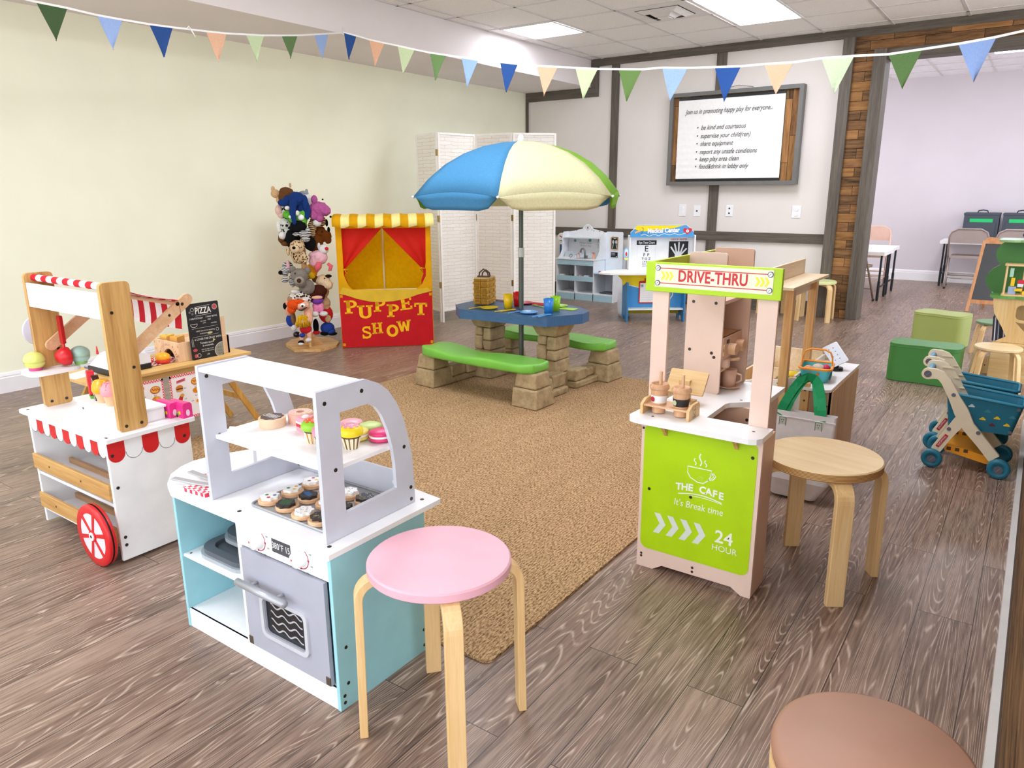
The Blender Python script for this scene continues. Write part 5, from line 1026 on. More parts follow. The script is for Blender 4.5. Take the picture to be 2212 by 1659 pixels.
for x, y in ((-.98, 2.20), (-.65, 2.23), (-.92, 2.45), (-.80, 2.56)): f.cyl((x, y, .561), .005, .0006, SCREW, 'z', 8)
f.build('counter_top', t, bevel=.003)
for x in (-.935, -.695):
    f = W(t); f.prism([(2.2, .543), (2.2, .50), (2.16, .543)], 'x', x, x+.012, PINE); f.build('bracket', t)
for x0, x1 in ((-1.037, -.979), (-.685, -.623)):
    f = W(t); f.box(x0, x1, 2.283, 2.295, .561, 1.066, PKW); f.build('front_post', t, bevel=.0015)
SGN = Matrix.Translation((-.8335, 2.279, 1.0205)) @ Matrix.Scale(1.036, 4) @ Matrix.Translation((.804, -2.2, -1.0305))
f = W(t); f.T = f.T @ SGN; f.box(-1.018, -.59, 2.184, 2.2, .984, 1.077, LIME); sg = f.build('front_sign', t, bevel=.002)
f = W(t); f.T = f.T @ SGN; f.box(-.985, -.615, 2.182, 2.184, 1.0, 1.0715, CREAMP); y = 2.1815
for z in (1.059, 1.0125): f.stroke([(-.972, z), (-.628, z)], .0028, SIGNRED, (0, y, 0))
f.text('DRIVE-THRU', .049, SIGNRED, (-.7985, y, 1.036), bold=.0014, sx=.76, space=1.05)
YEL = plain('EFEA3C', .45)
for x0 in (-.966, -.668):
    for k in range(3): q = x0+.0135*k; f.flatpoly([(q, 1.049), (q+.008, 1.049), (q+.016, 1.0355), (q+.008, 1.022), (q, 1.022), (q+.008, 1.0355)], YEL, (0, y, 0))
for x in (-.976, -.624):
    for z in (1.059, 1.0125): f.cyl((x, 2.1815, z), .0085, -.0016, plain('3C4250', .3, .5), 'y', 14); f.cyl((x, 2.1799, z), .0065, -.001, plain('C8CCD4', .25, .8), 'y', 12); f.stroke([(x-.003, z-.003), (x+.003, z+.003)], .0015, SCREW, (0, 2.1786, 0))
f.build('sign_plate', sg)
f = W(t); f.box(-1.053, -1.041, 2.279, 2.905, .972, 1.068, OLV); f.build('side_sign', t, bevel=.002)
# coffee tower
f = W(t); f.prism(rrect(-1.035, -.894, .561, 1.08, .012), 'y', 2.583, 2.593, PKW)
for x, z in ((-1.01, .90), (-.925, .90), (-1.015, .72), (-.93, .715), (-.92, .70)): f.cyl((x, 2.583, z), .006, -.001, SCREW, 'y', 10)
f.build('tower_front', t, bevel=.003)
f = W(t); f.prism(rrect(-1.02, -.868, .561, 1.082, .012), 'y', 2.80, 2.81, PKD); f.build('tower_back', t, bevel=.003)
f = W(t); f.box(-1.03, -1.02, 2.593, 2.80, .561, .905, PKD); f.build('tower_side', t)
f = W(t); f.box(-1.02, -.896, 2.593, 2.80, .895, .907, PKW); f.build('tower_shelf', t); f = W(t); f.box(-1.02, -.896, 2.593, 2.80, .762, .772, BEECH); f.build('tower_shelf', t); f = W(t); f.box(-1.02, -.90, 2.593, 2.70, .64, .65, BEECH); f.build('tower_shelf', t)
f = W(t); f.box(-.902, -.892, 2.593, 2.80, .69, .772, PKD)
for y, z in ((2.606, .738), (2.606, .712)): f.cyl((-.892, y, z), .009, .004, BEECH, 'x', 14)
f.box(-.8925, -.8915, 2.63, 2.66, .745, .76, DARK); pn = f.build('control_panel', t, bevel=.001)
for y in (2.665, 2.75): f = W(t); f.cyl((-.892, y, .722), .022, .028, BEECH, 'x', 22); f.build('knob', pn, bevel=.001)
POTM = plain('DDB79E', .5)
t = thing('toy_saucepan', 'beige wooden toy saucepan on the shelf of the cafe tower', 'pan', (-.92, 2.665, .65))
f = MB(); f.lathe([(0, 0), (.031, 0), (.033, .004), (.033, .03), (.036, .034), (.02, .04), (0, .04)], POTM, seg=24); f.build('pan_body', t); f = MB(); f.tube([(.03, .01, .028), (.062, .025, .032)], .006, BEECH); f.build('handle', t)
t = thing('toy_mug', 'beige toy mug on a saucer under the cafe tower shelf', 'mug', (-.897, 2.70, .561))
f = MB(); f.lathe([(0, .002), (.02, .002), (.042, .008), (.043, .011), (.02, .007), (0, .007)], POTM, seg=28); f.build('saucer', t)
f = MB(); f.lathe([(0, .007), (.024, .007), (.0275, .075), (.0245, .075), (.021, .012), (0, .012)], plain('D8AE96', .5), seg=28); f.build('mug_body', t); f = MB(); f.tube([(.024, .005, .06), (.042, .01, .055), (.044, .01, .035), (.026, .006, .022)], .004, POTM, 8); f.build('handle', t)
t = thing('toy_tablet', 'wooden toy ordering tablet on a stand behind the cup holder', 'tablet', (-.955, 2.42, .561))
f = W(t); f.box(-.988, -.925, 2.385, 2.455, .561, .569, BIRCHX); f.build('base', t, bevel=.002); f = W(t); f.prism([(2.41, .569), (2.425, .569), (2.43, .645), (2.405, .645)], 'x', -.978, -.938, BIRCH); f.build('stand', t, bevel=.002)
f = W(t); f.T = f.T @ Matrix.Translation((-.955, 2.425, .635)) @ Matrix.Rotation(-.65, 4, 'X'); f.prism(rrect(-.07, .07, -.045, .045, .006), 'y', -.005, .005, BIRCHX); f.build('screen_board', t, bevel=.002)
t = thing('cup_holder', 'wooden carry tray holding two toy coffee cups on the cafe counter', 'holder', (-.945, 2.25, .561))
f = W(t); f.box(-1.025, -.866, 2.215, 2.292, .588, .595, BEECH); f.build('tray', t, bevel=.001)
for x in (-1.031, -.866):
    f = W(t); f.prism([(2.207, .561), (2.30, .561), (2.30, .598), (2.29, .61), (2.235, .61), (2.207, .596)], 'x', x, x+.01, BIRCHX)
    if x > -.9:
        BRN = plain('5A3A1E', .6); f.stroke([(2.245, .592), (2.245, .58), (2.255, .574), (2.265, .582), (2.265, .592)], .002, BRN, (x+.0104, 0, 0), (0, 1, 0), closed=True)
        f.text('CAFE', .012, BRN, (x+.0104, 2.255, .568), r=(0, 1, 0)); f.stroke([(2.255, .598), (2.257, .605)], .002, BRN, (x+.0104, 0, 0), (0, 1, 0)); f.stroke([(2.236, .594), (2.238, .6)], .002, BRN, (x+.0104, 0, 0), (0, 1, 0))
    f.build('end_plate', t, bevel=.001)
for x, y, c, em, lab in ((-.982, 2.25, 'F4F2F0', 'B0243A', 'toy coffee cup with white sleeve in the wooden cup holder'), (-.902, 2.248, '2A2624', 'B9C8A0', 'toy coffee cup with black sleeve in the wooden cup holder')):
    t = thing('toy_coffee_cup', lab, 'cup', (x, y, .5645), 0, 'toy coffee cups in the holder')
    CUPW = wood('E2B48C', 'C8936A', 'Z', 1.2); f = MB(); f.cyl((0, 0, 0), .022, .082, CUPW, r2=.0285, seg=28); f.build('cup_body', t)
    f = MB(); f.lathe([(.0252, .036), (.0282, .062)], plain(c, .6), seg=28); f.lathe([(.0247, .036), (.0252, .036)], plain(c, .6), seg=28); f.flatpoly(circle(.009, 14, (0, .049)), plain(em, .5), (-.012, -.0262, 0), (.9, -.43, 0)); f.build('sleeve', t)
    f = MB(); f.lathe([(0, .082), (.032, .082), (.033, .085), (.033, .093), (.029, .096), (.029, .1), (.024, .1), (.023, .097), (0, .097)], CUPW, seg=28); f.build('lid', t)
    f = MB(); f.cyl((.004, -.002, .097), .0055, .045, BEECH, seg=12); f.build('straw', t)
# ============================================================ MARKET STAND
t = thing('market_stand', 'natural wood toy market stand with white counter and roof shelf', 'play stand', (-.85, 3.5, 0))
MW = plain('EEEAE2', .45); MWOOD = wood('E6C89A', 'C99A5E', 'Z'); MWOODY = wood('EBDABC', 'D8B98A', 'Y')
for x0, y0 in ((-.85, 3.205), (-.845, 3.57)):
    f = W(t); f.box(x0, x0+.036, y0, y0+.036, 0, .885, PINE); f.build('post', t, bevel=.002)
f = W(t); f.box(-.756, -.722, 3.232, 3.262, 0, .488, PINE)
for z in (.455, .41, .36): f.cyl((-.738, 3.232, z), .0045, -.001, SCREW, 'y', 8)
f.build('short_post', t, bevel=.002)
f = W(t); f.box(-.925, -.81, 3.18, 3.80, .886, .898, MWOODY); f.build('roof_shelf', t, bevel=.001)
f = W(t); f.box(-.937, -.925, 3.18, 3.80, .886, .968, MWOODY); f.build('roof_board', t, bevel=.001)
f = W(t); f.box(-.845, -.83, 3.241, 3.57, .85, .886, MWOODY); f.build('roof_rail', t, bevel=.001)
f = W(t); f.prism([(-1.05, .03), (-.756, .03), (-.756, .498), (-.80, .5), (-.88, .479), (-1.05, .45)], 'y', 3.25, 3.262, MW)
for x, z in ((-.86, .465), (-.79, .475), (-.87, .40), (-.79, .39)): f.cyl((x, 3.25, z), .0045, -.001, SCREW, 'y', 8)
f.build('end_panel', t, bevel=.0015)
f = W(t); f.box(-.722, -.635, 3.262, 3.272, .05, .457, plain('C9AE8C', .5)); f.cyl((-.65, 3.262, .39), .0045, -.001, SCREW, 'y', 8); f.build('lower_panel', t)
f = W(t); f.box(-.645, -.63, 3.262, 3.80, 0, .457, MWOOD); f.build('side_panel', t)
f = W(t); f.prism([(-.635, 3.245), (-.632, 3.82), (-.79, 3.82), (-.79, 3.23), (-.65, 3.226)], 'z', .458, .47, WT); f.build('counter', t, bevel=.003)
f = W(t); f.box(-1.05, -.80, 3.262, 3.80, .40, .41, MWOODY); f.build('bin_floor', t); f = W(t); f.box(-.80, -.79, 3.262, 3.80, .41, .505, MW); f.build('bin_side', t); f = W(t); f.box(-1.05, -.80, 3.79, 3.80, .41, .52, MWOODY); f.build('bin_back', t, bevel=.001); f = W(t); f.box(-1.05, -.80, 3.52, 3.53, .41, .47, MWOODY); f.build('bin_divider', t)
f = W(t); f.box(-1.06, -1.05, 3.25, 3.80, 0, .47, MWOOD); f.build('side_panel', t)
def veg(name, label, mats_lumps, loc, group='toy produce in the market stand bins'):
    o = thing(name, label, 'toy food', loc, 0, group)
    for nm, m, ls in mats_lumps:
        f = MB()
        for l in ls:
            if l[0] == 'tube': f.tube(l[1], l[2], m, 10)
            else: f.ell(l[:3], l[3:], m, 14, 10)
        f.build(nm, o)
    return o
veg('toy_pepper', 'yellow toy pepper in the market stand bin beside the post', [('fruit', plain('F6CC18', .35), [(0, 0, .03, .028, .028, .03), (.012, .01, .03, .02, .02, .027), (-.012, -.008, .03, .02, .02, .027)]), ('stem', plain('4E8A2E', .5), [(0, 0, .062, .006, .006, .01)])], (-.84, 3.34, .41))
veg('toy_banana', 'yellow toy banana in the market stand bin', [('fruit', plain('F8E02A', .35), [('tube', [(-.05, 0, .02), (-.02, 0, .036), (.02, 0, .04), (.05, 0, .03)], [.006, .016, .016, .005])])], (-.85, 3.44, .43))
veg('toy_strawberry', 'red toy strawberry in the market stand bin behind the end panel', [('fruit', plain('D8182C', .35), [(0, 0, .026, .03, .028, .028)]), ('leaf', plain('4E9A2E', .5), [(0, 0, .054, .016, .016, .004)])], (-.865, 3.29, .43))
veg('toy_strawberry', 'second red toy strawberry left of the market stand post', [('fruit', plain('C8142A', .35), [(0, 0, .03, .034, .03, .03)]), ('leaf', plain('4E9A2E', .5), [(0, 0, .06, .016, .016, .004)])], (-.94, 3.29, .43))
veg('toy_grapes', 'purple toy grapes at the front of the market bin', [('grape', plain('4A3A9A', .35), [(.016*math.cos(k*1.3)*(1+k*.05), .016*math.sin(k*1.3), .012+.006*(k % 3), .012, .012, .012) for k in range(8)])], (-.825, 3.285, .41))
veg('toy_melon_slice', 'red toy melon wedge under the banana in the market bin', [('flesh', plain('E65A44', .4), [(0, 0, .02, .03, .06, .02)]), ('rind', plain('4E9A3A', .5), [(0, 0, .008, .033, .064, .008)])], (-.83, 3.42, .41))
veg('toy_broccoli', 'dark green toy broccoli in the rear market bin', [('florets', plain('3E7A3A', .6), [(.012*math.cos(k*1.1), .02*math.sin(k*1.1), .035+.004*(k % 2), .014, .014, .014) for k in range(7)]), ('stalk', plain('A8C878', .6), [(0, 0, .014, .01, .01, .018)])], (-.85, 3.57, .41))
# shopping basket on the counter
t = thing('shopping_basket', 'small turquoise toy shopping basket with orange rim and handle', 'basket', (-.738, 3.405, .4705), math.radians(8)); TQ = plain('48BCC8', .4); OR = plain('F89A24', .4)
f = MB(); o0 = rrect(-.052, .052, -.068, .068, .02); o1 = rrect(-.066, .066, -.085, .085, .024); n = len(o0)
def loft(mb, A, B, z0, z1, m, flip=False):
    n = len(A); vs = [(x, y, z0) for x, y in A]+[(x, y, z1) for x, y in B]; mb.add(vs, [((i, (i+1) % n, n+(i+1) % n, n+i) if not flip else (n+i, n+(i+1) % n, (i+1) % n, i)) for i in range(n)], m, True)
loft(f, o0, o1, 0, .062, TQ); loft(f, [(x*.94, y*.95) for x, y in o0], [(x*.95, y*.96) for x, y in o1], .004, .062, TQ, True); f.prism(o0, 'z', 0, .004, TQ); f.build('body', t)
f = MB(); f.tube([(x, y, .062) for x, y in o1], .006, OR, 8, closed=True); f.build('rim', t)
f = MB()
for k in range(6): f.box(.0575+.0, .064, -.05+.018*k, -.045+.018*k, .012, .05, plain('2A6A72', .6))
for x in (-.02, .012): f.prism(rrect(x-.006, x+.006, .015, .045, .005), 'y', -.083, -.076, plain('F2681C', .4))
f.build('slots', t)
f = MB(); f.tube([(-.064, 0, .05), (-.062, 0, .10), (-.052, 0, .125), (-.03, 0, .136), (.03, 0, .136), (.052, 0, .125), (.062, 0, .10), (.064, 0, .05)], 0, OR, flat=(.016, .006, (0, 1, 0))); f.build('handle', t, bevel=.002)
for nm, x, y, sx_, c, lab in (('toy_egg', -.03, -.03, (.024, .022, .018), 'E8A47A', 'tan toy egg lying in the turquoise basket'), ('toy_mushroom', .005, .02, (.026, .022, .018), 'F4E2CE', 'pale toy mushroom lying in the turquoise basket'), ('toy_radish', .038, .03, (.018, .022, .016), 'D8285A', 'magenta toy radish lying in the turquoise basket')):
    q = t.matrix_world; f = MB(); f.ell((0, 0, .0), sx_, plain(c, .4)); c8, s8 = math.cos(math.radians(8)), math.sin(math.radians(8)); o = f.build(nm, loc=(-.738+x*c8-y*s8, 3.405+x*s8+y*c8, .4705+.048)); tag(o, lab, 'toy food', 'food in the turquoise basket')
t = thing('payment_terminal', 'tilted white toy payment tablet on a dark round base', 'toy till', (-.70, 3.63, .4705))
f = MB(); f.lathe([(0, 0), (.03, 0), (.031, .004), (.03, .014), (0, .016)], DARK, seg=24); f.build('base', t); f = MB(); f.tube([(0, 0, .014), (-.01, .008, .05)], .012, DARK, 8); f.build('neck', t)
f = MB(); f.T = Matrix.Translation((-.01, .0, .075)) @ Matrix.Rotation(math.radians(-30), 4, 'Z') @ Matrix.Rotation(math.radians(42), 4, 'Y') @ Matrix.Rotation(math.radians(38), 4, 'X')
f.prism(rrect(-.055, .055, -.036, .036, .005), 'z', -.006, .003, WHITE); f.prism(rrect(-.052, .052, -.033, .033, .004), 'z', .003, .0036, plain('DDE4F0', .2))
for i in range(4):
    for j in range(2): f.box(-.034+.02*i, -.030+.02*i, -.018+.022*j, -.013+.022*j, .0037, .0039, plain('4A5468', .5))
f.build('screen', t)
# white bag on the floor, green straps looped over the short post
t = thing('tote_bag', 'white paper tote bag hung by green straps on the market stand', 'bag', (-.72, 3.13, .012)); BAGW = fabric('F3F1F3', .6, .3, 20)
f = MB(); top = rrect(-.143, .143, -.018, .018, .01); mid = rrect(-.142, .142, -.05, .05, .02); bot = rrect(-.095, .095, -.035, .035, .03)
loft(f, mid, top, .08, .375, BAGW); loft(f, bot, mid, .0, .08, BAGW); f.prism(bot, 'z', 0, .003, BAGW); loft(f, top, [(x*.985, y*.8) for x, y in top], .375, .34, BAGW); f.build('body', t)
f = MB(); f.box(-.144, .144, -.0225, -.0185, .345, .352, plain('E4E2E6', .6)); f.build('hem', t)
SG = fabric('0E8A52', .55, .15, 60)
for dy, pts in ((-.021, [(-.088, .355), (-.072, .40), (-.052, .45), (-.032, .485), (-.005, .499), (.022, .494), (.045, .475), (.066, .43), (.08, .39), (.086, .35)]), (-.012, [(-.062, .365), (-.05, .41), (-.034, .455), (-.02, .482), (.004, .49), (.025, .476), (.042, .44), (.058, .40), (.072, .36)])):
    f = MB(); n = len(pts); f.tube([(x, dy+.105*math.sin(PI*i/(n-1))**1.5, z+.012*math.sin(PI*i/(n-1))) for i, (x, z) in enumerate(pts)], 0, SG, flat=(.036 if dy < -.015 else .03, .0018, 'plane')); f.build('strap', t)
for x in (-.068, .078):
    f = MB(); f.box(x-.016, x+.016, -.0245, -.02, .305, .35, plain('DCE6DF', .5)); f.stroke(rrect(x-.013, x+.013, .308, .347, .002), .002, plain('3E6A54', .6), (0, -.025, 0), closed=True)
    for a, b_ in ((-.004, .335), (.004, .335), (0, .325)): f.flatpoly(circle(.0022, 8, (x+a, b_)), plain('3E6A54', .6), (0, -.025, 0))
    f.build('strap_label', t)
# ============================================================ OTTOMANS, CARTS, TREE SHELF
def ottoman(cx, cy, w_, d_, h, ang, c, label):
    n = 48; poly = []
    for i in range(n):
        a = 2*PI*i/n; ca, sa = math.cos(a), math.sin(a); e = 4.5
        x = abs(ca)**(2/e)*math.copysign(1, ca)*w_/2; y = abs(sa)**(2/e)*math.copysign(1, sa)*d_/2
        y *= 1-.16*math.exp(-(x/(w_*.22))**2); poly.append((x, y))
    m = plain(c, .42, var=.03, scale=5); t = thing('ottoman', label, 'seat', (cx, cy, 0), ang, 'green soft stools'); f = MB(); f.prism(poly, 'z', .004, h, m, smooth=True); f.build('cushion', t, bevel=.022, seg=5)
    f = MB(); pts = [(x*1.0, y*1.0, h-.018) for x, y in poly]; f.tube(pts, .003, m, 6, closed=True); f.build('top_seam', t)
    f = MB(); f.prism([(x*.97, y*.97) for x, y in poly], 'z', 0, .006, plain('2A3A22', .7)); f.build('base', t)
ottoman(-.535, 5.71, .44, .28, .262, math.radians(-3), '3F8038', 'darker green soft seat block behind the toy carts')
ottoman(-.585, 7.17, .40, .30, .275, math.radians(-17), 'A3B060', 'paler olive green soft seat block behind the dark green one')
def offset_path(pts, w_):
    L, R_ = [], []; n = len(pts)
    for i in range(n):
        a = Vector(pts[max(0, i-1)]); b_ = Vector(pts[min(n-1, i+1)]); d = (b_-a).normalized(); nn = Vector((-d.y, d.x)); q = (w_[i] if isinstance(w_, (list, tuple)) else w_)/2; p = Vector(pts[i])
        L.append(tuple(p+nn*q)); R_.append(tuple(p-nn*q))
    return L+R_[::-1]
IVORY = plain('EFE3C6', .4); TEAL = plain('1F7590', .38); ORNG = plain('F5A31E', .4); BOLT = plain('6A6C78', .35, .5); TEALL = plain('5FA6C8', .4)
def trolley(dx, y0, label):
    t = thing('toy_shopping_trolley', label, 'toy cart', (-.14+dx, y0+.11, 0), 0, 'toy shopping trolleys'); W_ = .22; ox = .14
    for k, yy in enumerate((0, W_-.022)):
        y_ = -.11+yy; f = MB()
        main = [(-.344, .45), (-.312, .453), (-.288, .447), (-.266, .424), (-.225, .355), (-.185, .285), (-.15, .222), (-.08, .145), (-.03, .088)]
        f.prism(offset_path([(x+ox, z) for x, z in main], [.05, .046, .042, .042, .046, .06, .052, .048, .05]), 'y', y_, y_+.022, IVORY)
        leg = [(-.165, .265), (-.19, .235), (-.225, .17), (-.268, .082)]; f.prism(offset_path([(x+ox, z) for x, z in leg], [.06, .05, .042, .042]), 'y', y_+.0007, y_+.0213, IVORY)
        f.cyl((-.344+ox, y_+.0004, .45), .0265, .0212, IVORY, 'y', 20); o = f.build('side_frame', t, bevel=.004)
        f = MB(); s_ = -.0015 if k == 0 else .0235
        for x, z, r_ in ((-.344, .45, .016), (-.227, .364, .009), (-.225, .198, .009), (-.107, .2, .009)):
            f.cyl((x+ox, y_+(0 if k == 0 else .022), z), r_, -.002 if k == 0 else .002, BOLT, 'y', 16); f.stroke([(x+ox-r_*.5, z-r_*.5), (x+ox+r_*.5, z+r_*.5)], .002, STEEL, (0, y_+s_-.0008, 0))
        f.build('bolt', o)
        if k == 0:
            f = MB(); a = math.atan2(.066, .034); c_, s2 = math.cos(a), math.sin(a); mid = (-.246+ox, .135); U = Vector((c_, 0, s2)); V_ = Vector((-s2, 0, c_))
            f.flatpoly(rrect(-.037, .037, -.008, .008, .004), plain('C8242E', .4), (mid[0], y_-.0006, mid[1]), U, V_); f.text('SHOPPING', .0125, WHITE, (mid[0], y_-.0012, mid[1]), U, V_, sx=.95); f.build('side_label', o)
        else:
            f = MB()
            for q in range(5): x = -.30+.028*q; z = .45-.046*max(0, q-1); f.box(x+ox-.003, x+ox+.02, y_-.004, y_, z-.004, z, IVORY)
            f.build('rib', o)
        for x, r_ in ((-.277, .045), (-.007, .047)):
            f = MB(); yo = y_-.026 if k == 0 else y_+.022
            f.lathe([(0, .002), (r_*.55, .002), (r_*.6, 0), (r_*.9, 0), (r_, .006), (r_, .020), (r_*.9, .026), (0, .026)], TEAL, (x+ox, yo, .0005+r_), 28, 'y'); f.cyl((x+ox, yo+(0 if k == 0 else .026), r_), r_*.4, -.0015 if k == 0 else .0015, BOLT, 'y', 18); f.stroke([(x+ox-.008, r_-.01), (x+ox+.008, r_+.01)], .003, STEEL, (0, yo-.002 if k == 0 else yo+.0285, 0)); f.build('wheel', t)
    f = MB(); f.cyl((-.344+ox, -.09, .45), .013, W_-.042, TEALL, 'y', 16); f.lathe([(.013, 0), (.018, .008), (.013, .016)], TEALL, (-.344+ox, -.085, .45), 16, 'y'); f.build('handle_bar', t)
    f = MB(); n0 = 14
    bot = rrect(-.235+ox, .02+ox, -.075, .075, .02); top = rrect(-.258+ox, .05+ox, -.098, .098, .022); m_ = len(bot)
    zt = lambda x: .372-.085*(x-ox+.258)
    vs = [(x, y, .2) for x, y in bot]+[(x, y, zt(x)) for x, y in top]+[(x*.99+.0005, y*.97, zt(x)) for x, y in top]+[(x*.98+.001, y*.96, .204) for x, y in bot]
    fs = [(k_*m_+i, k_*m_+(i+1) % m_, (k_+1)*m_+(i+1) % m_, (k_+1)*m_+i) for k_ in range(3) for i in range(m_)]
    f.add(vs, fs, TEAL, False); f.prism(bot, 'z', .2, .204, TEAL); bk = f.build('basket', t)
    f = MB(); f.tube([(x, y, zt(x)) for x, y in top], .007, plain('2E86A4', .38), 8, closed=True); f.build('basket_rim', bk)
    f = MB()
    for i, (x, z, c) in enumerate(((-.15, .318, 'D6E0E6'), (-.10, .262, 'F6D22A'), (-.045, .275, 'F6D22A'), (-.004, .247, 'F6D22A'), (-.085, .302, '3F90AA'), (-.028, .306, '3F90AA'), (.012, .288, '3F90AA'), (-.06, .238, '6A2A4A'))):
        yv = -.075-(z-.2)/.16*.023-.0012; cl = [(-.012, -.004), (.012, -.004), (.013, .001), (.008, .004), (.006, .008), (0, .011), (-.005, .008), (-.007, .004), (-.013, .001)]
        f.flatpoly([(a*1.0, b_) for a, b_ in cl], plain(c, .4), (x+ox, yv, z), (1, 0, 0), (0, -.14, .99))
    for x, z in ((.03, .33), (.012, .215)): f.cyl((x+ox, -.075-(z-.2)/.16*.023, z), .008, -.002, BOLT, 'y', 14)
    f.build('cloud_cutout', bk)
    f = MB(); f.prism([(-.24+ox, .108), (-.235+ox, .118), (-.04+ox, .085), (-.03+ox, .05), (-.06+ox, .05), (-.23+ox, .083)], 'y', -.088, .088, ORNG)
    for x in (-.215, -.18, -.145): f.box(x+ox-.009, x+ox+.009, -.0888, -.087, .088, .105, plain('5A3A14', .6))
    f.build('lower_tray', t, bevel=.004)
trolley(0, 3.885, 'nearer blue and cream toy shopping trolley by the right wall'); trolley(-.028, 4.175, 'further blue and cream toy shopping trolley nested beside the near one')
# ---- tree shelf
t = thing('tree_shelf', 'tree shaped plywood shelf with green scalloped top at the right edge', 'shelf', (.05, 6.1, 0))
PLYF = wood('E3C48E', 'C9A060', 'Z', .6); TG = plain('3F7A34', .42); TGE = plain('C8D8B8', .5); TGL = plain('A9C4B0', .35)
f = W(t)
leaf = [(-.21, .585), (-.235, .60), (-.265, .64), (-.277, .68), (-.265, .72), (-.24, .755), (-.20, .785), (-.222, .81), (-.236, .84), (-.236, .88), (-.222, .915), (-.19, .945), (.30, .945), (.33, .9), (.33, .84), (.31, .79), (.36, .75), (.375, .69), (.36, .63), (.33, .585)]
f.prism(leaf, 'y', 6.14, 6.155, TG, m2=TGE); f.build('canopy_board', t)
f = W(t); pts = [(-.215, 6.0)]; 
def scallop(x0, x1, y0, y1, step, amp):
    out = []; n = max(2, int((x1-x0)/step))
    for i in range(n):
        for k in range(6): u = (i+k/6)/n; out.append((x0+(x1-x0)*u, y0-amp*math.sin(PI*k/6)))
    out.append((x1, y0)); m_ = max(1, int((y1-y0)/step))
    for i in range(m_):
        for k in range(6): u = (i+k/6)/m_; out.append((x1+amp*math.sin(PI*k/6), y0+(y1-y0)*u))
    for i in range(n):
        for k in range(6): u = (i+k/6)/n; out.append((x1+(x0-x1)*u, y1+amp*math.sin(PI*k/6)))
    for i in range(m_):
        for k in range(6): u = (i+k/6)/m_; out.append((x0-amp*math.sin(PI*k/6), y1+(y0-y1)*u))
    return out
f.prism(scallop(-.21, .32, 6.0, 6.26, .09, .018), 'z', .945, .96, TGL, m2=plain('8FB47A', .45)); f.build('top_shelf', t, bevel=.002)
f = W(t); f.prism(scallop(-.215, .32, 5.99, 6.26, .13, .015), 'z', .57, .588, plain('5E9A4A', .42)); f.build('middle_shelf', t, bevel=.002)
f = W(t); tr_ = [(-.208, .57), (-.19, .47), (-.13, .37), (-.10, .31), (-.14, .285), (-.16, .27), (.27, .27), (.25, .285), (.21, .31), (.24, .37), (.30, .47), (.32, .57)]
f.prism(tr_, 'y', 6.0, 6.014, PLYF, [rrect(-.065, .18, .43, .53, .03), [(-.06, .415), (-.03, .41), (.12, .41), (.15, .415), (.06, .33), (.02, .33)]], m2=PLY); f.build('trunk_front', t)
f = W(t); f.prism(tr_, 'y', 6.24, 6.254, PLYF); f.build('trunk_back', t)
f = W(t); f.box(-.17, .28, 5.96, 6.26, .25, .268, PLYF); f.build('lower_shelf', t, bevel=.003)
f = W(t); f.prism([(-.285, 0), (-.29, .03), (-.26, .05), (-.22, .075), (-.2, .12), (-.15, .15), (-.13, .20), (-.09, .235), (-.06, .25), (.20, .25), (.28, .2), (.34, .1), (.38, .03), (.38, 0)], 'y', 6.19, 6.205, PLYF, m2=PLY)
for x, z in ((-.2, .06), (-.12, .09)): f.cyl((x, 6.19, z), .005, -.001, SCREW, 'y', 8)
f.build('root_board', t)
f = W(t); f.box(-.17, .28, 5.97, 5.985, 0, .25, wood('E8CC98', 'D2AA6C', 'X', .6)); f.build('front_base', t)
for k in range(9):
    x = -.178+.0105*k; f = MB(); m = plain(('1E2030', 'C9CCD8', '262A3E', '8A90A8', '16171F')[k % 5], .5); f.T = Matrix.Rotation(-.08, 4, 'Y'); f.box(-.004, .004, -.09, .09, 0, .17-.006*(k % 3), m)
    o = f.build('picture_book', loc=(x+.005, 6.12, .2685)); tag(o, 'thin dark or grey book standing in a tight row on the tree shelf', 'book', 'thin books on the tree shelf')
t = thing('bead_frame', 'small wooden frame of coloured blocks on posts on the tree shelf', 'toy', (-.03, 6.03, .5885))
f = W(t); f.prism(rrect(-.168, .09, 5.985, 6.10, .015), 'z', .5885, .6, BIRCHX); f.build('base', t, bevel=.003); f = W(t); f.prism(rrect(-.17, .09, 5.985, 6.10, .015), 'z', .79, .802, BIRCHX); f.build('top', t, bevel=.003)
for x, y in ((-.155, 6.0), (-.155, 6.085), (.075, 6.0), (.075, 6.085), (-.055, 6.04)): f = W(t); f.cyl((x, y, .6), .006, .19, BIRCH, seg=12); f.build('post', t)
for x, y, z, sx_, sz_, c in ((-.11, 6.02, .626, .022, .052, '9EB4D8'), (-.112, 6.02, .682, .011, .056, 'F2C41C'), (-.125, 6.03, .745, .011, .06, 'A8D4C0'), (-.068, 6.02, .662, .016, .022, 'DCE6F2'), (-.066, 6.02, .686, .02, .022, 'D8243C'), (-.075, 6.01, .632, .022, .018, 'F2C41C'), (-.03, 6.03, .612, .022, .024, 'F2D030'), (-.025, 6.03, .64, .018, .03, 'B02030')):
    f = W(t); f.box(x-sx_, x+sx_, y-.02, y+.02, z-sz_/2, z+sz_/2, plain(c, .4)); f.build('block', t, bevel=.003)
t = thing('toy_bead_maze', 'colourful wooden bead toy on top of the tree shelf at the photo edge', 'toy', (-.02, 6.1, .961))
f = W(t); f.box(-.09, .08, 6.05, 6.15, .961, .972, BIRCHX); f.build('base', t)
f = W(t); f.tube([(-.08, 6.1, .972), (-.07, 6.1, 1.0), (-.03, 6.1, 1.06), (.02, 6.1, 1.07), (.06, 6.1, 1.02), (.06, 6.1, .972)], .004, plain('E8E4DE', .4), 8); f.build('wire', t)
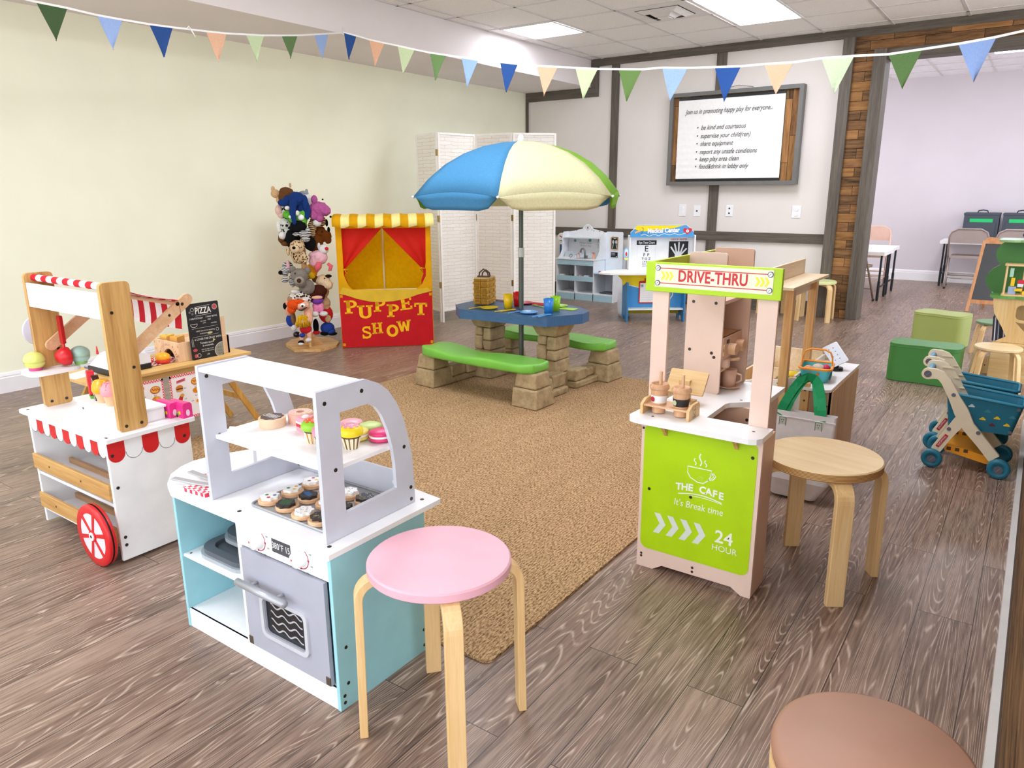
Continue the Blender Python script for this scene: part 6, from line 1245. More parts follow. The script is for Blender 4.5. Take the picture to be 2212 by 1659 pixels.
for x, z, c in ((-.105+.02, .99, '22306A'), (-.066, 1.012, 'E8622C'), (-.045, 1.04, '3E8A3E'), (.0, 1.067, 'F2C41C')): f = W(t); f.ell((x, 6.1, z), .017, plain(c, .35), 14, 10); f.build('bead', t)
# ============================================================ ROOM BEYOND: tables, chairs, bins, easel
TT = plain('F4F2F2', .4); TLEG = plain('1E2026', .4, .4)
def folding_table(label, x0, x1, y0, y1, z, legs):
    t = thing('folding_table', label, 'table', ((x0+x1)/2, (y0+y1)/2, 0), 0, 'white folding tables'); f = W(t); f.prism(rrect(x0, x1, y0, y1, .02), 'z', z-.04, z, TT); f.build('table_top', t, bevel=.006)
    for lx in legs:
        for y in (y0+.09, y1-.09):
            f = W(t); f.cyl((lx, y, .015), .012, z-.055, TLEG, seg=12); f.cyl((lx, y, .015), .016, z*.38, TLEG, seg=12); f.cyl((lx, y, 0), .013, .015, BLACK, seg=10); f.build('leg', t)
        f = W(t); f.tube([(lx, y0+.09, .16), (lx, y1-.09, .16)], .009, TLEG, 8); f.tube([(lx-.0, (y0+y1)/2, z-.05), (lx+(.16 if lx < (x0+x1)/2 else -.16), (y0+y1)/2, z-.045)], .007, TLEG, 8); f.build('brace', t)
folding_table('near white folding table beyond the plank column', -3.0, -1.44, 9.52, 10.14, .58, (-1.49, -2.9)); folding_table('second white folding table behind the near one at the far left', -3.0, -1.47, 10.16, 10.76, .58, (-1.5, -2.9))
folding_table('white folding table against the far wall with dark storage bins', -1.1, .5, 11.5, 12.08, .615, (-1.05, .42))
def folding_chair(label, x, y, rot, c, h=.785):
    t = thing('folding_chair', label, 'chair', (x, y, 0), rot, 'metal folding chairs'); m = plain(c, .38, .15); k = h/.785; hw = .22
    f = MB(); vs = []; fs = []
    sh = [(-hw+.01, .60), (hw-.01, .60)]+[(hw-.01-.07*(1-math.cos(a)), .70+.075*math.sin(a)) for a in [PI/2*i/6 for i in range(7)]]+[(-hw+.01+.07*(1-math.cos(a)), .70+.075*math.sin(a)) for a in [PI/2-PI/2*i/6 for i in range(7)]]
    f.prism([(a, b_*k) for a, b_ in sh], 'y', .185, .195, m); f.build('backrest', t, bevel=.004)
    f = MB(); f.prism(rrect(-.19, .19, -.19, .17, .05), 'z', .40*k, .43*k, plain(c, .5)); f.build('seat', t, bevel=.01)
    f = MB(); f.tube([(-hw, -.20, 0.01), (-hw, .0, .36*k), (-hw, .14, .58*k), (-hw, .19, .68*k), (-hw+.02, .195, .74*k), (-hw+.09, .195, .78*k), (hw-.09, .195, .78*k), (hw-.02, .195, .74*k), (hw, .19, .68*k), (hw, .14, .58*k), (hw, .0, .36*k), (hw, -.20, .01)], .012, m, 10); f.build('front_frame', t)
    for s_ in (-1, 1): f = MB(); f.tube([(s_*(hw-.025), .23, .01), (s_*(hw-.025), .06, .41*k)], .011, m, 8); f.cyl((s_*(hw-.025), .23, 0), .014, .025, BLACK, seg=10); f.cyl((s_*hw, -.2, 0), .015, .025, BLACK, seg=10); f.build('rear_leg', t)
    f = MB(); f.tube([(-hw, -.12, .15), (hw, -.12, .15)], .008, m, 8); f.tube([(-hw+.025, .17, .14), (hw-.025, .17, .14)], .008, m, 8); f.tube([(-hw+.025, .14, .20), (hw-.025, .14, .20)], .008, m, 8); f.build('crossbar', t)
    return t
folding_chair('brown metal folding chair half hidden by the plank column', -1.79, 9.45, math.radians(165), '8E7C6A'); folding_chair('pale pink folding chair behind the left white tables', -1.85, 11.0, math.radians(8), 'DDB9A8', .80)
folding_chair('grey folding chair with its back to us at the far right table', -.765, 11.55, math.radians(180), 'A3938E'); folding_chair('second grey folding chair at the far right edge', -.24, 11.55, math.radians(180), 'A3938E')
FELT = fabric('50565F', .9, .2); 
for x0, lab in ((-.885, 'left dark grey fabric storage bin with green label on the far table'), (-.445, 'right dark grey fabric storage bin with green label on the far table')):
    t = thing('storage_bin', lab, 'box', (x0+.205, 11.88, .6155), 0, 'fabric storage bins'); f = MB(); f.box(-.2, .2, -.15, .15, 0, .345, FELT); f.build('body', t, bevel=.008); f = MB(); f.box(-.206, .206, -.156, .156, .33, .36, FELT); f.build('lid', t, bevel=.006)
    f = MB(); f.box(-.13, .13, -.154, -.151, .235, .285, plain('1FC06A', .6)); f.build('label_card', t); f = MB(); f.box(-.165, .165, -.158, -.15, .0, .24, FELT); f.build('pocket', t); f = MB(); f.tube([(-.06, 0, .36), (-.05, 0, .385), (0, 0, .395), (.05, 0, .385), (.06, 0, .36)], .008, plain('30343A', .7), 8); f.build('handle', t)
t = thing('easel_chalkboard', 'low wooden A-frame easel with grey chalkboard near the tree shelf', 'easel', (-.28, 9.45, 0)); EW = wood('E2A878', 'C8854E', 'Z', .8)
fl = lambda z: 9.32+.13*z/.75
for x0, x1 in ((-.545, -.485), (-.015, -.075)):
    f = W(t); f.tube([(x0, 9.32, 0), (x1, fl(.75), .75)], 0, EW, flat=(.03, .022, (1, 0, 0))); f.build('front_leg', t, bevel=.002)
f = W(t); f.tube([(-.49, fl(.735), .735), (-.07, fl(.735), .735)], 0, EW, flat=(.03, .022, (0, 0, 1))); f.build('top_rail', t); f = W(t); f.tube([(-.53, fl(.11), .11), (-.03, fl(.11), .11)], 0, EW, flat=(.04, .022, (0, 0, 1))); f.build('bottom_rail', t)
f = W(t); f.add([(-.525, fl(.13), .13), (-.035, fl(.13), .13), (-.08, fl(.72), .72), (-.48, fl(.72), .72)], [(0, 1, 2, 3)], plain('4A4C50', .6)); o = f.build('chalkboard', t); q = o.modifiers.new('s', 'SOLIDIFY'); q.thickness = .008
f = W(t); f.prism([(-.48, .75), (-.47, .775), (-.44, .788), (-.40, .785), (-.34, .768), (-.28, .762), (-.2, .768), (-.14, .785), (-.1, .775), (-.09, .75)], 'y', fl(.75), fl(.75)+.018, EW); f.build('crest', t, bevel=.002)
for x in (-.42, -.12): f = W(t); f.tube([(x, 9.73, 0), (x, 9.48, .72)], 0, EW, flat=(.026, .02, (1, 0, 0))); f.build('back_leg', t)
# ============================================================ PIZZA TABLE
t = thing('low_bamboo_table', 'low bamboo folding table holding the pizza toys behind the ice cream cart', 'table', (-3.65, 1.95, 0)); BAM = wood('E2BA78', 'C89A54', 'Y', .7); BAMZ = wood('D9A858', 'B98434', 'Z', .8)
f = W(t); f.prism(rrect(-3.84, -3.44, 1.53, 2.385, .008), 'z', .437, .45, BAM); f.build('table_top', t, bevel=.003)
f = W(t); f.box(-3.475, -3.462, 1.58, 2.33, .405, .437, BAM); f.build('apron', t); f = W(t); f.box(-3.82, -3.807, 1.58, 2.33, .405, .437, BAM); f.build('apron', t)
for x in (-3.50, -3.79):
    for ya, yb_ in ((2.20, 2.45), (1.72, 1.47)):
        f = W(t); f.tube([(x, ya, .43), (x, yb_, 0.005)], 0, BAMZ, flat=(.032, .018, (0, 1, 0))); f.build('leg', t, bevel=.003)
for ya in (2.33, 1.59): f = W(t); f.tube([(-3.79, ya, .2), (-3.50, ya, .2)], 0, BAMZ, flat=(.03, .016, (0, 0, 1))); f.build('stretcher', t)
def menu(y0, y1, label, seed):
    t = thing('menu_sheet', label, 'menu', (-3.44, (y0+y1)/2, .41), 0, 'menu sheets hanging from the pizza table'); h = .235; hw = (y1-y0)/2
    f = MB(); f.box(.0, .0015, -hw, hw, -h, 0, plain('F6F2F2', .5)); pg = f.build('sheet', t); f = MB()
    GR = gingham('D8283C', 'F6C4C8', 150)
    for a in ((-hw, hw, -.012, 0), (-hw, hw, -h, -h+.012), (-hw, -hw+.009, -h, 0), (hw-.009, hw, -h, 0)): f.box(.0014, .0022, *a, GR)
    f.build('gingham_border', pg); f = MB(); e = Vector((0, 1, 0))
    def disc(y, z, r_, c, sy=1.0, k=0): f.flatpoly(circle(r_, 18, (y, z), sy=sy), plain(c, .5), (.0023+.0003*k, 0, 0), (0, 1, 0))
    f.flatpoly([(-hw*.62, -.03), (-hw*.1, -.022), (-hw*.1, -.036), (-hw*.62, -.044)], plain('EE6A84', .5), (.0023, 0, 0), (0, 1, 0)); f.text('MAINS' if seed == 0 else 'MENU', .013, BLACK, (.0028, -hw*.36, -.033), (0, 1, 0.14))
    L_ = -hw*.48; R_ = hw*.5
    disc(L_, -.068, .02, 'D9822C', .72); disc(L_, -.074, .02, '6A3416', .25, 1); disc(L_, -.082, .019, 'E0A050', .3, 2)
    disc(R_, -.05, .026, 'B05A1C', .75); disc(R_, -.049, .022, 'F0B048', .72, 1)
    for k in range(6): disc(R_-.014+.006*k, -.046-.006*(k % 2), .004, 'C03A22', .7, 2)
    disc(R_, -.098, .022, 'D9861C', .7); disc(R_+.008, -.092, .012, 'F0A83C', .7, 1); f.flatpoly([(L_-.016, -.13), (L_+.004, -.145), (L_+.016, -.115), (L_+.002, -.104)], plain('C42A22', .5), (.0023, 0, 0), (0, 1, 0)); disc(L_+.01, -.108, .011, 'E0A03C', .8, 1)
    disc(R_, -.155, .016, 'F7E9D0'); disc(R_, -.155, .008, 'F0902A', 1, 1); disc(L_+.012, -.19, .024, '5A2418', .55)
    for y, z in ((L_+.03, -.075), (L_+.026, -.13), (R_-.028, -.15), (L_+.045, -.185), (R_-.005, -.125), (R_-.004, -.078)): f.text('$ 8', .009, BLACK, (.0026, y, z), (0, 1, 0))
    f.build('food_pictures', pg)
menu(1.90, 2.085, 'large printed food menu sheet headed MAINS hanging under the pizza table', 0); menu(1.69, 1.868, 'printed food menu sheet left of the large one, half behind the wooden post', 1)
t = thing('pizza_oven', 'pale wooden toy pizza oven box with arched door on the low table', 'play kitchen', (-3.64, 2.16, .4505)); OVW = wood('F0CFA8', 'DDB088', 'Z', .5)
f = W(t); ar = [(-3.68, .4505)]+[(-3.62+.055*math.cos(a), .4505+.06*math.sin(a)) for a in [PI-PI*i/14 for i in range(1, 14)]]+[(-3.565, .4505)]
f.prism([(-3.755, .4505)]+ar+[(-3.522, .4505), (-3.522, .549), (-3.755, .549)], 'y', 2.018, 2.03, OVW)
BRN = plain('6A3A22', .6)
for i, ch in enumerate('Delicious Pizza'): a = PI-.25-(PI-.5)*i/14; f.text(ch, .02, plain('A8342A', .6) if i < 9 else BRN, (-3.625+.082*math.cos(a), 2.0175, .458+.075*math.sin(a)), (math.sin(a), 0, -math.cos(a)), (math.cos(a), 0, math.sin(a)))
for x, z in ((-3.745, .535), (-3.74, .5), (-3.53, .53), (-3.535, .48), (-3.55, .46), (-3.7, .54)): f.stroke(circle(.005, 10, (x, z)), .0015, BRN, (0, 2.0175, 0), closed=True)
f.build('front', t, bevel=.001)
f = W(t); f.box(-3.534, -3.522, 2.03, 2.31, .4505, .549, OVW); f.build('side_panel', t, bevel=.001); f = W(t); f.box(-3.755, -3.743, 2.03, 2.31, .4505, .549, OVW); f.build('side_panel', t, bevel=.001); f = W(t); f.box(-3.755, -3.522, 2.298, 2.31, .4505, .549, OVW); f.build('back', t)
f = W(t); f.box(-3.743, -3.534, 2.03, 2.298, .52, .53, OVW); f.build('top_shelf', t); f = W(t); f.box(-3.743, -3.534, 2.10, 2.108, .4505, .52, plain('7A4A2A', .7)); f.build('oven_inside', t)
f = W(t); f.prism([(2.265, .549), (2.305, .549), (2.305, .65), (2.25, .65), (2.25, .635), (2.29, .635)], 'x', -3.55, -3.54, OVW); f.build('upper_frame', t)
for x, y, c, lab in ((-3.70, 2.06, 'F2C02A', 'toy pizza slice with yellow cheese on top of the oven box'), (-3.62, 2.07, 'E8B030', 'second toy pizza slice on top of the oven box'), (-3.60, 2.2, 'F2C83A', 'toy pizza slice behind the chalkboard sign')):
    t = thing('toy_pizza_slice', lab, 'toy food', (x, y, .5305), 0, 'toy pizza slices on the oven'); f = MB(); f.prism([(-.035, -.02), (.035, -.02), (.0, .045)], 'z', 0, .03, plain('D9A05A', .5)); f.build('crust', t, bevel=.002); f = MB(); f.prism([(-.034, -.019), (.034, -.019), (.0, .044)], 'z', .03, .037, plain(c, .45)); f.flatpoly(circle(.007, 10, (0, 0)), plain('C8361E', .5), (0, 0, .0373), (1, 0, 0), (0, 1, 0)); f.build('topping', t, bevel=.001)
t = thing('chalkboard_sign', 'small black PIZZA sign with chalk drawings leaning on the oven box', 'sign', (-3.505, 2.168, .4505)); CH = plain('E8E6E0', .7); CHR = plain('B8484A', .7); CHY = plain('C8C08A', .7)
TL = Matrix.Rotation(-.03, 4, 'Y') @ Matrix.Rotation(0, 4, 'X')
f = MB(); f.T = TL; f.prism(rrect(-.0925, .0925, 0, .292, .008), 'x', -.0015, .0015, plain('121217', .5)); bd = f.build('board', t); f = MB(); f.T = TL; Rv, xo = (0, 1, 0), .0019
f.text('PIZZA', .045, CH, (xo, 0, .25), Rv, sx=.75, bold=.0008); f.stroke([(-.045, .272), (.042, .276)], .0012, CH, (xo, 0, 0), Rv); f.stroke([(-.045, .226), (.045, .23)], .0012, CH, (xo, 0, 0), Rv)
f.flatpoly(circle(.013, 16, (.068, .263)), CHR, (xo, 0, 0), Rv); f.stroke(circle(.014, 16, (.068, .263)), .0014, CH, (xo+.0002, 0, 0), Rv, closed=True); f.stroke(circle(.009, 14, (-.06, .26)), .0014, CH, (xo, 0, 0), Rv, closed=True); f.stroke(circle(.004, 10, (-.075, .248)), .001, CH, (xo, 0, 0), Rv, closed=True); f.stroke(circle(.004, 10, (-.06, .238)), .001, CH, (xo, 0, 0), Rv, closed=True)
for s_, sz, y, z in (('1 HALF DOUGH', .0125, -.045, .213), ('2 HALF BOWL', .0125, .045, .215), ('MIX', .012, .03, .2), ('mix water', .0095, -.005, .196), ('yeast', .0095, .0, .186), ('salt & flour', .009, .055, .18), ('3 ADD olive oil, mix something', .0098, .0, .146), ('knead the dough', .0095, -.005, .132), ('4 COVER THE CRUST WITH', .0145, .01, .103), ('Tomato sauce', .016, .0, .082), ('& mozzarella', .014, .005, .067), ('bake the pizza in a hot', .009, .0, .048), ('oven, then share it out', .009, .0, .038), ('179', .013, .0, .018)): f.text(s_, sz, CH, (xo, y, z), Rv, shear=.1, sx=.86)
for z in (.161, .117): f.stroke([(-.075+.0, z), (.075, z+.003)], .0008, CH, (xo, 0, 0), Rv)
f.stroke([(-.07+.02*math.cos(a)*1.0+.01, .185+.016*math.sin(a)) for a in [PI+PI*i/10 for i in range(11)]], .0016, CH, (xo, 0, 0), Rv, closed=True)
f.flatpoly([(.0925, .012), (.0925, .072)]+[(.0925-.052*math.sin(a), .03+.042*math.cos(a)) for a in [PI*i/14*.95 for i in range(1, 14)]], plain('8A8A7C', .7), (xo, 0, 0), Rv); f.stroke([(.0925-.052*math.sin(a), .03+.042*math.cos(a)) for a in [PI*i/14*.95 for i in range(15)]], .0018, CH, (xo+.0002, 0, 0), Rv)
for k in range(9): f.stroke(circle(.004, 8, (.06+.009*(k % 3), .012+.016*(k//3))), .001, BLACK, (xo+.0003, 0, 0), Rv, closed=True)
f.flatpoly(circle(.01, 14, (-.068, .02)), CHR, (xo, 0, 0), Rv); f.stroke(circle(.010, 14, (-.052, .02)), .0014, CH, (xo+.0002, 0, 0), Rv, closed=True); f.flatpoly(circle(.008, 12, (-.07, .05), sx=1.6), CHR, (xo, 0, 0), Rv); f.stroke([(-.083, .07), (-.083, .1), (-.079, .112), (-.075, .1), (-.075, .07)], .0013, CH, (xo, 0, 0), Rv, closed=True); f.flatpoly([(.035, .082), (.052, .088), (.04, .098)], CHY, (xo, 0, 0), Rv); f.flatpoly(circle(.006, 12, (.025, .13), sx=2.6), CHY, (xo, 0, 0), Rv); f.stroke(circle(.008, 12, (.07, .143)), .0013, CH, (xo, 0, 0), Rv, closed=True)
f.build('chalk_drawing', bd)
t = thing('toy_burger', 'yellow and red toy burger beside the oven door on the low table', 'toy food', (-3.58, 1.96, .4535)); f = MB(); f.lathe([(0, 0), (.033, 0), (.036, .008), (.034, .018), (0, .018)], plain('D8301C', .35), seg=24); f.build('patty', t); f = MB(); f.lathe([(0, .018), (.034, .018), (.037, .024), (.033, .04), (.018, .05), (0, .053)], plain('F4A91C', .3), seg=24); f.build('bun', t)
f = MB(); n = 8; vs = []; rr = random.Random(5)
for i in range(n+1):
    for j in range(n+1): vs.append((-.07+.14*i/n, -.09+.18*j/n, .0015+(.018*abs(math.sin(i*1.1+j*.7)) if i < 5 else .001)))
f.add(vs, [(i*(n+1)+j, (i+1)*(n+1)+j, (i+1)*(n+1)+j+1, i*(n+1)+j+1) for i in range(n) for j in range(n)], gingham('CC1E30', 'F8F2F0', 70), True); o = f.build('napkin', loc=(-3.62, 1.95, .4503)); tag(o, 'rumpled red gingham cloth under the toy burger on the low table', 'napkin')
t = thing('toy_cash_register', 'white and black toy cash register behind the cart post', 'toy till', (-3.62, 1.76, .4505), 0); f = W(t); f.box(-3.725, -3.525, 1.655, 1.87, .4505, .478, DARK); f.build('drawer_base', t, bevel=.004)
f = W(t); f.prism([(1.66, .478), (1.87, .478), (1.87, .52), (1.80, .545), (1.72, .53)], 'x', -3.72, -3.53, plain('E4E4EA', .4)); f.build('keypad_body', t, bevel=.005); f = W(t); f.box(-3.68, -3.56, 1.82, 1.865, .52, .575, plain('ECECF0', .4)); f.build('display', t, bevel=.006); f = W(t); f.cyl((-3.70, 1.70, .53), .007, .04, RED, r2=.002, seg=10); f.build('pen_cap', t)
f = MB(); f.box(-.06, .06, -.08, .08, 0, .001, plain('F6EEEE', .6)); f.box(-.05, .05, -.07, .07, .001, .0013, plain('F4DCD8', .6)); o = f.build('order_paper', loc=(-3.68, 1.6, .4502)); o.rotation_euler = (0, 0, .3); tag(o, 'pale printed paper lying at the left end of the low table', 'paper')
f = MB(); f.tube([(-.03, 0, .004), (.035, 0, .004)], .0035, plain('3A6AC8', .4), 8); o = f.build('toy_pen', loc=(-3.78, 1.68, .4502)); tag(o, 'blue pen lying on the low table behind the cash register', 'pen')
# ============================================================ MEDICAL PLAY CENTRES
t = thing('doctor_play_centre', 'white and pale blue toy doctor clinic with sink and cubby holes', 'play kitchen', (-4.81, 7.736, 0)); MWH = plain('F0F3F8', .35); MBL = plain('AED0E0', .4); GRYI = plain('C9CCD4', .6)
B = lambda *a: MB().box(*a)
def pb(name, args, m, par=t, bev=.0015): f = MB(); f.box(*args, m); return f.build(name, par, bevel=bev)
for x in (0, .258, .512, .778): pb('upright', (x, x+.013, 0, .30, 0, .49 if x < .6 else .33), MWH)
pb('base_band', (.013, .778, 0, .012, 0, .078), MBL); pb('floor_board', (.013, .778, .0, .30, .078, .09), MWH); pb('back_board', (0, .791, .29, .30, 0, .48), GRYI)
pb('tray_front', (.013, .512, -.004, .006, .228, .288), MBL); pb('tray_floor', (.013, .512, .006, .29, .225, .235), MWH); f = MB(); f.box(.013, .512, -.004, .008, .418, .478, MBL); f.text('Medical Center', .03, plain('D8E8F0', .5), (.38, -.0046, .447), shear=.2, sx=.8); f.build('top_band', t)
for x in (.16, .43): pb('hole_plate', (x, x+.08, .286, .2895, .12, .19), BLACK)
pb('counter', (-.01, .535, -.01, .30, .48, .493), MWH); pb('low_counter', (.525, .80, -.01, .30, .328, .34), MBL)
f = MB()
cr = [(0, .493), (0, .79), (.02, .80), (.09, .81), (.15, .825), (.20, .835), (.225, .865), (.26, .892), (.29, .892), (.325, .865), (.35, .835), (.41, .825), (.48, .81), (.525, .79), (.525, .493)]
f.prism(cr, 'y', .275, .287, MWH); bp = f.build('back_panel', t); f = MB(); yv = .2745
f.stroke([(.275+a, .848+b_) for a, b_ in heart(.062)], .004, plain('9AB4C0', .5), (0, yv, 0), closed=True)
for a in ((.271, .279, .833, .863), (.262, .288, .844, .852)): f.box(a[0], a[1], yv-.0006, yv, a[2], a[3], plain('C8283E', .5))
f.text('Medical Center', .034, plain('8A98A4', .6), (.25, yv, .665), sx=.8); f.text("Doctor's Day", .034, plain('8A98A4', .6), (.25, yv, .632), sx=.8)
for s_, z, sz in (('E', .70, .05), ('F P', .672, .024), ('T O Z', .648, .02), ('L P E D', .628, .014), ('P E C F D', .612, .01)): f.text(s_, sz, BLACK, (.43, yv, z))
TEA = plain('3FA09C', .5)
for x, z, r_, c in ((.1, .69, .018, '5FA8B0'), (.31, .70, .02, '2E9A94'), (.36, .815, .01, 'B8D0DC'), (.33, .825, .006, 'C8506A'), (.44, .81, .008, 'D88A8A'), (.12, .815, .006, '5A6A78'), (.24, .53, .014, 'F0C8C8'), (.2, .53, .012, 'D8E4EA')): f.flatpoly(circle(r_, 12, (x, z)), plain(c, .5), (0, yv, 0))
f.build('printed_picture', bp)
f = MB(); f.box(.0, .525, .14, .275, .728, .738, MWH); f.build('upper_shelf', t)
for x in (-.002, .522):
    f = MB(); f.prism([(.275, .493), (.275, .80), (.17, .80), (.13, .78), (.125, .58), (.09, .53), (.06, .505), (.03, .493)], 'x', x, x+.012, MWH); f.build('side_wing', t, bevel=.001)
f = MB(); f.prism(rrect(.53, .755, .34, .81, .02), 'y', .275, .287, MWH); rp = f.build('right_panel', t); f = MB(); f.prism(rrect(.6, .70, .60, .745, .006), 'y', .262, .275, BEECH, [rrect(.608, .692, .608, .737, .004)]); f.box(.608, .692, .2725, .2745, .608, .75, plain('14261F', .4))
for sx_ in (-1, 1):
    f.flatpoly(circle(.014, 14, (.65+sx_*.02, .69), sy=1.6), plain('C8D0D4', .5), (0, .272, 0)); f.flatpoly([(.65+sx_*.014, .665), (.65+sx_*.024, .665), (.65+sx_*.034, .615), (.65+sx_*.024, .615)], plain('C8D0D4', .5), (0, .272, 0))
f.box(.635, .665, .2715, .2724, .728, .738, WHITE); f.build('xray_screen', rp)
f = MB(); f.box(.6, .70, .268, .275, .505, .575, plain('D5DCE6', .4)); f.box(.605, .695, .2665, .268, .51, .57, plain('14151C', .3)); [f.stroke([(.612, z), (.66, z)], .003, WHITE, (0, .2662, 0)) for z in (.56, .548, .536)]; f.box(.675, .69, .266, .2665, .517, .524, WHITE); f.build('monitor', rp)
f = MB(); pts = [(.33, .12, .493), (.33, .12, .56), (.325, .12, .59), (.305, .12, .61), (.285, .12, .605), (.272, .12, .585), (.27, .12, .56)]; f.tube(pts, .012, plain('8A8C90', .35, .5), 12); f.cyl((.35, .12, .493), .018, .035, plain('77797E', .35, .5)); f.build('tap', t)
pb('sink', (.24, .40, .02, .19, .4925, .4955), plain('B4B8BE', .3, .6), bev=0)
t2 = thing('toy_blood_pressure_gauge', 'white toy dial gauge with red arrow at the left of the doctor clinic', 'toy', (-4.845, 7.9, .735)); f = MB(); f.cyl((0, 0, 0), .05, .01, WHITE, 'y', 24); f.stroke([(-.025, .015), (.03, -.015)], .014, plain('C8283E', .5), (0, -.0006, 0)); f.build('dial', t2); f = MB(); f.box(-.025, .025, 0, .01, -.09, -.04, WHITE); f.text('TEST', .012, RED, (0, -.0006, -.065)); f.build('tab', t2)
f = MB(); f.box(-.06, .06, 0, .02, 0, .28, plain('2A58A8', .5)); o = f.build('blue_board', loc=(-4.86, 7.99, .395)); tag(o, 'plain blue board standing behind the left side of the doctor clinic', 'board'); 
def small(name, label, cat, loc, geo, group=None):
    f = MB(); geo(f); o = f.build(name, loc=loc, bevel=.0015); return tag(o, label, cat, group)
bx = -4.81; by = 7.736
small('toy_laptop', 'small white toy laptop computer on the clinic counter', 'toy', (bx+.09, by+.1, .4935), lambda f: (f.box(-.05, .05, -.035, .035, 0, .01, WHITE), f.prism([(.035, .01), (.04, .01), (.055, .075), (.05, .075)], 'x', -.05, .05, plain('C8D2DC', .4))))
small('toy_medicine_jar', 'white toy medicine jar with blue lid on the clinic counter', 'toy', (bx+.185, by+.15, .4935), lambda f: (f.cyl((0, 0, 0), .016, .03, WHITE), f.cyl((0, 0, .03), .017, .01, MBL)), 'toy jars on the clinic counter')
small('toy_medicine_jar', 'pink labelled toy medicine bottle on the clinic counter', 'toy', (bx+.225, by+.15, .4935), lambda f: (f.cyl((0, 0, 0), .017, .045, plain('F4DCDC', .4)), f.cyl((0, 0, .045), .012, .012, plain('E88A94', .4))), 'toy jars on the clinic counter')
small('toy_soap_bottle', 'pinkish toy soap dispenser right of the clinic tap', 'toy', (bx+.45, by+.13, .4935), lambda f: (f.cyl((0, 0, 0), .02, .05, plain('EBB49A', .4)), f.cyl((0, 0, .05), .006, .02, plain('E0505A', .4)), f.box(-.03, .006, -.005, .005, .065, .073, plain('E0505A', .4))))
small('toy_stethoscope', 'grey toy stethoscope ring beside the laptop on the clinic counter', 'toy', (bx+.145, by+.1, .4935), lambda f: f.tube([(.02*math.cos(a), .012*math.sin(a), .006+.018*(1+math.sin(a))) for a in [2*PI*i/14 for i in range(14)]], .004, plain('4A5462', .4), 6, closed=True))
for x, w_, c, lab in ((.03, .06, 'F3EEE6', 'white toy box in the left clinic tray'), (.16, .05, '6A6058', 'dark toy tool in the left clinic tray'), (.30, .03, 'E8C0B8', 'pink toy bottle in the right clinic tray'), (.37, .07, 'E6E6EA', 'pale toy pack in the right clinic tray')):
    small('toy_medical_item', lab, 'toy', (bx+x+w_/2, by+.05, .2355), (lambda w_, c: lambda f: f.box(-w_/2, w_/2, -.02, .02, 0, .062, plain(c, .5)))(w_, c), 'toys in the clinic trays')
small('toy_scale', 'dark flat toy scale lying in the low right cubby', 'toy', (bx+.66, by+.14, .0905), lambda f: f.prism(rrect(-.09, .09, -.09, .09, .02), 'z', 0, .012, plain('4A4E54', .4)))
small('toy_syringe', 'small red and white toy syringe on the low blue counter', 'toy', (bx+.58, by+.06, .341), lambda f: (f.box(-.02, .005, -.008, .008, 0, .018, plain('C82A4A', .4)), f.box(.005, .04, -.005, .005, .004, .012, WHITE)))
# ---- blue and yellow medical centre
AN = math.radians(36.4); t = thing('medical_centre', 'blue and yellow toy medical centre with eye test chart', 'play kitchen', (-3.318, 6.683, 0), AN); BB = plain('4A9EDC', .4); BB2 = plain('2F83C0', .4); YY = plain('FFE01A', .4)
def leg(x, name='side_leg'):
    f = MB(); pr = [(-.02, 0), (.06, 0), (.08, .035), (.13, .05), (.18, .035), (.20, 0), (.28, 0), (.28, .40), (.20, .395), (.14, .385), (.08, .40), (.03, .385), (-.02, .40)]; f.prism(pr, 'x', x, x+.014, BB2); return f.build(name, t, bevel=.001)
leg(0); leg(.576)
f = MB(); f.prism([(0.014, .12), (.576, .12), (.576, .48), (.014, .48)], 'y', .11, .122, BB); fpn = f.build('front_board', t); f = MB(); f.prism([(.014, .48), (.576, .48), (.576, .30), (.45, .30), (.30, .31), (.17, .325), (.07, .35), (.014, .36)], 'y', .1085, .1098, YY); f.stroke([(.014, .36), (.07, .35), (.17, .325), (.30, .31), (.45, .30), (.576, .30)], .008, WHITE, (0, .1082, 0)); f.build('yellow_wave', fpn)
pb('seat_board', (.014, .59, .0, .28, .115, .13), plain('EAF2F4', .4), t); pb('lower_stretcher', (.014, .576, .18, .192, .055, .115), plain('C8B818', .5), t)
f = MB(); f.prism([(-.10, .475), (.0, .475), (.014, .40), (-.03, .36), (-.045, .42)], 'y', .06, .072, plain('E4C814', .45)); f.build('bracket', t)
f = MB(); tab = [(-.28, .05), (-.25, .0), (-.18, -.045), (-.05, -.07), (.2, -.075), (.60, -.06), (.66, .0), (.66, .34), (.0, .34), (-.08, .30), (-.22, .18)]; f.prism(tab, 'z', .478, .495, plain('FBFBF6', .35)); f.build('worktop', t, bevel=.003)
f = MB(); f.box(.06, .72, .32, .332, .495, .84, plain('EFF1F4', .4)); wp = f.build('upper_panel', t); pb('side_rail', (.715, .73, .24, .335, .495, .845), plain('F8F8FA', .35), t); pb('side_rail', (.05, .064, .24, .335, .495, .845), plain('F8F8FA', .35), t)
f = MB(); y = .3195; f.box(.14, .345, y-.0008, y, .745, .79, BLACK); f.text('Eye Test Chart', .033, WHITE, (.243, y-.0012, .767), sx=.82, bold=.0006)
for s_, z, sz, sp_ in (('E', .703, .085, 1), ('F P', .642, .042, 1.2), ('T O Z', .602, .032, 1.1), ('L P E D', .57, .024, 1), ('P E C F D', .547, .019, 1), ('E D F C Z P', .527, .015, 1)): f.text(s_, sz, BLACK, (.243, y-.0008, z), bold=.0006, space=sp_)
f.stroke([(.15, .74), (.15, .50)], .0015, plain('C8CCD2', .5), (0, y-.0004, 0)); f.stroke([(.336, .74), (.336, .50)], .0015, plain('C8CCD2', .5), (0, y-.0004, 0))
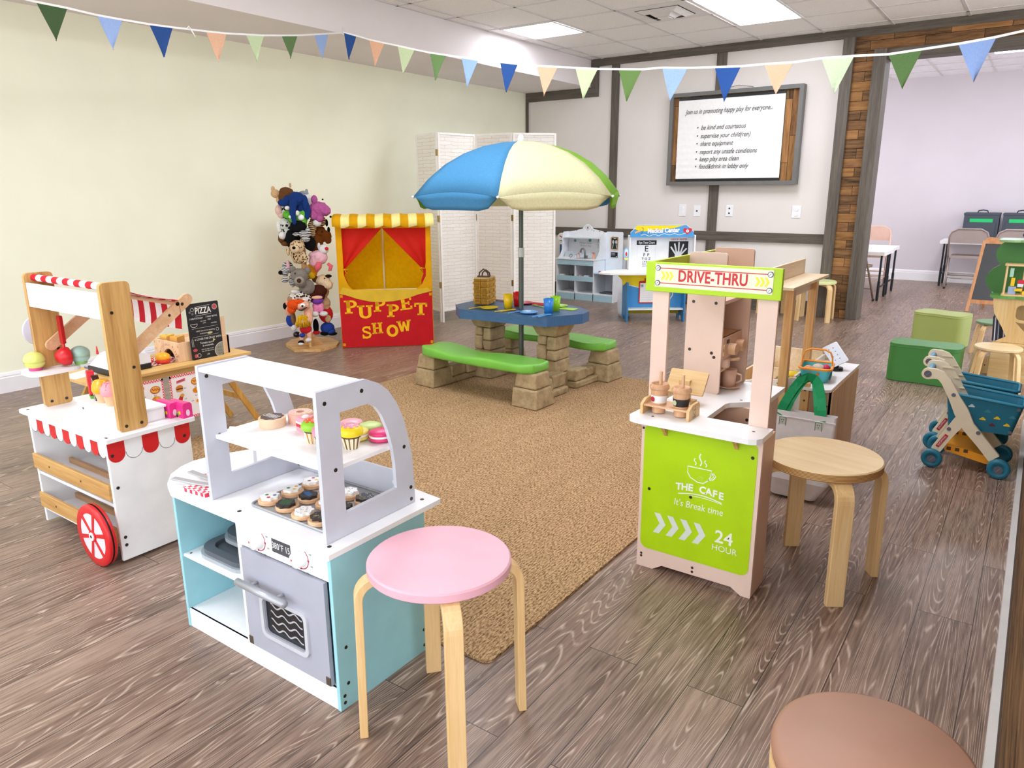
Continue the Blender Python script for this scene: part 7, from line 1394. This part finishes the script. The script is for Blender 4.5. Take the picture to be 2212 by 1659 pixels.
f.text('CHECK IN - REGISTER', .024, plain('C0304A', .5), (.575, y-.0006, .797), sx=.72, bold=.0004); f.box(.475, .675, y-.0008, y, .54, .78, BLACK); f.build('eye_chart', wp)
f = MB(); hx, hz = .575, .60; yv = y-.0012; BONE = plain('D8DCE0', .5)
f.flatpoly(circle(.036, 16, (hx, hz+.035), sy=1.2), BONE, (0, yv, 0))
for a, ln, bx_ in ((.62, .085, -.028), (.25, .105, -.015), (0, .115, .003), (-.3, .10, .02), (-.75, .07, .032)):
    f.stroke([(hx+bx_, hz+.05), (hx+bx_-math.sin(a)*ln*.6, hz+.05+math.cos(a)*ln*.6), (hx+bx_-math.sin(a)*ln, hz+.05+math.cos(a)*ln)], .016, BONE, (0, yv-.0002, 0)); f.flatpoly(circle(.008, 10, (hx+bx_-math.sin(a)*ln, hz+.05+math.cos(a)*ln)), BONE, (0, yv-.0003, 0))
f.build('xray_hand', wp)
f = MB(); hd = [(.055, .828), (.055, .875), (.095, .915), (.115, .95), (.62, .95), (.66, .92), (.70, .88), (.70, .828)]; f.prism(hd, 'y', .225, .24, BB); sgn = f.build('header_sign', t, bevel=.001); f = MB(); y = .2242
f.flatpoly([(.095, .91), (.118, .944), (.60, .944), (.56, .935), (.50, .918), (.40, .905), (.30, .905), (.2, .885), (.14, .895)], YY, (0, y, 0)); f.stroke([(.055, .875), (.095, .915), (.115, .95), (.62, .95), (.66, .92), (.70, .88)], .005, WHITE, (0, y-.0003, 0))
f.text('Medical Center', .062, WHITE, (.39, y-.0012, .893), r=(1, 0, .03), bold=.003, sx=.84); f.stroke([(.10+.042*0+.0, .873), (.155, .893)], .017, plain('F0B878', .5), (0, y-.0008, 0)); f.stroke([(.17, .925), (.185, .915), (.182, .895), (.175, .88), (.165, .862)], .005, plain('3A5A78', .5), (0, y-.001, 0))
f.stroke([(.16, .852)]+[(.17+.44*k/30, .848+.008*math.sin(k*.9)*(1 if k < 12 else .9)+.008*(k > 12)) for k in range(31)]+[(.62, .875)], .005, plain('F4F4D8', .5), (0, y-.001, 0)); f.flatpoly([(.635+a, .89+b_) for a, b_ in heart(.075)], plain('D8243C', .4), (0, y-.0014, 0)); f.flatpoly(circle(.015, 16, (.635, .888)), WHITE, (0, y-.0018, 0)); f.flatpoly(circle(.006, 12, (.635, .888)), BB, (0, y-.0021, 0)); f.build('sign_lettering', sgn)
pb('header_shelf', (.055, .71, .24, .32, .828, .842), plain('2C6AA8', .4), t)
def clip(name, label, cat, x, z, geo):
    p = Matrix.Translation((-3.318, 6.683, 0)) @ Matrix.Rotation(AN, 4, 'Z') @ Vector((x, .1075, z)); f = MB(); geo(f); o = f.build(name, loc=p, bevel=.002); o.rotation_euler = (0, 0, AN); return tag(o, label, cat)
def clipboard(f):
    f.prism(rrect(-.085, .085, -.13, .1, .012), 'y', -.006, 0, plain('C8242E', .4)); f.box(-.074, .074, -.0075, -.006, -.118, .078, plain('F6F4F2', .5)); f.prism(rrect(-.03, .03, .09, .13, .01), 'y', -.011, 0, plain('C8242E', .4)); f.cyl((0, -.011, .115), .006, -.002, STEEL, 'y', 10)
    f.stroke(circle(.014, 18, (-.055, .05)), .0022, plain('28407A', .5), (0, -.0085, 0), closed=True); f.box(-.064, -.046, -.0086, -.0078, .047, .053, plain('28407A', .5)); f.box(-.058, -.052, -.0086, -.0078, .041, .059, plain('28407A', .5))
    for k in range(6): f.stroke([(-.06, .02-.022*k), (.06, .02-.022*k)], .001, plain('B8BCC8', .5), (0, -.008, 0))
clip('toy_clipboard', 'red toy clipboard with lined chart hung on the blue medical centre', 'clipboard', .225, .30, clipboard)
clip('hose_loop', 'white toy stethoscope tube looping over the blue board', 'tube', .435, .27, lambda f: f.tube([(.0+.05*math.sin(PI*i/10), -.01, .08-.16*i/10) for i in range(11)], .006, WHITE, 8))
p = Matrix.Translation((-3.318, 6.683, 0)) @ Matrix.Rotation(AN, 4, 'Z') @ Vector((.02, .235, .66)); t2 = thing('toy_pressure_monitor', 'oval pale blue toy pressure monitor with red bulb on the medical centre side', 'toy', p, AN); f = MB(); f.prism(circle(.03, 20, sy=2.2), 'y', -.008, 0, plain('8CC0E4', .4)); f.build('case', t2, bevel=.002); f = MB(); f.prism(circle(.018, 16, (0, .012), sy=2.2), 'y', -.010, -.008, plain('E8F0F6', .4)); f.build('face', t2); f = MB(); f.ell((0, -.012, 0), (.01, .006, .022), plain('C8243C', .4)); f.build('bulb', t2); f = MB(); f.box(-.02, .02, -.011, -.008, -.058, -.038, plain('F2E070', .5)); f.build('label', t2)
# small bin partly behind the medical centre
f = MB(); f.lathe([(0, 0), (.055, 0), (.07, .05), (.078, .16), (.072, .24), (.06, .26), (0, .262)], plain('D4DAE6', .4), seg=24); o = f.build('white_bucket', loc=(-3.49, 6.98, 0)); tag(o, 'pale rounded plastic tub tucked behind the medical centre leg', 'bucket')
